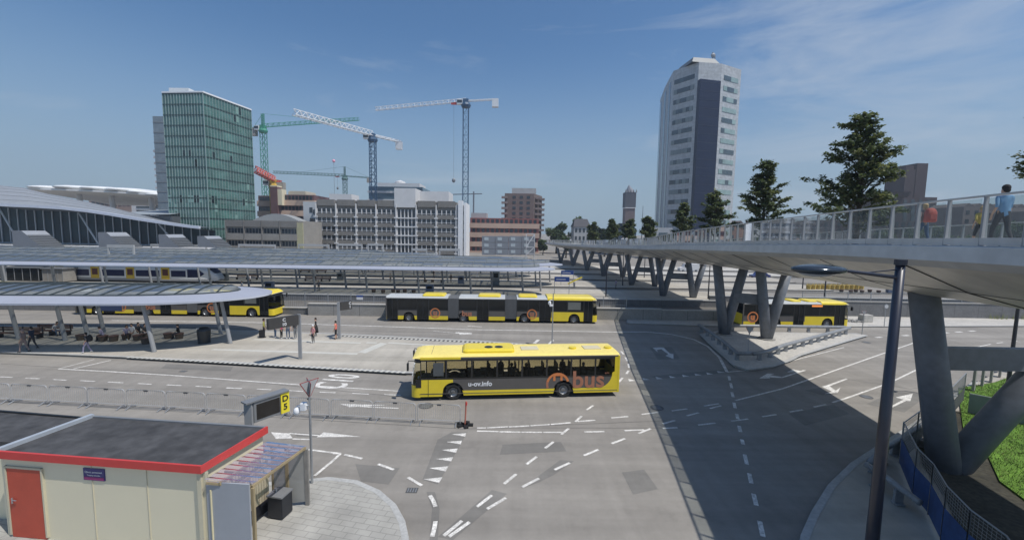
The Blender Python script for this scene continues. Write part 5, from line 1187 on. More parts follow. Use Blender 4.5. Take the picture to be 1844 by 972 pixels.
# ---------------------------------------------------------------- cranes
def lattice(a, b, w, n, r, m, parent, name, tri=False, rd=None, h=None):
    a, b = Vector(a), Vector(b); t = (b - a).normalized(); rd = rd or r * .6; h = h or w
    u = t.cross(Vector((0, 0, 1))); u = u.normalized() if u.length > .1 else Vector((1, 0, 0)); v = u.cross(t).normalized()
    cor = [(-w / 2, 0), (w / 2, 0), (0, h)] if tri else [(-w / 2, -w / 2), (w / 2, -w / 2), (w / 2, w / 2), (-w / 2, w / 2)]
    m_ = MB(); K = len(cor)
    f = lambda s, c: a.lerp(b, s) + u * c[0] + v * c[1]
    for c in cor: m_.bar(f(0, c), f(1, c), r, r)
    for i in range(n):
        s0, s1 = i / n, (i + 1) / n
        for k in range(K):
            c0, c1 = cor[k], cor[(k + 1) % K]
            m_.bar(f(s0, c0), f(s1, c1) if i % 2 == 0 else f(s1, c1), rd, rd); m_.bar(f(s0, c0), f(s0, c1), rd, rd)
            if tri: m_.bar(f(s1, c0), f((s0 + s1) / 2, c1), rd, rd)
    return obj(name, m_, m, parent)
def crane(lab, Y, base_px, top_y, tipl, tipr, mcol, jcol, cab=True, ccol=None, jw=1.5, mw=1.8, apex=None, tjib=True, cwm=None, dz=0, r=.22, hook=None, jyl=0, jyr=0):
    pt = P(base_px[0], top_y, Y); t = thing('tower_crane', lab, 'crane', (pt.x, Y, 0), 0, 'tower cranes over the building sites')
    zt = pt.z; lattice((0, 0, 0), (0, 0, zt), mw, int(zt / (mw * 1.3)), r, mcol, t, 'mast')
    m_ = MB(); m_.tube([(0, 0, zt - 1), (0, 0, zt), (0, 0, zt + 1)], [mw * .8, mw * .95, mw * .8], 10); m_.bb(-mw * .5, mw * .5, -mw * .5, mw * .5, zt, zt + 2.8); obj('slewing_unit', m_, mcol, t)
    if cab: m_ = MB(); m_.bb(-mw * 1.6, -mw * .6, -1.6, .4, zt + .2, zt + 2.4); c = obj('cab', m_, WHITE, t); m_ = MB(); m_.bb(-mw * 1.55, -mw * .65, -1.7, -1.6, zt + .8, zt + 2.1); obj('cab_window', m_, OGL, c)
    L_ = P(tipl[0], tipl[1], Y + jyl); R_ = P(tipr[0], tipr[1], Y + jyr); o = Vector((pt.x, Y, 0)); top = Vector((0, 0, zt + 1.8))
    if tjib == 'l': j, cj = L_ - o, R_ - o
    else: j, cj = R_ - o, L_ - o
    lattice(top, j, jw, max(8, int((j - top).length / 2.6)), r * .8, jcol, t, 'jib', True, h=jw)
    lattice(top, cj, jw * .8, max(3, int((cj - top).length / 2.6)), r * .8, jcol, t, 'counter_jib', True, h=jw * .4)
    m_ = MB(); m_.box((cj.x * .93, cj.y * .93, cj.z - 1.6 + .0), (3.0, 2.4, 3.8)); obj('counterweight', m_, cwm or OL, t)
    if apex:
        az = P(base_px[0], apex, Y).z; lattice((0, 0, zt + 2), (0, 0, az), 1.0, 6, r * .8, mcol, t, 'apex')
        m_ = MB(); m_.bar((0, 0, az), top.lerp(j, .7) + Vector((0, 0, 1)), .12, .12); m_.bar((0, 0, az), cj, .12, .12); obj('pendant_cable', m_, mcol, t)
    if hook:
        p = P(hook[0], hook[1], Y); s = (p.x - pt.x) / (j.x if abs(j.x) > .1 else 1); q_ = top.lerp(j, s); m_ = MB(); m_.bar((q_.x, q_.y, q_.z), (q_.x, q_.y, p.z), .09, .09); h_ = obj('hoist_cable', m_, GREYM, t)
        m_ = MB(); m_.ball((q_.x, q_.y, p.z - .8), (.9, .6, 1.1), 0, 8, 6); obj('hook_block', m_, GREYM, t)
        m_ = MB(); m_.box((q_.x, q_.y, q_.z - .4), (2.6, 1.6, .8)); obj('trolley', m_, RED, t)
    return t
BLUE = mat('crane_blue', (.035, .09, .17), .5, .1, .5); GREEN = mat('crane_green', (.05, .27, .18), .5, .1, .5); CW_ = mat('crane_white', (.72, .73, .74), .5, .05, .5); CRED = mat('crane_red', (.50, .09, .07), .5, .1, .5); CYEL = mat('crane_yellow', (.5, .33, .05), .6, .1, .5)
crane('tallest blue crane with long thin white jib in the centre', 205, (839, 0), 190, (676, 199), (896, 180), BLUE, CW_, hook=(817, 322), tjib='l', cwm=CW_, jw=1.6, mw=2.6)
crane('blue crane left of centre with thick white lattice jib rising left', 200, (671, 0), 252, (529, 207), (722, 257), BLUE, CW_, tjib='l', jw=2.3, mw=2.5, r=.3, cwm=CW_, jyl=-35, jyr=10)
crane('green crane with red slewing ring beside the glass tower, green jib to the right', 215, (474, 0), 236, (455, 232), (647, 217), GREEN, GREEN, tjib='r', apex=205, mw=2.3, jw=1.7, jyr=30)
crane('small distant green crane with thin pendant cables above the office roof', 330, (621, 0), 322, (492, 312), (668, 321), mat('crane_dull_green', (.10, .19, .18), .6, .1, .5), MATS['crane_dull_green'], tjib='l', apex=300, mw=2.6, jw=1.8, cab=False, hook=(608, 337), r=.28)
t = crane('low red and white crane on a yellow mast behind the salmon block', 188, (494, 0), 335, (458, 309), (507, 330), CYEL, CRED, tjib='l', mw=2.6, jw=2.6, jyl=-10, r=.35)
t = thing('tower_crane', 'very far thin crane jib just above the right end of the office roof', 'crane', (0, 0, 0), 0, 'tower cranes over the building sites'); a, b, c = P(783, 351, 420), P(868, 349, 420), P(853, 345, 420); m_ = MB(); m_.bar(a, b, .9, .9); obj('jib', m_, mat('far_crane', (.12, .13, .15), .7, .1, 1), t); m_ = MB(); m_.bar((c.x, 420, 0), (c.x, 420, c.z), 1.4, 1.4); obj('mast', m_, MATS['far_crane'], t)
# windsock ball on a pole
t = thing('warning_ball', 'pink warning ball on a thin pole between two cranes', 'marker ball', (0, 0, 0)); a, b = P(601, 290, 300), P(601, 318, 300); m_ = MB(); m_.ball(a, (1.1, 1.1, 1.1)); obj('ball', m_, mat('pink_ball', (.8, .35, .45), .5, .05, 1), t, True); m_ = MB(); m_.tube([(a.x, 300, 0), (a.x, 300, a.z)], .12, 5); obj('pole', m_, GREYM, t)
# ---------------------------------------------------------------- site booth and shelter
t = thing('site_booth', 'cream site booth with red roof edge, red door and dark felt roof', 'booth', (0, 0, 0))
zr = 3.0; NR, FR, FL = G(362, 838, zr), G(481, 767, zr), G(165, 747, zr); NL = NR + (FL - FR); ax = (FL - FR).normalized(); ay = (FR - NR).normalized()
def off(p, a, b, z=None): q_ = p + ax * a + ay * b; return (q_.x, q_.y, q_.z if z is None else z)
FELT = mat('roof_felt', (.060, .060, .062), .8, .3, .7, bump=.2, scale2=2.5)
m_ = MB(); ins = .1; m_.prism([off(NR, ins, ins)[:2], off(FR, ins, -ins)[:2], off(FL, -.02, -ins)[:2], off(NL, -.02, ins)[:2]], .12, 2.76); obj('wall', m_, CREAM, t)
m_ = MB(); m_.prism([off(NR, .05, .05)[:2], off(FR, .05, -.05)[:2], off(FL, 0, -.05)[:2], off(NL, 0, .05)[:2]], 2.80, 2.93); obj('roof', m_, FELT, t)
m_ = MB(); m_.wall([off(NL, 0, 0), off(NR, 0, 0), off(FR, 0, 0)], .07, 2.76, 3.0); obj('red_trim', m_, RED, t)
m_ = MB(); m_.wall([off(FR, 0, -.02), off(FL, 0, -.02)], .09, 2.78, 2.99); obj('back_trim', m_, GREYM, t)
m_ = MB(); m_.wall([off(FL, -.04, 0), off(NL, -.04, 0)], .16, 2.9, 3.05); obj('roof_flashing', m_, mat('flashing', (.46, .50, .54), .5, .1, 2, metal=.3), t)
LN = (NL - NR).length
def front(px0, px1): return [((G(px_, 900, 2.0)).x) for px_ in (px0, px1)]
def fpt(s, z, o=0.0): p_ = NR + ax * s - ay * o; return (p_.x, p_.y, z)
for s in (1.9, 3.75): m_ = MB(); m_.bar(fpt(s, .2, -.09), fpt(s, 2.76, -.09), .012, .02); obj('panel_joint', m_, mat('cream_dark', (.54, .50, .37), .6, .05, 2), t)
m_ = MB(); m_.bar(fpt(.13, .12, -.07), fpt(.13, 2.76, -.07), .12, .1); c2 = NR + ay * .16 ; m_.bar((c2.x + ax.x * .06, c2.y + ax.y * .06, .12), (c2.x + ax.x * .06, c2.y + ax.y * .06, 2.76), .12, .12); obj('corner_post', m_, mat('cream_dark', (.5, .47, .33)), t)
# door: pixel 8..68 at y 850
def s_of(px_, z):
    best = 0; bd = 1e9
    for k in range(0, 900):
        s = k * .01; p_ = Vector(fpt(s, z)) - Vector((0, 0, CAMH)); x_ = CX + F * p_.dot(_r) / p_.dot(_d)
        if abs(x_ - px_) < bd: bd, best = abs(x_ - px_), s
    return best
s0, s1 = s_of(68, 2.3), s_of(7, 2.3)
m_ = MB(); m_.prism([fpt(s0, 0, -.06)[:2], fpt(s1, 0, -.06)[:2], fpt(s1, 0, -.12)[:2], fpt(s0, 0, -.12)[:2]], .13, 2.42); d_ = obj('door', m_, mat('door_red', (.50, .075, .04), .5, .08, 2), t)
m_ = MB(); m_.wall([fpt(s0 - .05, 0, -.08), fpt(s1 + .05, 0, -.08)], .07, 2.42, 2.48); m_.bar(fpt(s0 - .04, .2, -.07), fpt(s0 - .04, 2.48, -.07), .05, .06); m_.bar(fpt(s1 + .04, .2, -.07), fpt(s1 + .04, 2.48, -.07), .05, .06); obj('door_frame', m_, MATS['cream_dark'], t)
m_ = MB(); m_.tube([fpt(s1 - .16, 1.28, -.02), fpt(s1 - .16, 1.46, -.02)], .02, 6); m_.tube([fpt(s1 - .16, 1.38, -.02), fpt(s1 - .3, 1.38, -.02)], .014, 6); obj('handle', m_, STEEL, d_)
s0, s1 = s_of(183, 2.4), s_of(145, 2.4)
m_ = MB(); m_.prism([fpt(s0, 0, -.07)[:2], fpt(s1, 0, -.07)[:2], fpt(s1, 0, -.10)[:2], fpt(s0, 0, -.10)[:2]], 2.22, 2.60); sg = obj('sign_board', m_, mat('sign_purple_blue', (.035, .03, .17), .4, .05, 3), t)
m_ = MB(); m_.prism([fpt(s0 + .02, 0, -.065)[:2], fpt(s1 - .02, 0, -.065)[:2], fpt(s1 - .02, 0, -.075)[:2], fpt(s0 + .02, 0, -.075)[:2]], 2.24, 2.33); obj('sign_band', m_, mat('sign_purple', (.30, .03, .16), .5, .05, 3), sg)
mid = Vector(fpt((s0 + s1) / 2, 2.49, -.062)); writing('Qbuzz personeel', .085, WHITE, sg, frame3(mid, (-ax.x, -ax.y, 0), (0, 0, 1)), .002)
mid = Vector(fpt((s0 + s1) / 2, 2.39, -.062)); writing('Toegang verboden', .06, WHITE, sg, frame3(mid, (-ax.x, -ax.y, 0), (0, 0, 1)), .002)
# second booth further left
t = thing('site_booth', 'second booth to the left, only its dark flat felt roof in view', 'booth', (0, 0, 0))
A2, B2, C2, D2 = off(FL, .12, .0), off(FL, 9, .25), off(NL, 9, .6), off(NL, .12, .75)
m_ = MB(); m_.prism([A2[:2], B2[:2], C2[:2], D2[:2]], .12, 2.62); obj('wall', m_, CREAM, t); m_ = MB(); m_.prism([A2[:2], B2[:2], C2[:2], D2[:2]], 2.62, 2.84); obj('roof', m_, FELT, t)
m_ = MB(); m_.wall([A2, B2], .08, 2.84, 2.9); obj('back_trim', m_, BLACK, t)
# shelter on the end wall
t = thing('smoking_shelter', 'lean-to shelter of clear corrugated sheet and boards on the booth end wall', 'shelter', (0, 0, 0))
zs_ = 2.45; c0, c1, c2, c3 = G(368, 863, zs_ + .15), G(455, 871, zs_ - .1), G(551, 801.6, zs_ - .1), G(482, 793.6, zs_ + .15)
CLR = glass('purple_clear_sheet', (.80, .76, .88), .12, .2, (.50, .47, .62), .22)
m_ = MB(); n = 44; vs = []
for i in range(n + 1):
    u = i / n; a, b = c0.lerp(c3, u), c1.lerp(c2, u); dz = .014 * math.sin(u * 62)
    vs += [(a.x, a.y, a.z + dz), (b.x, b.y, b.z + dz)]
m_.add(vs, [(2 * i, 2 * i + 1, 2 * i + 3, 2 * i + 2) for i in range(n)]); obj('clear_roof', m_, CLR, t, True)
m_ = MB()
for u in (.3, .68, .98): m_.bar(c0.lerp(c1, u) - Vector((0, 0, .09)), c3.lerp(c2, u) - Vector((0, 0, .09)), .06, .08)
for u in (.02, .28, .5, .75, .98): m_.bar(c0.lerp(c3, u) - Vector((0, 0, .13)), c1.lerp(c2, u) - Vector((0, 0, .13)), .05, .07)
TIM = mat('aged_timber', (.36, .29, .17), .8, .2, 1.5, stretch=(1, 1, .2)); GREYB = mat('grey_board', (.33, .35, .38), .6, .06, 1.2); obj('rafters', m_, TIM, t)
g0, g1 = G(372, 869, zs_ - .05), G(449, 874, zs_ - .05); g2, g3 = G(553, 936, .12), G(513, 933, .12)
m_ = MB(); m_.wall([g0, g1], .05, .3, zs_ - .0); obj('end_board', m_, GREYB, t)
m_ = MB(); cb = c0 + (c3 - c0).normalized() * .1; dv = (c3 - c0); dv.z = 0; nv = Vector((dv.y, -dv.x, 0)).normalized()
for k in range(20): a = c0 + dv * (.04 + .046 * k) + nv * .07; b = c0 + dv * (.04 + .046 * k + .038) + nv * .07; m_.bar((a.x, a.y, 1.42), (b.x, b.y, 1.42), .03, 1.6)
obj('slat_panel', m_, mat('cream_slats', (.62, .56, .36), .7, .12, 2), t)
m_ = MB(); a = c0 + dv * .03 + nv * .07; b = c0 + dv * .97 + nv * .07; m_.bar((a.x, a.y, .38), (b.x, b.y, .38), .04, .42); obj('plinth_board', m_, DARKM, t)
for (p_, mm, w_) in ((c1, TIM, .08), (c2, mat('grey_post', (.25, .24, .22), .8, .2, 3), .13), (c3.lerp(c2, .48), TIM, .10), (c3.lerp(c2, .1), TIM, .06)): m_ = MB(); m_.bar((p_.x, p_.y, .12), (p_.x, p_.y, p_.z - .12), w_, .08); obj('post', m_, mm, t)
HAZ = glass('hazy_panel', (.60, .61, .60), .2, .25, (.46, .46, .44), .55)
for (u0, u1) in ((.13, .45), (.51, .95)):
    a, b = c3.lerp(c2, u0), c3.lerp(c2, u1); m_ = MB(); m_.wall([a, b], .015, .25, 2.15); obj('clear_panel', m_, HAZ, t)
c = G(497, 936, .12); t = thing('waste_bin', 'square dark steel waste bin standing under the clear shelter roof', 'bin', (c.x, c.y + .28, .12), math.atan2(ay.y, ay.x) - 1.57)
m_ = MB(); m_.bb(-.28, .28, -.26, .26, .03, .78); obj('body', m_, DARKM, t, bevel=.02); m_ = MB(); m_.bb(-.30, .30, -.28, .28, .78, .83); obj('lid', m_, GREYM, t); m_ = MB(); m_.tube([(-.15, 0, .83), (-.15, 0, .95)], .05, 8); obj('ash_tube', m_, STEEL, t)
# ---------------------------------------------------------------- stop displays and signs
def stop_sign(lab, base, ztop, panel, h, zb=.15, yellow=False, txt=(), tsize=.3, tpos=.5, pole_w=.24):
    t = thing('stop_display', lab, 'sign', (base[0], base[1], zb), 0, 'bus stop displays on poles'); v = Vector((panel[0], panel[1], 0)); L_ = v.length; u = v.normalized(); n = Vector((u.y, -u.x, 0))
    if n.y > 0: n = -n
    m_ = MB(); m_.bar((0, 0, 0), (0, 0, ztop - zb), pole_w, .12); obj('pole', m_, STEELP, t)
    p0 = u * .12; p1 = v
    def slab(a, b, th, z0, z1, o=0): q_ = [a - n * (th - o), b - n * (th - o), b + n * (th + o), a + n * (th + o)]; mm = MB(); mm.prism([(p.x, p.y) for p in q_], z0, z1); return mm
    zt, zb2 = ztop - zb, ztop - zb - h
    obj('housing', slab(p0, p1 * (.76 if yellow else 1), .15, zb2, zt), GREYM if yellow else mat('sign_charcoal', (.055, .052, .05), .5, .08, 2), t, bevel=.015)
    if yellow: obj('screen', slab(u * .22, p1 * .74, .01, zb2 + .1, zt - .12, .15), mat('dark_screen', (.02, .018, .016), .15, .2, 3), t); obj('top_cover', slab(p0 - u * .3, p1 * .99, .2, zt + .01, zt + .07), GREYM, t)
    if yellow: obj('number_plate', slab(p1 * .77, p1, .16, zb2 - .02, zt + .02), mat('plate_yellow', (.80, .68, .04), .5, .04, 2), t)
    c = v * tpos + n * (.172 if yellow else .162)
    xd = u if (u.x > 0) else -u
    for i, s in enumerate(txt): writing(s, tsize, BLACK if yellow else WHITE, t, frame3((c.x, c.y, zt - h * (.29 + .42 * i)), xd, (0, 0, 1)), .004, .006)
    return t
stop_sign('grey stop display with yellow plate D5 rising behind the cream booth', (-10.35, 15.7), 3.12, (.82, 1.3), .85, .12, True, ('D', '5'), .36, .885, .3)
b_ = G(541, 646, .15); stop_sign('dark platform sign C 10 on a pole beside the waiting people', (b_.x, b_.y), 3.6, (-1.30, -1.85), .78, .15, txt=('C', '10'), tsize=.32, tpos=.52)
b_ = G(611, 610, .15); stop_sign('dark platform sign C 1 on a pole nearer the triple bus', (b_.x, b_.y), 3.5, (.75, .95), .75, .15, txt=('C', '1'), tsize=.34, tpos=.84)
# give way sign pole
b_ = G(562, 869, .12); t = thing('give_way_sign', 'thin pole with red edged triangular sign and a camera, beside the booth pavement', 'road sign', (b_.x, b_.y, .12))
m_ = MB(); m_.tube([(0, 0, 0), (0, 0, 4.15)], [.05, .04], 10); obj('pole', m_, STEEL, t)
def tri_sign(t, z, s, th=.02, face=(0, -1), back=False, tilt=0):
    n = Vector((face[0], face[1], 0)).normalized(); u = Vector((-n.y, n.x, 0)); m_ = MB(); m2 = MB()
    pts = [u * (-s / 2), u * (s / 2), Vector((0, 0, -s * .87))]; o_ = Vector((0, 0, z))
    def tr(k, d0, d1, mm): c = (pts[0] + pts[1] + pts[2]) / 3; q_ = [c + (p - c) * k for p in pts]; mm.add([o_ + p + n * d0 for p in q_] + [o_ + p + n * d1 for p in q_], [(0, 1, 2), (5, 4, 3), (0, 3, 4, 1), (1, 4, 5, 2), (2, 5, 3, 0)])
    tr(1, 0, th, m_); p = obj('sign_plate', m_, mat('sign_red_dull', (.30, .07, .07), .6, .05, 3), t); tr(.89, -.003, th + .004, m2); obj('sign_centre', m2, OW if not back else mat('sign_back', (.36, .37, .37), .5, .05, 3), p)
tri_sign(t, 4.12, .8, .02, (-.80, -.6), True); tri_sign(t, 4.12, .8, .02, (.86, -.5), True)
m_ = MB(); m_.bb(-.34, -.12, -.1, .1, 2.95, 3.25); m_.bar((-.3, 0, 3.15), (0, 0, 3.15), .05, .05); obj('camera_box', m_, WHITE, t, bevel=.02); m_ = MB(); m_.tube([(-.5, 0, 3.1), (-.3, 0, 3.12)], .03, 6); m_.ball((-.5, 0, 2.9), (.13, .13, .17)); obj('camera_dome', m_, WHITE, t, True)
b_ = G(994, 621, .15); t = thing('camera_pole', 'thin grey pole with white cameras standing in front of the triple bus', 'camera pole', (b_.x, b_.y, .15))
m_ = MB(); m_.tube([(0, 0, 0), (0, 0, 4.6)], [.06, .04], 8); obj('pole', m_, STEEL, t); m_ = MB(); m_.ball((-.3, 0, 3.75), (.14, .14, .18)); m_.tube([(-.3, 0, 4), (0, 0, 4)], .03, 6); m_.box((-.15, -.1, 3.55), (.3, .2, .15)); obj('camera', m_, WHITE, t)
def small_sign(x, yb, h, lab, kind, zb=.1, s=.7):
    b_ = G(x, yb, zb); t = thing('road_sign', lab, 'road sign', (b_.x, b_.y, zb)); m_ = MB(); m_.tube([(0, 0, 0), (0, 0, h)], .035, 6); obj('pole', m_, STEEL, t)
    if kind == 'tri': tri_sign(t, h, s, .02, (0, -1), True)
    else: m_ = MB(); m_.tube([(0, -.03, h - s / 2), (0, -.05, h - s / 2)], s / 2, 16); obj('sign_plate', m_, GREYM, t); m_ = MB(); m_.tube([(0, -.055, h - s / 2), (0, -.06, h - s / 2)], s / 2 * .7, 16); obj('sign_centre', m_, OW, t)
small_sign(1347, 636, 2.3, 'triangular sign seen from behind between the two bridge column pairs', 'tri', .15, .75)
small_sign(1552, 603, 2.5, 'small sign on a thin pole at the tip of the guard rail', 'tri', .1, .55)
small_sign(1592, 588, 2.6, 'round sign on a thin pole right of the single bus', 'round', .1, .6)
# blue line boards on two posts
for (xa, xb, yb, yt, lab) in ((998, 1024, 534, 498, 'wide blue platform board on two posts behind the triple bus front'), (1010, 1032, 513, 487, 'second blue platform board further back near the canopy tip')):
    a, b = G(xa, yb, .15), G(xb, yb, .15); t = thing('platform_board', lab, 'sign', (a.x, a.y, .15), 0, 'blue platform boards'); w = b.x - a.x; z1 = P(xa, yt, a.y).z - .15
    for x in (0, w): m_ = MB(); m_.tube([(x, 0, 0), (x, 0, z1)], .05, 6); obj('post', m_, STEEL, t)
    m_ = MB(); m_.bb(0, w, -.05, .05, z1 - .75, z1); obj('board', m_, mat('board_blue', (.02, .06, .24), .4, .05, 3), t); m_ = MB(); m_.bb(w * .1, w * .75, -.06, -.055, z1 - .45, z1 - .35); obj('line_of_text', m_, OW, t)
a = G(1034, 517, .15); t = thing('barrier_arm', 'small tilted yellow barrier arm near the blue platform boards', 'barrier', (a.x, a.y, .15)); m_ = MB(); m_.bb(-.15, .15, -.15, .15, 0, .9); obj('cabinet', m_, GREYM, t); m_ = MB(); m_.bar((-1.2, 0, .6), (1.4, 0, 1.9), .12, .25); obj('arm', m_, YEL, t)
# ---------------------------------------------------------------- crowd barriers
A_, B_ = G(22, 724, 0), G(831, 765.5, 0); nB = 11; sv = (B_ - A_) / nB; bl_ = sv.length
BARM = mat('barrier_steel', (.46, .46, .455), .5, .1, 6, metal=.2)
def barrier(rz, loc, lab):
    t = thing('crowd_barrier', lab, 'crowd barrier', loc, rz, 'crowd barriers along the lane'); w = bl_ - .07; m_ = MB(); r = .024
    arc = lambda cx, cz, a0, a1: [(cx + .16 * math.cos(R(a0 + (a1 - a0) * i / 4)), 0, cz + .16 * math.sin(R(a0 + (a1 - a0) * i / 4))) for i in range(5)]
    m_.tube([(0.03, 0, .12)] + arc(.19, .92, 180, 90) + arc(w - .16, .92, 90, 0) + [(w, 0, .12)], r, 6); m_.tube([(.03, 0, .22), (w, 0, .22)], r * .8, 6); obj('frame', m_, BARM, t)
    m_ = MB(); n = 19
    for i in range(1, n): x = .03 + (w - .03) * i / n; m_.bb(x - .006, x + .006, -.006, .006, .22, 1.07)
    obj('bars', m_, BARM, t)
    for x in (.2, w - .2):
        m_ = MB(); m_.tube([(x, -.32, .02), (x, -.05, .13), (x, .05, .13), (x, .32, .02)], .022, 6); obj('foot', m_, STEEL, t)
    m_ = MB(); m_.bb(w * .46, w * .56, -.02, .02, 1.0, 1.06); obj('label_plate', m_, DARKG, t)
    return t
rz = math.atan2(sv.y, sv.x); ords = ['first', 'second', 'third', 'fourth', 'fifth', 'sixth', 'seventh', 'eighth', 'ninth', 'tenth']
b0 = barrier(rz, A_ + sv * (nB - 1), 'rightmost crowd barrier, its end against the red and white post')
# ids of parts gathered once so copies keep them
def dup2(root, loc, rz, label, group=None, scale=None):
    def cp(o, par):
        c = o.copy(); COL.objects.link(c); c.parent = par
        for ch in kids.get(o.name, []): cp(ch, c)
        return c
    kids = {}
    def walk(o):
        kids[o.name] = list(o.children)
        for ch in kids[o.name]: walk(ch)
    walk(root); r = cp(root, None); r.location = loc; r.rotation_euler = (0, 0, rz); r['label'] = label
    if group: r['group'] = group
    if scale: r.scale = scale
    return r
for i in range(-1, nB - 1):
    w_ = nB - 2 - i; lab = 'crowd barrier, %s from the right end of the row' % (['second', 'third', 'fourth', 'fifth', 'sixth', 'seventh', 'eighth', 'ninth', 'tenth', 'eleventh', 'twelfth'][w_])
    dup2(b0, A_ + sv * i, rz + random.uniform(-.02, .02), lab)
c = G(837, 766, 0); t = thing('marker_post', 'leaning red and white marker post on a black rubber foot', 'marker post', (c.x, c.y, 0)); m_ = MB(); m_.tube([(0, 0, .08), (.03, 0, .4), (.06, 0, 1.3)], .04, 8); obj('post', m_, mat('faded_red', (.48, .16, .11), .6, .2, 6), t); m_ = MB(); m_.tube([(.065, 0, 1.1), (.07, 0, 1.25)], .055, 8); obj('reflector', m_, RED, t)
m_ = MB()
for a in (0, 72, 144, 216, 288): m_.box((.22 * math.cos(R(a)), .16 * math.sin(R(a)), .05), (.42, .2, .1), R(a))
obj('rubber_foot', m_, BLACK, t)
# ---------------------------------------------------------------- guard rails
def guard(lab, pts_px, z=.72, zb=.15, step=1.55, r=.16, pw=.32, cap=True, pts=None):
    P3 = pts or [G(x, y, z) for x, y in pts_px]; c = P3[0].copy(); t = thing('guard_rail', lab, 'guard rail', (c.x, c.y, 0), 0, 'grey guard rails round the bridge columns')
    Q = [p - Vector((c.x, c.y, 0)) for p in P3]; m_ = MB(); m_.tube(Q, r, 10); obj('rail', m_, RAILM, t, True)
    tot = 0; last = 0; acc = []
    for a, b in zip(Q, Q[1:]):
        L_ = (b - a).length; s = step * .5 if not acc else step - last
        while s < L_: acc.append((a.lerp(b, s / L_), (b - a).normalized())); s += step
        last = L_ - (s - step)
    for p, d_ in acc:
        m_ = MB(); m_.bar((p.x, p.y, zb), (p.x, p.y, p.z - r * .6), pw, .10); m_.box((p.x, p.y, zb + .03), (.3, .3, .06), math.atan2(d_.y, d_.x)); obj('rail_post', m_, RAILM, t)
    return t
RAILM = mat('guard_rail_paint', (.27, .28, .29), .5, .12, 1.5, metal=.2, scale2=6)
guard('shaded guard rail on the left side of the column island', [(1259, 585), (1277, 596), (1300, 612), (1329, 636), (1357, 636)])
guard('sunlit guard rail along the near right side of the column island', [(1357, 637), (1383, 632), (1413, 621), (1470, 606), (1530, 590)])
guard('guard rail along the bus lane at the back of the column island', [(1300, 584), (1322, 586.5), (1400, 587), (1522, 589)], step=2.0)
guard('dark guard rail section in the near right corner beside the blue hoarding', None, pts=[G(1560, 836, .8), G(1600, 862, .8), G(1656, 904, .8)], step=1.0, r=.12)
guard('dark guard rail curving from the lamp post towards the road bend', None, pts=[G(1566, 832, .8), G(1594, 806, .8), G(1622, 790, .8), G(1660, 765, .8)], step=1.3, r=.12)
# ---------------------------------------------------------------- lamp posts
NAVY = mat('lamp_navy', (.022, .026, .042), .35, .1, 2, coat=.3); LENS = mat('lamp_shell', (.06, .075, .09), .12, .1, 3, metal=.6)
t = thing('street_lamp', 'tall navy street lamp with glossy oval head in front of the bridge', 'street lamp', (8.52, 9.0, .12))
m_ = MB(); m_.tube([(0, 0, 0), (0, 0, 5), (0, 0, 9.35)], [.15, .115, .085], 16); obj('post', m_, NAVY, t, True); m_ = MB(); m_.tube([(0, 0, 9.30), (0, 0, 9.42)], .115, 12); obj('post_cap', m_, NAVY, t)
m_ = MB(); m_.tube([(0, 0, 9.02), (-1.26, 0, 9.16)], [.045, .035], 10); m_.tube([(0, 0, 9.2), (-.8, 0, 9.11)], .014, 5); obj('arm', m_, NAVY, t)
m_ = MB(); m_.ball((-1.78, 0, 9.17), (.57, .4, .12), 0, 24, 12); hd = obj('lamp_head', m_, LENS, t, True); m_ = MB(); m_.ball((-1.8, 0, 9.11), (.4, .26, .1), 0, 16, 8); obj('lamp_glass', m_, mat('lamp_glass', (.35, .38, .42), .1, .05, 2), hd, True)
def lamp2(x, yb, ztop, lab, zb=.15, head='arm'):
    b_ = G(x, yb, zb); t = thing('street_lamp', lab, 'street lamp', (b_.x, b_.y, zb), 0, 'dark lamp posts of the bus station'); m_ = MB(); m_.tube([(0, 0, 0), (0, 0, ztop)], [.11, .07], 8); obj('post', m_, NAVY, t); m_ = MB(); m_.tube([(0, 0, ztop - .1), (-.8, 0, ztop)], .035, 6); m_.ball((-1.1, 0, ztop), (.5, .3, .1)); obj('lamp_head', m_, NAVY, t)
lamp2(1811, 726, 8.4, 'dark lamp post behind the big near bridge column at the right edge', .15)
for x, y, z, l in ((1091, 534, 6.6, 'dark lamp post on the sunny platform tip behind the triple bus front'), (1121, 514, 6.3, 'dark lamp post in bridge shade right of the platform tip'), (1275, 538, 5.2, 'lamp post with short head between bridge columns and guard rail'), (1484, 541, 6.5, 'thin dark lamp post above the roof of the single bus'), (1445, 520, 6.0, 'far lamp post left of the yellow tubs'), (1160, 500, 6, 'far lamp post between two slanted bridge column pairs')): lamp2(x, y, z, l)
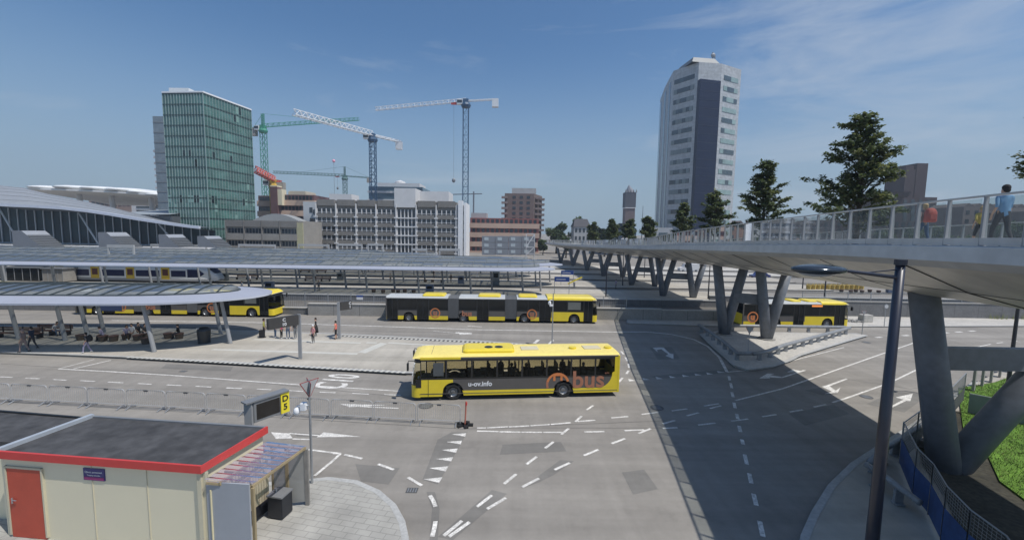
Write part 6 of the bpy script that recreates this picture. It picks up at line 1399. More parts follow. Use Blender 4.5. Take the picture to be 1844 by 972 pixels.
# ---------------------------------------------------------------- fence, hoarding at the bottom right
HB_ = mat('hoarding_blue', (.025, .07, .20), .6, .15, .8, scale2=4); MESHM = mat('fence_wire', (.30, .31, .32), .5, .1, 4, metal=.5)
def sitefence(lab, a, b, h, blue=.0, zb=.12, dark=None, lean=0):
    a, b = Vector((a[0], a[1], zb)), Vector((b[0], b[1], zb)); t = thing('site_fence', lab, 'fence', tuple(a), 0, 'site fences beside the near bridge column'); v = b - a; v.z = 0; u = v.normalized(); n = Vector((u.y, -u.x, 0)); up = Vector((0, 0, h)) + n * lean; o = Vector((0, 0, 0))
    m_ = MB(); m_.tube([o, up], .025, 6); m_.tube([v, v + up], .025, 6); m_.tube([up, v + up], .025, 6); m_.tube([up * .08, v + up * .08], .02, 6); obj('frame', m_, MESHM, t)
    m_ = MB(); L_ = v.length; k = max(4, int(L_ / .12))
    for i in range(1, k): m_.bar(v * i / k + up * (blue if blue else .08), v * i / k + up, .006, .006)
    for i in range(1, 7): z = up * max(blue, .08) + (up - up * max(blue, .08)) * i / 7; m_.bar(z, v + z, .008, .008)
    obj('wire_panel', m_, MESHM, t)
    if blue: m_ = MB(); m_.add([u * .03 + up * .04 + n * .02, v - u * .03 + up * .04 + n * .02, v - u * .03 + up * blue + n * .02, u * .03 + up * blue + n * .02], [(0, 1, 2, 3)]); obj('sheeting', m_, dark or HB_, t)
def gz(x, y, z): p = G(x, y, z); return (p.x, p.y)
H_ = 1.9
pA = [gz(1627, 764, H_), gz(1652, 812, H_), gz(1681, 841, H_), gz(1705, 881, H_), gz(1748, 925, H_), gz(1812, 972, H_), gz(1860, 1040, H_)]
labs = ['blue sheeted site fence panel nearest the road bend', 'blue sheeted site fence panel, second from the road', 'blue sheeted fence panel left of the near column foot', 'tall wire fence panel below the near column foot', 'wire fence panel near the bottom right corner', 'wire fence panel at the very bottom right edge']
for i, (a, b) in enumerate(zip(pA, pA[1:])): sitefence(labs[i], a, b, H_, .62)
DK = mat('dark_sheeting', (.07, .075, .075), .8, .15, 2)
pB = [gz(1628, 761, 1.9), gz(1655, 742, 1.9), gz(1684, 725, 1.9), gz(1712, 700, 1.9), gz(1740, 672, 1.9)]
for i, (a, b) in enumerate(zip(pB, pB[1:])): sitefence('wire fence panel with dark lower sheet, %s along the road bend' % ['first', 'second', 'third', 'fourth'][i], a, b, 1.8, .5, dark=DK)
t = thing('green_screen', 'grey green screen fence standing in the grass behind the column', 'fence', (0, 0, 0)); a, b = G(1737, 762, .15), G(1830, 772, .15); m_ = MB(); m_.wall([G(1742, 745, .15), G(1860, 770, .15)], .05, .1, 1.3); obj('panel', m_, mat('screen_grey', (.20, .23, .22), .8, .1, 2), t); m_ = MB(); m_.wall([G(1742, 745, .15), G(1860, 770, .15)], .07, 1.3, 1.36); obj('top_rail', m_, MESHM, t)
t = thing('slat_fence', 'row of upright pale concrete slats at the right edge of the road', 'fence', (0, 0, 0))
for i in range(8): p_ = G(1752 + i * 16, 706 - i * 9, .1); m_ = MB(); m_.box((p_.x, p_.y, .85), (.45, .12, 1.6), R(35)); obj('slat', m_, OL, t)
# rubble path under the bridge
t = thing('paving_stack', 'low stack of concrete blocks beside the near column foot', 'block stack', (0, 0, 0)); 
for i, (x, y) in enumerate(((1655, 800), (1672, 806), (1664, 790))): p_ = G(x, y, .12); m_ = MB(); m_.box((p_.x, p_.y, .3), (.7, .45, .36), R(20 * i)); obj('block', m_, CONC, t, bevel=.02)
for Y, xb in ((40, 23.0),): 
    for s, dy_ in ((-1.65, .45), (1.65, -1.1)): m_ = MB(); m_.tube([(xb + s, Y + dy_, .14), (xb + s, Y + dy_, .24)], .75, 20); obj('pillar_base', m_, CONC, bridge)
p_ = G(1558, 579, .1); t = thing('concrete_block', 'white concrete block lying beside the wall right of the single bus', 'block', (p_.x, p_.y, .1), .1); m_ = MB(); m_.bb(-.62, .62, -.4, .4, 0, .85); obj('block', m_, LIGHTCON, t, bevel=.04)
m_ = MB(); rr = random.Random(2)
for i in range(40): m_.ball((-1.5 + rr.gauss(0, .5), rr.gauss(0, .4), .05), rr.uniform(.08, .2), 0, 6, 4)
obj('rubble', m_, CONC, t)
# ---------------------------------------------------------------- trees
LEAF = [mat('leaf_dark', (.060, .088, .048), .6, .25, .9), mat('leaf_mid', (.10, .135, .062), .6, .25, .9), mat('leaf_light', (.17, .19, .085), .6, .25, .9)]; [leafy(m_) for m_ in LEAF]; BARK = mat('bark', (.09, .075, .06), .9, .2, 3, bump=.3)
def bridge_tree(h, cr, seed, nl, lim, lsz=.16, top=.12, base=.16):
    r = random.Random(seed); tk = MB(); cw = MB()
    bend = [(r.gauss(0, .04) * k, r.gauss(0, .04) * k, h * .93 * k / 6) for k in range(7)]
    tk.tube(bend, [.11 * h / 6 * (1 - .85 * k / 6) + .012 for k in range(7)], 8)
    at = lambda u: Vector(bend[min(5, int(u * 6))]).lerp(Vector(bend[min(6, int(u * 6) + 1)]), u * 6 - int(u * 6)) if u < 1 else Vector(bend[6])
    for i in range(lim):
        u = base + (1 - base) * (i / (lim - 1)) ** .9; a = i * 2.399 + r.uniform(-.4, .4); prof = max(0, 1.0 - u) ** .6 * 1.1 * (.7 + .3 * min(1, (u - base + .1) / .2))
        L_ = cr * prof * r.choice((.5, .7, .85, 1.0, 1.35)) + top + .12; up_ = r.uniform(.3, 1.0) + u * .8
        o = at(u * .98); d = Vector((math.cos(a), math.sin(a), up_)).normalized(); tip = o + d * L_; mid_ = o.lerp(tip, .55) + Vector((0, 0, L_ * .06)); tip += Vector((0, 0, -L_ * r.uniform(-.05, .18)))
        tk.tube([o, mid_, tip], [.03 * h / 6, .018 * h / 6, .006], 4)
        subs = [(o, mid_, tip, L_)]
        for k in range(3 if L_ > .5 else 1):
            s = r.uniform(.35, .85); p = o.lerp(mid_, s * 1.8) if s < .55 else mid_.lerp(tip, (s - .55) / .45); a2 = a + r.uniform(-1.1, 1.1); l2 = L_ * r.uniform(.25, .5); q_ = p + Vector((math.cos(a2), math.sin(a2), r.uniform(-.05, .5))) * l2
            tk.tube([p, q_], [.012, .004], 3, cap=False); subs.append((p, p.lerp(q_, .5), q_, l2))
        for (p0, p1, p2, l_) in subs:
            k = int(nl * l_); cm = r.choice((0, 0, 1, 1, 2))
            for j in range(k):
                s = r.random() ** .7; p = p0.lerp(p1, s * 2) if s < .5 else p1.lerp(p2, s * 2 - 1)
                if l_ == L_ and s < .2: continue
                p = p + Vector((r.gauss(0, .07), r.gauss(0, .07), r.gauss(0, .045))); az = r.uniform(0, 6.283); sz = lsz * r.uniform(.5, 1.15); tilt = r.gauss(0, .45)
                e1 = Vector((math.cos(az), math.sin(az), tilt)) * sz; e2 = Vector((-math.sin(az), math.cos(az), r.gauss(0, .4))) * sz * .42
                cw.add([p - e2 * .5, p + e1 * .5 - e2, p + e1, p + e1 * .5 + e2], [(0, 1, 2, 3)], cm if r.random() < .75 else r.choice((0, 1, 2)))
    return tk, cw
def mk_tree(name, lab, loc, h, cr, seed, nl, lim, lsz, grp, rz=0, base=.16):
    t = thing(name, lab, 'tree', loc, rz, grp); tk, cw = bridge_tree(h, cr, seed, nl, lim, lsz, base=base); obj('trunk', tk, BARK, t, True); sheetobj('crown', cw, LEAF, t); return t
GT_ = 'young trees standing on the footbridge'
def deckpt(Y, o=5.6): x, z = edge_at(Y); return (x + o, Y, z + .02)
def at_px(px_, Y, o=None): x = ray(px_, 430).x / ray(px_, 430).y * Y; return (x, Y, edge_at(Y)[1] + .02)
mk_tree('bridge_tree', 'large dark layered tree on the bridge, the tallest of the row', at_px(1541, 22.7), 7.5, 2.0, 8, 95, 84, .16, GT_, base=.07)
mk_tree('bridge_tree', 'rounded full tree on the bridge right of the tall office tower', at_px(1370, 31.5), 6.7, 1.65, 9, 90, 68, .18, GT_, base=.08)
mk_tree('bridge_tree', 'olive tree with one long spike reaching right, over the tower foot', at_px(1286, 43), 5.9, 1.6, 12, 95, 48, .22, GT_)
mk_tree('bridge_tree', 'olive conical tree before the left part of the office tower', at_px(1228, 54), 5.9, 1.6, 21, 90, 46, .24, GT_)
mk_tree('bridge_tree', 'small dark tree at the left edge of the office tower', at_px(1168, 70), 5.2, 1.6, 33, 100, 50, .3, GT_)
mk_tree('bridge_tree', 'small dark tree directly below the far church tower', at_px(1133, 80), 5.4, 1.65, 41, 100, 50, .3, GT_)
mk_tree('bridge_tree', 'small tree left of the church tower with a thin raised tip', at_px(1101, 90), 6.0, 1.7, 52, 90, 48, .32, GT_)
mk_tree('bridge_tree', 'small leafy tree on the bridge before the white villa', at_px(1068, 103), 6.0, 1.8, 61, 90, 48, .34, GT_)
mk_tree('bridge_tree', 'tree at the right frame edge with only its branch tips in view', (17.3, 13.2, 9.7), 4.9, 1.35, 70, 130, 40, .12, GT_, base=.40)
FT_ = 1
def broad_tree(name, lab, c, h, cr, seed, n, lsz, grp, mats=LEAF):
    r = random.Random(seed); t = thing(name, lab, 'tree', c, 0, grp); tk = MB(); tk.tube([(0, 0, 0), (.2, 0, h * .35), (0, .1, h * .7)], [.035 * h, .025 * h, .01 * h], 8)
    blobs = []
    for i in range(16):
        a = r.uniform(0, 6.28); q_ = r.random() ** .5; z = h * r.uniform(.38, .9); rr_ = cr * (1 - abs((z / h - .6) / .55) ** 2) ** .5 * q_ * .75; b = Vector((rr_ * math.cos(a), rr_ * math.sin(a), z)); blobs.append((b, cr * r.uniform(.28, .5), r.choice((0, 0, 1, 1, 2)))); tk.tube([(0, 0, h * .35), b], [.012 * h, .004 * h], 4)
    cw = MB()
    for i in range(n):
        b, s, cm = r.choice(blobs); v = Vector((r.gauss(0, 1), r.gauss(0, 1), r.gauss(0, .8))).normalized() * s * r.random() ** .35; p = b + v; az = r.uniform(0, 6.28); sz = lsz * r.uniform(.6, 1.3); e1 = Vector((math.cos(az), math.sin(az), r.gauss(0, .6))) * sz; e2 = Vector((-math.sin(az), math.cos(az), r.gauss(0, .6))) * sz * .6
        cw.add([p - e2, p + e1, p + e2, p - e1], [(0, 1, 2, 3)], cm if r.random() < .8 else r.choice((0, 1, 2)))
    obj('trunk', tk, BARK, t, True); sheetobj('crown', cw, mats, t); return t
LF2 = [mat('leaf_far_dark', (.045, .075, .030), .7, .2, .3), mat('leaf_far_mid', (.065, .105, .035), .7, .2, .3), mat('leaf_far_light', (.10, .14, .05), .7, .2, .3)]
[leafy(m_) for m_ in LF2]
for i, (x, yt, w, Y, lab) in enumerate(((1003, 400, 38, 200, 'round green tree at the far end of the bridge, right of the salmon block'), (1046, 392, 40, 230, 'broad tree behind the white villa'), (978, 432, 20, 185, 'low bush like tree where bridge and salmon block meet'), (1078, 404, 26, 215, 'tree between the white villa and the small bridge trees'), (1090, 412, 26, 180, 'low tree below the bridge tree with the raised tip'), (1668, 406, 60, 170, 'green tree behind the woman with the backpack'), (1742, 420, 60, 150, 'low green tree behind the child on the bridge'), (1832, 400, 60, 140, 'green tree at the right edge behind the railing'), (1600, 416, 50, 180, 'dark low tree behind the railing below the brick tower'), (1020, 425, 26, 165, 'small far tree between round tree and villa'))):
    p = P(x, yt, Y); broad_tree('far_tree', lab, (p.x, Y, 0), p.z, w / 740 * Y / 2, 100 + i, 3600, .55 * Y / 200, 'trees beyond the bus station', LF2)
# ---------------------------------------------------------------- white and blue train
def train(x_front, x_rear, Y, lab):
    t = thing('train', lab, 'train', (x_front, Y, 0)); L_ = x_front - x_rear; W_ = 1.35; zb, zt = .75, 3.35
    prof = [(0.0, 1.05), (-.1, 1.35), (-.5, 1.75), (-1.2, 2.35), (-1.8, 2.9), (-2.4, 3.2), (-3.2, zt)]
    m_ = MB(); vs = []; xs_ = [(0, .9, 1.05, .55), (-.15, .75, 1.45, .8), (-.6, .62, 1.9, 1.0), (-1.3, .58, 2.5, 1.18), (-2.0, .58, 3.0, 1.28), (-3.0, .58, zt - .05, W_), (-4, .58, zt, W_), (-L_, .58, zt, W_)]
    for x, z0, z1, w in xs_:
        for a, z in ((-1, z0), (-1.0, z0 + (z1 - z0) * .5), (-.98, z1 - .25 * (z1 - z0)), (-.72, z1), (.72, z1), (.98, z1 - .25 * (z1 - z0)), (1, z0 + (z1 - z0) * .5), (1, z0)): vs.append((x, a * w, z))
    m_.add(vs, [(i * 8 + j, i * 8 + (j + 1) % 8, (i + 1) * 8 + (j + 1) % 8, (i + 1) * 8 + j) for i in range(len(xs_) - 1) for j in range(8)] + [tuple(range(8)), tuple(range(56, 64))])
    obj('body', m_, mat('train_white', (.72, .73, .72), .35, .04, 1), t); TB2 = mat('train_blue', (.012, .018, .065), .15, .1, 1)
    def sidep(nm, pts, m, o=.02):
        mm = MB(); mm.add([(x, -W_ - o, z) for x, z in pts], [tuple(range(len(pts)))]); return obj(nm, mm, m, t)
    sidep('side_window', [(-3.1, 1.25), (-2.2, 1.9), (-3.1, 2.6), (-5.2, 2.65), (-5.2, 1.2)], TB2)
    x = -5.5; first = True; k = 0
    while x > -L_ + 3:
        sidep('window_band', [(x, 1.3), (x - (4.2 if k else 2.6), 1.3), (x - (4.2 if k else 2.6), 2.4), (x, 2.4)], TB2); x -= (4.2 if k else 2.6) + .25
        sidep('door', [(x, .85), (x - 1.5, .85), (x - 1.5, 2.9), (x, 2.9)], mat('train_yellow', (.62, .42, .03), .4, .06, 2), .03); d_ = sidep('door_window', [(x - .25, 1.5), (x - 1.25, 1.5), (x - 1.25, 2.6), (x - .25, 2.6)], mat('door_maroon', (.12, .04, .03), .2, .1, 2), .04); x -= 1.8; k += 1
    sidep('skirt', [(-.9, .55), (-L_, .55), (-L_, .95), (-.7, .95)], mat('train_grey', (.30, .31, .32), .5, .06, 1), .012)
    mm = MB(); mm.add([(-.62, -.85, 1.96), (-.62, .85, 1.96), (-1.9, 1.1, 2.97), (-1.9, -1.1, 2.97)], [(0, 1, 2, 3)]); w_ = mm; w_.v = [(x, y, z + .03) for x, y, z in w_.v]; obj('windscreen', w_, TB2, t)
    mm = MB(); mm.bb(-L_, -2, -1.1, 1.1, .15, .58); obj('bogies', mm, BLACK, t)
    mm = MB()
    for x in range(6, int(L_) - 3, 7): mm.bb(-x - 3, -x, -.9, .9, zt - .02, zt + .28)
    obj('roof_equipment', mm, OW, t); return t
p = P(391, 505, 72.6); train(p.x, P(113, 480, 72.6).x, 73.9, 'white train with dark blue windows and yellow doors behind the near canopy').location.z = -.15
# grey glazed shelter box left of train
for xa, xb, yt, Y, lab, m in ((10, 68, 477, 71, 'dark glazed waiting room at the left edge under the second canopy', BDARK), (76, 112, 484, 70, 'grey box shaped shelter between waiting room and white train', OL)):
    a, b = P(xa, yt, Y), P(xb, yt, Y); t = thing('waiting_room', lab, 'shelter', (a.x, Y, .15)); w = b.x - a.x; m_ = MB(); m_.bb(0, w, 0, 2.2, .15, 2.3); obj('body', m_, m, t); m_ = MB(); m_.bb(-.2, w + .2, -.2, 2.4, 2.3, 2.5); obj('roof', m_, GREYM, t); m_ = MB()
    for i in range(5): m_.bb(w * i / 4 - .04, w * i / 4 + .04, -.04, 0, .15, 2.3)
    obj('frame', m_, STEELP, t)
# ---------------------------------------------------------------- platform furniture
WOOD = mat('bench_wood', (.12, .062, .045), .7, .2, 4, stretch=(.3, 3, 3)); BASKET = mat('stool_wood', (.10, .075, .055), .8, .2, 5)
def bench(x, y, L_, lab, rz=0, back=True):
    b_ = G(x, y, .15); t = thing('bench', lab, 'bench', (b_.x, b_.y, .15), rz, 'brown wooden platform benches'); m_ = MB()
    for k in range(4): m_.bb(0, L_, -.25 + k * .13, -.15 + k * .13, .42, .46)
    obj('seat', m_, WOOD, t)
    if back: m_ = MB(); [m_.bb(0, L_, .27, .31, .55 + k * .13, .65 + k * .13) for k in range(3)]; obj('backrest', m_, WOOD, t)
    for i in range(max(2, int(L_ / 1.6) + 1)):
        xx = .2 + (L_ - .4) * i / max(1, int(L_ / 1.6)); m_ = MB(); m_.bb(xx - .05, xx + .05, -.22, .25, 0, .42); m_.bb(xx - .04, xx + .04, .24, .3, .3, .95 if back else .42); obj('leg', m_, DARKM, t)
bench(-40, 607, 5.6, 'long brown bench at the left frame edge under the near canopy'); bench(62, 603, 3.2, 'bench below the near canopy where a person leans over')
for x, y, L_, lab in ((548, 506, 5.0, 'brown bench on the third platform right of centre left canopy posts'), (540, 490.5, 6, 'far brown bench behind the bench of the third platform'), (425, 503, 4.2, 'bench on the third platform with people seated on it'), (270, 528, 6.0, 'bench on the second platform hidden below the near canopy edge'), (410, 524, 6.5, 'long low bench between the train nose and the blue cabinet'), (650, 488.5, 5.2, 'dark bench far behind on the fourth platform')): bench(x, y, L_, lab, back=x != 410)
def stool(x, y, lab, zb=.15, grp='round wooden platform stools'):
    b_ = G(x, y, zb); t = thing('stool', lab, 'stool', (b_.x, b_.y, zb), 0, grp); m_ = MB(); m_.tube([(0, 0, .0), (0, 0, .2), (0, 0, .44)], [.26, .30, .33], 16); obj('drum', m_, BASKET, t); m_ = MB(); m_.tube([(0, 0, .44), (0, 0, .49)], [.35, .35], 16); obj('seat', m_, WOOD, t)
for x, y, lab in ((303, 609, 'empty round stool between the seated group and the lone sitter'), (323, 609.5, 'round stool under the lone sitter near the black container'), (248, 612.5, 'round stool in the middle of the seated group'), (263, 618.5, 'round stool nearest the front column of the canopy'), (228, 611, 'round stool under the person in white and black'), (262, 609, 'round stool under the person sitting behind the group'), (205, 614, 'low wide stool right of the crouching person'), (186, 614, 'round stool under the crouching person'), (146, 612, 'round stool behind the person with the backpack')): stool(x, y, lab)
for i, x in enumerate((673, 690, 708, 717, 729, 745)): stool(x, 526.5 + (i % 2), 'round stool behind the triple bus, %s from the left of the six' % ['first', 'second', 'third', 'fourth', 'fifth', 'last'][i])
for i, x in enumerate((753, 766, 779, 796)): stool(x, 508, 'round stool on the third platform, %s from the left of its four' % ['first', 'second', 'third', 'last'][i])
for i, x in enumerate((1515, 1532, 1541, 1552, 1566, 1582)): stool(x, 526 + (i % 2) * 1.5, 'stool before the yellow tubs, %s from the left of six' % ['first', 'second', 'third', 'fourth', 'fifth', 'last'][i])
for i in range(12):
    x = 1456 + i * 8.6; b_ = G(x, 520.5, .15); t = thing('straw_tub', 'yellow straw filled tub, %s in the far right row' % ['first', 'second', 'third', 'fourth', 'fifth', 'sixth', 'seventh', 'eighth', 'ninth', 'tenth', 'eleventh', 'last'][i], 'tub', (b_.x, b_.y, .15), 0, 'row of yellow straw tubs on the far right platform'); m_ = MB(); m_.tube([(0, 0, 0), (0, 0, .8)], [.4, .46], 10); obj('tub', m_, mat('straw_yellow', (.50, .36, .10), .8, .25, 3), t); m_ = MB(); rr = random.Random(i)
    for k in range(30): a = rr.uniform(0, 6.28); q_ = rr.uniform(0, .4); m_.add([(q_ * math.cos(a) - .04, q_ * math.sin(a), .75), (q_ * math.cos(a) + .04, q_ * math.sin(a), .75), (q_ * 1.3 * math.cos(a), q_ * 1.3 * math.sin(a), .75 + rr.uniform(.2, .5))], [(0, 1, 2)])
    obj('straw', m_, mat('straw', (.42, .34, .14), .9, .3, 4), t)
b_ = G(368, 617, .15); t = thing('litter_container', 'large black rounded litter container at the canopy end', 'container', (b_.x, b_.y, .15), .1); m_ = MB(); m_.tube([(0, 0, 0), (0, 0, .08), (0, 0, 1.1), (0, 0, 1.25)], [.46, .44, .5, .44], 14); obj('body', m_, mat('container_black', (.02, .026, .032), .4, .1, 3), t); m_ = MB(); m_.ball((0, 0, 1.22), (.44, .44, .18)); obj('lid', m_, BLACK, t, True); m_ = MB(); m_.box((-.28, -.3, 1.32), (.2, .12, .06)); obj('flap', m_, OW, t)
def cabinet(x, y, w, h, lab, col):
    b_ = G(x, y, .15); t = thing('ticket_cabinet', lab, 'cabinet', (b_.x, b_.y, .15), 0, 'grey blue cabinets on the platforms'); m_ = MB(); m_.bb(-w / 2, w / 2, -.3, .3, .05, h); obj('body', m_, col, t, bevel=.03); m_ = MB(); m_.bb(-w * .32, w * .32, -.32, -.3, h * .55, h * .85); obj('screen', m_, BDARK, t); m_ = MB(); m_.bb(-w * .4, w * .4, -.25, .25, 0, .05); obj('foot', m_, BLACK, t)
CBL = mat('cabinet_blue', (.10, .13, .20), .5, .1, 2); CGR = mat('cabinet_grey', (.16, .18, .19), .5, .1, 2)
for x, y, w, h, lab, c in ((486, 525, 1.3, 1.6, 'blue grey cabinet on the second platform right of the long low bench', CBL), (774, 529, 1.2, 1.5, 'blue cabinet on the second platform just above the triple bus', CBL), (830, 511, 1.1, 1.5, 'blue grey cabinet on the third platform right of the stools', CBL), (613, 504, 1.2, 1.4, 'grey cabinet on the third platform left of centre', CGR), (893, 513, 1.3, 2.6, 'tall dark grey board under the tip of the second canopy', CGR), (405, 505, 1.2, 1.4, 'grey cabinet just right of the train nose', CGR), (1605, 527, 1.7, 1.6, 'dark blue cabinet on the far right platform beside the lamp post', CBL)): cabinet(x, y, w, h, lab, c)
b_ = G(655, 552, .8); t = thing('notice_board', 'small blue and white notice on the mesh fence left of the triple bus', 'sign', (b_.x, 47.6, 0)); m_ = MB(); m_.bb(-.38, .38, -.03, 0, 1.85, 2.15); obj('white_panel', m_, OW, t); m_ = MB(); m_.bb(-.38, .38, -.03, 0, 2.15, 2.38); obj('blue_panel', m_, MATS['board_blue'], t)
# vehicles seen far under the bridge
def vehicle(x, y, L_, hgt, lab, m, kind='van', cat='van', heading=0):
    b_ = G(x, y, .0); t = thing('parked_' + kind, lab, cat, (b_.x, b_.y, 0), heading, 'vehicles far behind under the bridge'); W_ = .88; z0 = .28
    if kind == 'van': pr = [(0, z0), (0, .95), (.25, 1.15), (.95, 1.3), (1.5, hgt), (L_, hgt), (L_, z0)]
    else: pr = [(0, z0), (0, .7), (.9, .85), (1.5, hgt), (2.9, hgt), (3.7, .9), (L_, .82), (L_, z0)]
    m_ = MB(); n = len(pr); m_.add([(a, -W_, z) for a, z in pr] + [(a, W_, z) for a, z in pr], [tuple(range(n)), tuple(range(2 * n - 1, n - 1, -1))] + [(i, i + n, (i + 1) % n + n, (i + 1) % n) for i in range(n)]); bo = obj('body', m_, m, t)
    m_ = MB(); xs_ = (1.25, 2.1) if kind == 'van' else (1.35, 3.1); m_.bb(xs_[0], xs_[1], -W_ - .01, -W_, .98 if kind == 'car' else 1.25, hgt - .12); m_.bb(xs_[0], xs_[1], W_, W_ + .01, .98, hgt - .12); obj('window', m_, BDARK, bo)
    for xx in (.85, L_ - .85):
        for s in (-1, 1): w_ = MB(); w_.tube([(xx, s * (W_ - .1), .32), (xx, s * (W_ + .04), .32)], .32, 14); wh = obj('wheel', w_, TYRE, t); w_ = MB(); w_.tube([(xx, s * (W_ + .04), .32), (xx, s * (W_ + .05), .32)], .18, 10); obj('rim', w_, RIM, wh)
vehicle(1222, 489, 5.2, 2.2, 'white van parked far behind the second pair of bridge columns', OW); vehicle(1352, 500, 4.2, 1.45, 'dark blue car seen between the slanted legs near the bus', mat('car_blue', (.02, .035, .16), .25, .05, 2, coat=.5), 'car', 'car'); vehicle(905, 459, 5.0, 2.1, 'white van parked before the stacked site cabins', OW); vehicle(1240, 478, 4.4, 1.45, 'silver car parked far behind the bridge columns, beyond the white van', mat('car_silver', (.45, .46, .47), .3, .05, 2, metal=.4), 'car', 'car')
# ---------------------------------------------------------------- people
SKIN = [mat('skin_light', (.50, .31, .22), .55, .05, 8), mat('skin_brown', (.18, .10, .065), .55, .05, 8)]
HAIR = mat('hair_dark', (.025, .018, .014), .8, .1, 8); HAIRL = mat('hair_blond', (.40, .28, .14), .8, .1, 8); SHOE = mat('shoe_white', (.6, .6, .58), .7, .05, 5); SHOED = mat('shoe_dark', (.03, .03, .03), .7, .05, 5)
CL = {}
def cloth(name, c):
    if name not in CL: CL[name] = mat('cloth_' + name, c, .9, .12, 6, bump=.2)
    return CL[name]
C_ = dict(olive=cloth('olive', (.20, .17, .08)), lime=cloth('lime', (.33, .33, .08)), pink=cloth('pink', (.65, .06, .19)), rose=cloth('rose', (.62, .30, .30)), coral=cloth('coral', (.80, .20, .15)), black=cloth('black', (.018, .018, .02)), jeans=cloth('jeans', (.05, .09, .16)), grey=cloth('grey', (.17, .18, .19)), beige=cloth('beige', (.24, .19, .18)), navy=cloth('navy', (.03, .045, .08)), white=cloth('white', (.65, .66, .68)), sky=cloth('sky', (.17, .32, .50)), yellow=cloth('yellow', (.50, .38, .08)), charcoal=cloth('charcoal', (.05, .05, .055)), lav=cloth('lavender', (.32, .30, .42)))
def person(lab, loc, face, top, legs, H=1.72, pose='stand', skin=0, hair=HAIR, shoe=SHOED, sleeves=True, shorts=False, skirt=False, fingers=False, hat=None, lean=0.0, armup=0, grp='people waiting and walking at the bus station', cap=None):
    k = H / 1.72; t = thing('person', lab, 'person', loc, face, grp)
    V = []; E = []; Rd = []; Lb = []
    def add(p, r, par=None, lb='top'):
        V.append(Vector(p) * k); Rd.append(r * k * .92); Lb.append(lb)
        if par is not None: E.append((par, len(V) - 1))
        return len(V) - 1
    sit = pose == 'sit'; dz = -.42 if sit else 0; L = lambda z: z + dz; fx = lambda z: lean * max(0, z - .92)
    pel = add((0, 0, L(.93)), .13, None, 'legs'); wai = add((fx(1.1), 0, L(1.1)), .12, pel); che = add((fx(1.32), 0, L(1.32)), .15, wai); nb_ = add((fx(1.47), 0, L(1.46)), .065, che, 'skin'); hd = add((fx(1.58) + .02, 0, L(1.57)), .085, nb_, 'skin'); ht = add((fx(1.64) + .015, 0, L(1.66)), .085, hd, 'skin'); ns = add((fx(1.6) + .115, 0, L(1.59)), .02, hd, 'skin')
    sl = 'top' if sleeves else 'skin'
    for s in (-1, 1):
        sh = add((fx(1.38), s * .17, L(1.39)), .062, che)
        if pose == 'walk': ex, wx = -s * .12, -s * .05 + .05
        elif pose == 'sit': ex, wx = .06, .30
        else: ex, wx = -.01, .06
        if armup and s == armup: el = add((.16 + fx(1.2), s * .22, L(1.16)), .043, sh, sl); wr = add((.30, s * .10, L(1.32)), .03, el, 'skin'); ha = add((.36, s * .08, L(1.40)), .034, wr, 'skin'); hdv = Vector((.5, -.1 * s, .5))
        else: el = add((ex + fx(1.14), s * .235, L(1.13)), .043, sh, sl); wr = add((wx + .04 + fx(.9), s * .225, L(.90 if not sit else 1.0)), .028, el, 'skin'); ha = add((wx + .06 + fx(.85), s * .22, L(.82 if not sit else .97)), .034, wr, 'skin'); hdv = Vector((.3, 0, -1)) if not sit else Vector((1, 0, -.3))
        hdv.normalize(); b = V[ha] / k
        for q_ in range(4):
            o = Vector((-.03 + .02 * q_, 0, 0)) if not sit else Vector((0, (-.03 + .02 * q_), 0)); f1 = add(b + o + hdv * .05, .011, ha, 'skin'); add(b + o * 1.1 + hdv * (.075 + (.012 if q_ in (1, 2) else 0)) + Vector((.008, 0, 0)), .009, f1, 'skin')
        th = add(b + Vector((.03, -s * .02, 0)) + hdv * .03, .012, ha, 'skin')
        hip = add((0, s * .09, L(.87)), .095, pel, 'legs')
        ll = 'legs' if not shorts else 'skin'
        if sit: kn = add((.42, s * .12, .48), .07, hip, 'legs'); an = add((.44, s * .11, .1), .04, kn, ll)
        elif pose == 'walk': st = s * .22; kn = add((st * .55 + .05, s * .09, .49), .065, hip, 'legs'); an = add((st - (.05 if s < 0 else 0), s * .085, .09 + (.05 if s < 0 else 0)), .038, kn, ll)
        else: kn = add((.01, s * .1, .49), .063, hip, 'legs'); an = add((-.01, s * .105, .085), .037, kn, ll)
        ax_ = V[an].x / k; to = add((ax_ + .15, s * .12, .035), .033, an, 'shoe'); add((ax_ - .05, s * .105, .04), .036, an, 'shoe')
    me = bpy.data.meshes.new('skeleton'); me.from_pydata(V, E, []); bq = bmesh.new(); bq.from_mesh(me); bq.verts.layers.skin.verify(); bq.to_mesh(me); bq.free()
    for i, r_ in enumerate(Rd): me.skin_vertices[0].data[i].radius = (r_, r_)
    for i in range(len(V)): me.skin_vertices[0].data[i].use_root = (i == 0)
    for i in (che, wai, pel):
        r_ = Rd[i]; me.skin_vertices[0].data[i].radius = (r_ * .8, r_ * 1.15)
    o = bpy.data.objects.new('skeleton', me); COL.objects.link(o); m1 = o.modifiers.new('s', 'SKIN'); m1.use_smooth_shade = True; m2 = o.modifiers.new('u', 'SUBSURF'); m2.levels = 1; m2.render_levels = 1
    dg = bpy.context.evaluated_depsgraph_get(); bm_ = bpy.data.meshes.new_from_object(o.evaluated_get(dg)); bpy.data.objects.remove(o); bpy.data.meshes.remove(me)
    bm_.materials.clear(); ms = [top, legs, SKIN[skin], shoe]
    for m in ms: bm_.materials.append(m)
    idx = {'top': 0, 'legs': 1, 'skin': 2, 'shoe': 3}; segs = [(V[a], V[b], Lb[b], Rd[b]) for a, b in E]
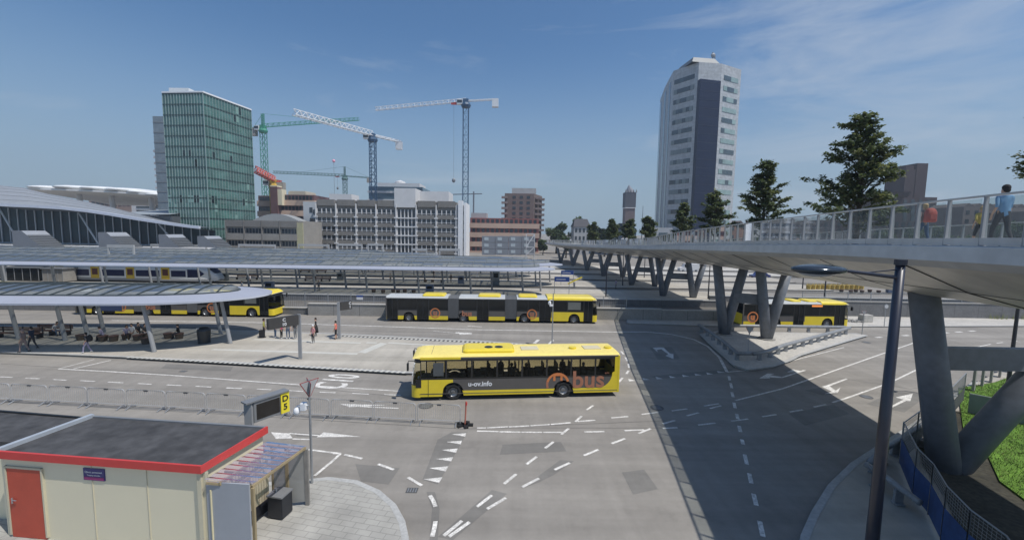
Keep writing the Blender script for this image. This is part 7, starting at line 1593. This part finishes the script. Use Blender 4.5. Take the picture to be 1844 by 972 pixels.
    for p in bm_.polygons:
        c = p.center; best = None
        for a, b, lb, r_ in segs:
            ab = b - a; u = max(0, min(1, (c - a).dot(ab) / max(ab.length_squared, 1e-9))); d_ = (c - (a + ab * u)).length - r_ * .6
            if best is None or d_ < best[0]: best = (d_, lb, u)
        p.material_index = idx[best[1]]
        p.use_smooth = True
    b = bpy.data.objects.new('body', bm_); COL.objects.link(b); b.parent = t
    hc = V[ht]; hb = MB(); hb.ball((hc.x - .018 * k, hc.y, hc.z - .01 * k), (.098 * k, .09 * k, .10 * k), 0, 14, 8); hb.v = [(x - .02 * k if z < hc.z - .03 * k and x > hc.x else x, y, z) for x, y, z in hb.v]
    hb.ball((hc.x - .05 * k, hc.y, hc.z - .07 * k), (.065 * k, .08 * k, .09 * k), 0, 10, 6); obj('hair' if not cap else 'cap', hb, cap or hair, t, True)
    if skirt: sk = MB(); sk.tube([(0, 0, L(1.0) * k), (0, 0, L(.75) * k), (.02, 0, .35 * k)], [.14 * k, .19 * k, .25 * k], 14); obj('skirt', sk, skirt, t, True)
    return t
def pat(x, y, zb=.15): b = G(x, y, zb); return (b.x, b.y, zb)
def backpack(loc, lab, m, rz=0, s=1, grp=None, cat='backpack'):
    t = thing(cat.replace(' ', '_'), lab, cat, loc, rz); m_ = MB(); m_.add([(x * .11 * s * k_, y * .16 * s * k_, z_ * s) for z_, k_ in ((-.25, .85), (-.2, 1), (.1, .95), (.2, .7), (.25, .4)) for x, y in ((-1, -.7), (-.7, -1), (.7, -1), (1, -.7), (1, .7), (.7, 1), (-.7, 1), (-1, .7))], [(8 * i_ + j_, 8 * i_ + (j_ + 1) % 8, 8 * i_ + 8 + (j_ + 1) % 8, 8 * i_ + 8 + j_) for i_ in range(4) for j_ in range(8)] + [tuple(range(8)), tuple(range(32, 40))]); obj('bag', m_, m, t, True); m_ = MB(); m_.box((-.11 * s, 0, -.06 * s), (.08 * s, .22 * s, .2 * s)); obj('pocket', m_, m, t, bevel=.02); return t
F_ = lambda d: R(d)
person('person in lime shirt and dark trousers standing beside a suitcase', pat(476, 607.5), F_(20), C_['lime'], C_['charcoal'], 1.75, skin=1)
person('person in olive jacket and jeans with hand raised, second in the waiting group', pat(496, 607.5), F_(10), C_['olive'], C_['jeans'], 1.76, armup=1, shoe=SHOE)
person('person in bright pink jacket and black leggings in the waiting group', pat(507, 609.5), F_(0), C_['pink'], C_['black'], 1.68, shoe=SHOE, hair=HAIR)
person('person in grey clothes partly behind the C 10 platform sign', pat(519, 610), F_(-80), C_['grey'], C_['jeans'], 1.72, shoe=SHOE)
person('person in dark clothes leaning behind the C 10 sign pole', pat(532, 610), F_(170), C_['charcoal'], C_['grey'], 1.72, lean=.15, shoe=SHOE)
person('person in long black dress and long dark hair between the two sign poles', pat(569, 605), F_(200), C_['black'], C_['black'], 1.72, skirt=C_['black'], shoe=SHOE)
person('person in rose top and pale head cover in front of the black dressed person', pat(564, 617.5), F_(250), C_['rose'], C_['charcoal'], 1.60, sleeves=True, hair=HAIRL, cap=C_['white'], shoe=SHOE, skirt=None)
person('person in coral shirt and black shorts beside the C 1 sign pole', pat(605, 610.5), F_(180), C_['coral'], C_['black'], 1.68, shorts=True, sleeves=False)
b_ = G(472, 608, .15); t = thing('suitcase', 'black upright suitcase standing at the edge of the canopy shadow', 'suitcase', (b_.x, b_.y, .15), .3); m_ = MB(); m_.bb(-.22, .22, -.13, .13, .06, .72); obj('case', m_, C_['black'], t, bevel=.03); m_ = MB(); m_.tube([(-.1, 0, .72), (-.1, 0, 1.0), (.1, 0, 1.0), (.1, 0, .72)], .012, 5); obj('handle', m_, STEEL, t); m_ = MB(); [m_.tube([(x, -.05, .04), (x, .05, .04)], .04, 8) for x in (-.16, .16)]; obj('wheel', m_, BLACK, t)
person('person in beige clothes and headscarf walking at the left under the near canopy', pat(44, 634), F_(185), C_['beige'], C_['beige'], 1.82, 'walk', cap=C_['beige'], shoe=SHOED)
person('person in navy jacket walking just behind the beige dressed one', pat(59, 628), F_(185), C_['navy'], C_['charcoal'], 1.80, 'walk')
person('person with black backpack and pale trousers walking left', pat(157, 635), F_(200), C_['charcoal'], C_['lav'], 1.60, 'walk', shoe=SHOE); p_ = pat(157, 635); backpack((p_[0] + .24, p_[1] + .05, 1.32), 'black backpack worn by the person with pale trousers', C_['black'], F_(200))
person('seated person in white and black looking down in the seated group', pat(228, 611), F_(-30), C_['lav'], C_['black'], 1.72, 'sit', lean=.25, shoe=SHOE)
person('seated person in white shirt and pale trousers beside the white and black one', pat(238, 608), F_(-70), C_['white'], C_['beige'], 1.70, 'sit', shoe=SHOE)
person('seated person in charcoal sweater at the back of the group', pat(250, 606), F_(-20), C_['charcoal'], C_['black'], 1.7, 'sit', hair=HAIR)
person('seated person in dark top with legs stretched to the right', pat(262, 608), F_(-10), C_['charcoal'], C_['white'], 1.7, 'sit', hair=HAIR)
person('lone person in black sitting on the stool near the litter container', pat(322.5, 609), F_(-160), C_['black'], C_['charcoal'], 1.7, 'sit', lean=.1)
person('crouched seated person with pale shoulders left of the low wide stool', pat(187, 613), F_(-150), C_['lav'], C_['black'], 1.65, 'sit', lean=.35)
person('person bent forward on the bench in white and blue clothes', pat(98, 604), F_(-10), C_['white'], C_['jeans'], 1.7, 'sit', lean=.6)
for i, (x, y, top, leg, lab, ps) in enumerate(((451, 512, 'white', 'black', 'tiny far person in white walking on the third platform', 'walk'), (436, 526, 'white', 'white', 'far person in white near the front of the second platform', 'stand'), (574, 524, 'grey', 'black', 'lone far person in grey standing on the second platform', 'stand'), (703, 508, 'grey', 'black', 'far person in grey and black behind the triple bus rear', 'stand'), (762, 498, 'charcoal', 'black', 'tiny far dark figure walking on the pale far platform', 'walk'), (781, 501, 'black', 'black', 'far person in black dress like coat on the pale platform', 'walk'), (796, 500, 'black', 'charcoal', 'far person in black right of the walking dark figures', 'stand'), (812, 509, 'charcoal', 'black', 'far seated like person beside the blue grey cabinet', 'stand'), (859, 500, 'white', 'white', 'tiny far person all in white beyond the second canopy', 'walk'), (1109, 520, 'lav', 'grey', 'tiny far person in pale clothes near the lamp post in bridge shade', 'stand'))):
    person(lab, pat(x, y), F_(200 + 40 * i), C_[top], C_[leg], 1.72, ps)
def bp(x, Y, o=None): v = ray(x, 430); return (v.x / v.y * Y, Y, edge_at(Y)[1] + .01)
person('man in light blue shirt and dark cap walking on the bridge at the right edge', bp(1801, 12.4), F_(75), C_['sky'], C_['charcoal'], 1.80, 'walk', cap=C_['black'], shoe=SHOE, sleeves=True)
person('child in yellow top and black shorts beside the man on the bridge', bp(1763, 13.0), F_(70), C_['yellow'], C_['black'], 1.22, 'walk', shorts=True, shoe=SHOE, hair=HAIRL)
person('woman in jeans with a red and tan backpack on the bridge', bp(1661, 17.2), F_(80), C_['beige'], C_['jeans'], 1.72, 'walk', shoe=SHOE, hair=HAIRL); p_ = bp(1661, 17.2)
backpack((p_[0] - .03, p_[1] - .26, p_[2] + 1.25), 'red and tan backpack worn by the woman on the bridge', mat('bag_red', (.40, .09, .07), .8, .15, 9), F_(80), 1.15)
for x, Y, tp, lg, lab in ((1243, 44, 'navy', 'jeans', 'person in navy jacket on the bridge left of the white shirted one'), (1250, 43, 'white', 'charcoal', 'person in white shirt on the bridge before the office tower foot'), (1263, 41, 'beige', 'grey', 'person in beige on the bridge just right of the white shirted one'), (1121, 76, 'white', 'grey', 'tiny far person in white on the bridge below the church tower'), (1128, 75, 'white', 'beige', 'tiny far person in pale clothes right of the tiny white one'), (1013, 118, 'white', 'navy', 'tiny person at the far end of the bridge'), (1343, 30, 'charcoal', 'charcoal', 'dark dressed person on the bridge behind the glass, left of the round tree')):
    x_, z_ = edge_at(Y); v = ray(x, 430); person(lab, (max(v.x / v.y * Y, x_ + .5), Y, z_ + .01), F_(80), C_[tp], C_[lg], 1.74, 'walk')
# ---------------------------------------------------------------- haze
hb = MB(); hb.bb(-700, 700, -40, 620, -1, 110)
ho = obj('haze', hb, WHITE); ho.data.materials.clear(); hm = bpy.data.materials.new('haze_air'); hm.use_nodes = True; t_ = hm.node_tree; t_.nodes.clear()
o_ = NN(t_, 'ShaderNodeOutputMaterial'); pv = NN(t_, 'ShaderNodeVolumePrincipled'); pv.inputs['Color'].default_value = (.82, .90, 1, 1); pv.inputs['Density'].default_value = .00042; pv.inputs['Anisotropy'].default_value = .3
t_.links.new(pv.outputs[0], o_.inputs['Volume']); ho.data.materials.append(hm); stuff(ho)
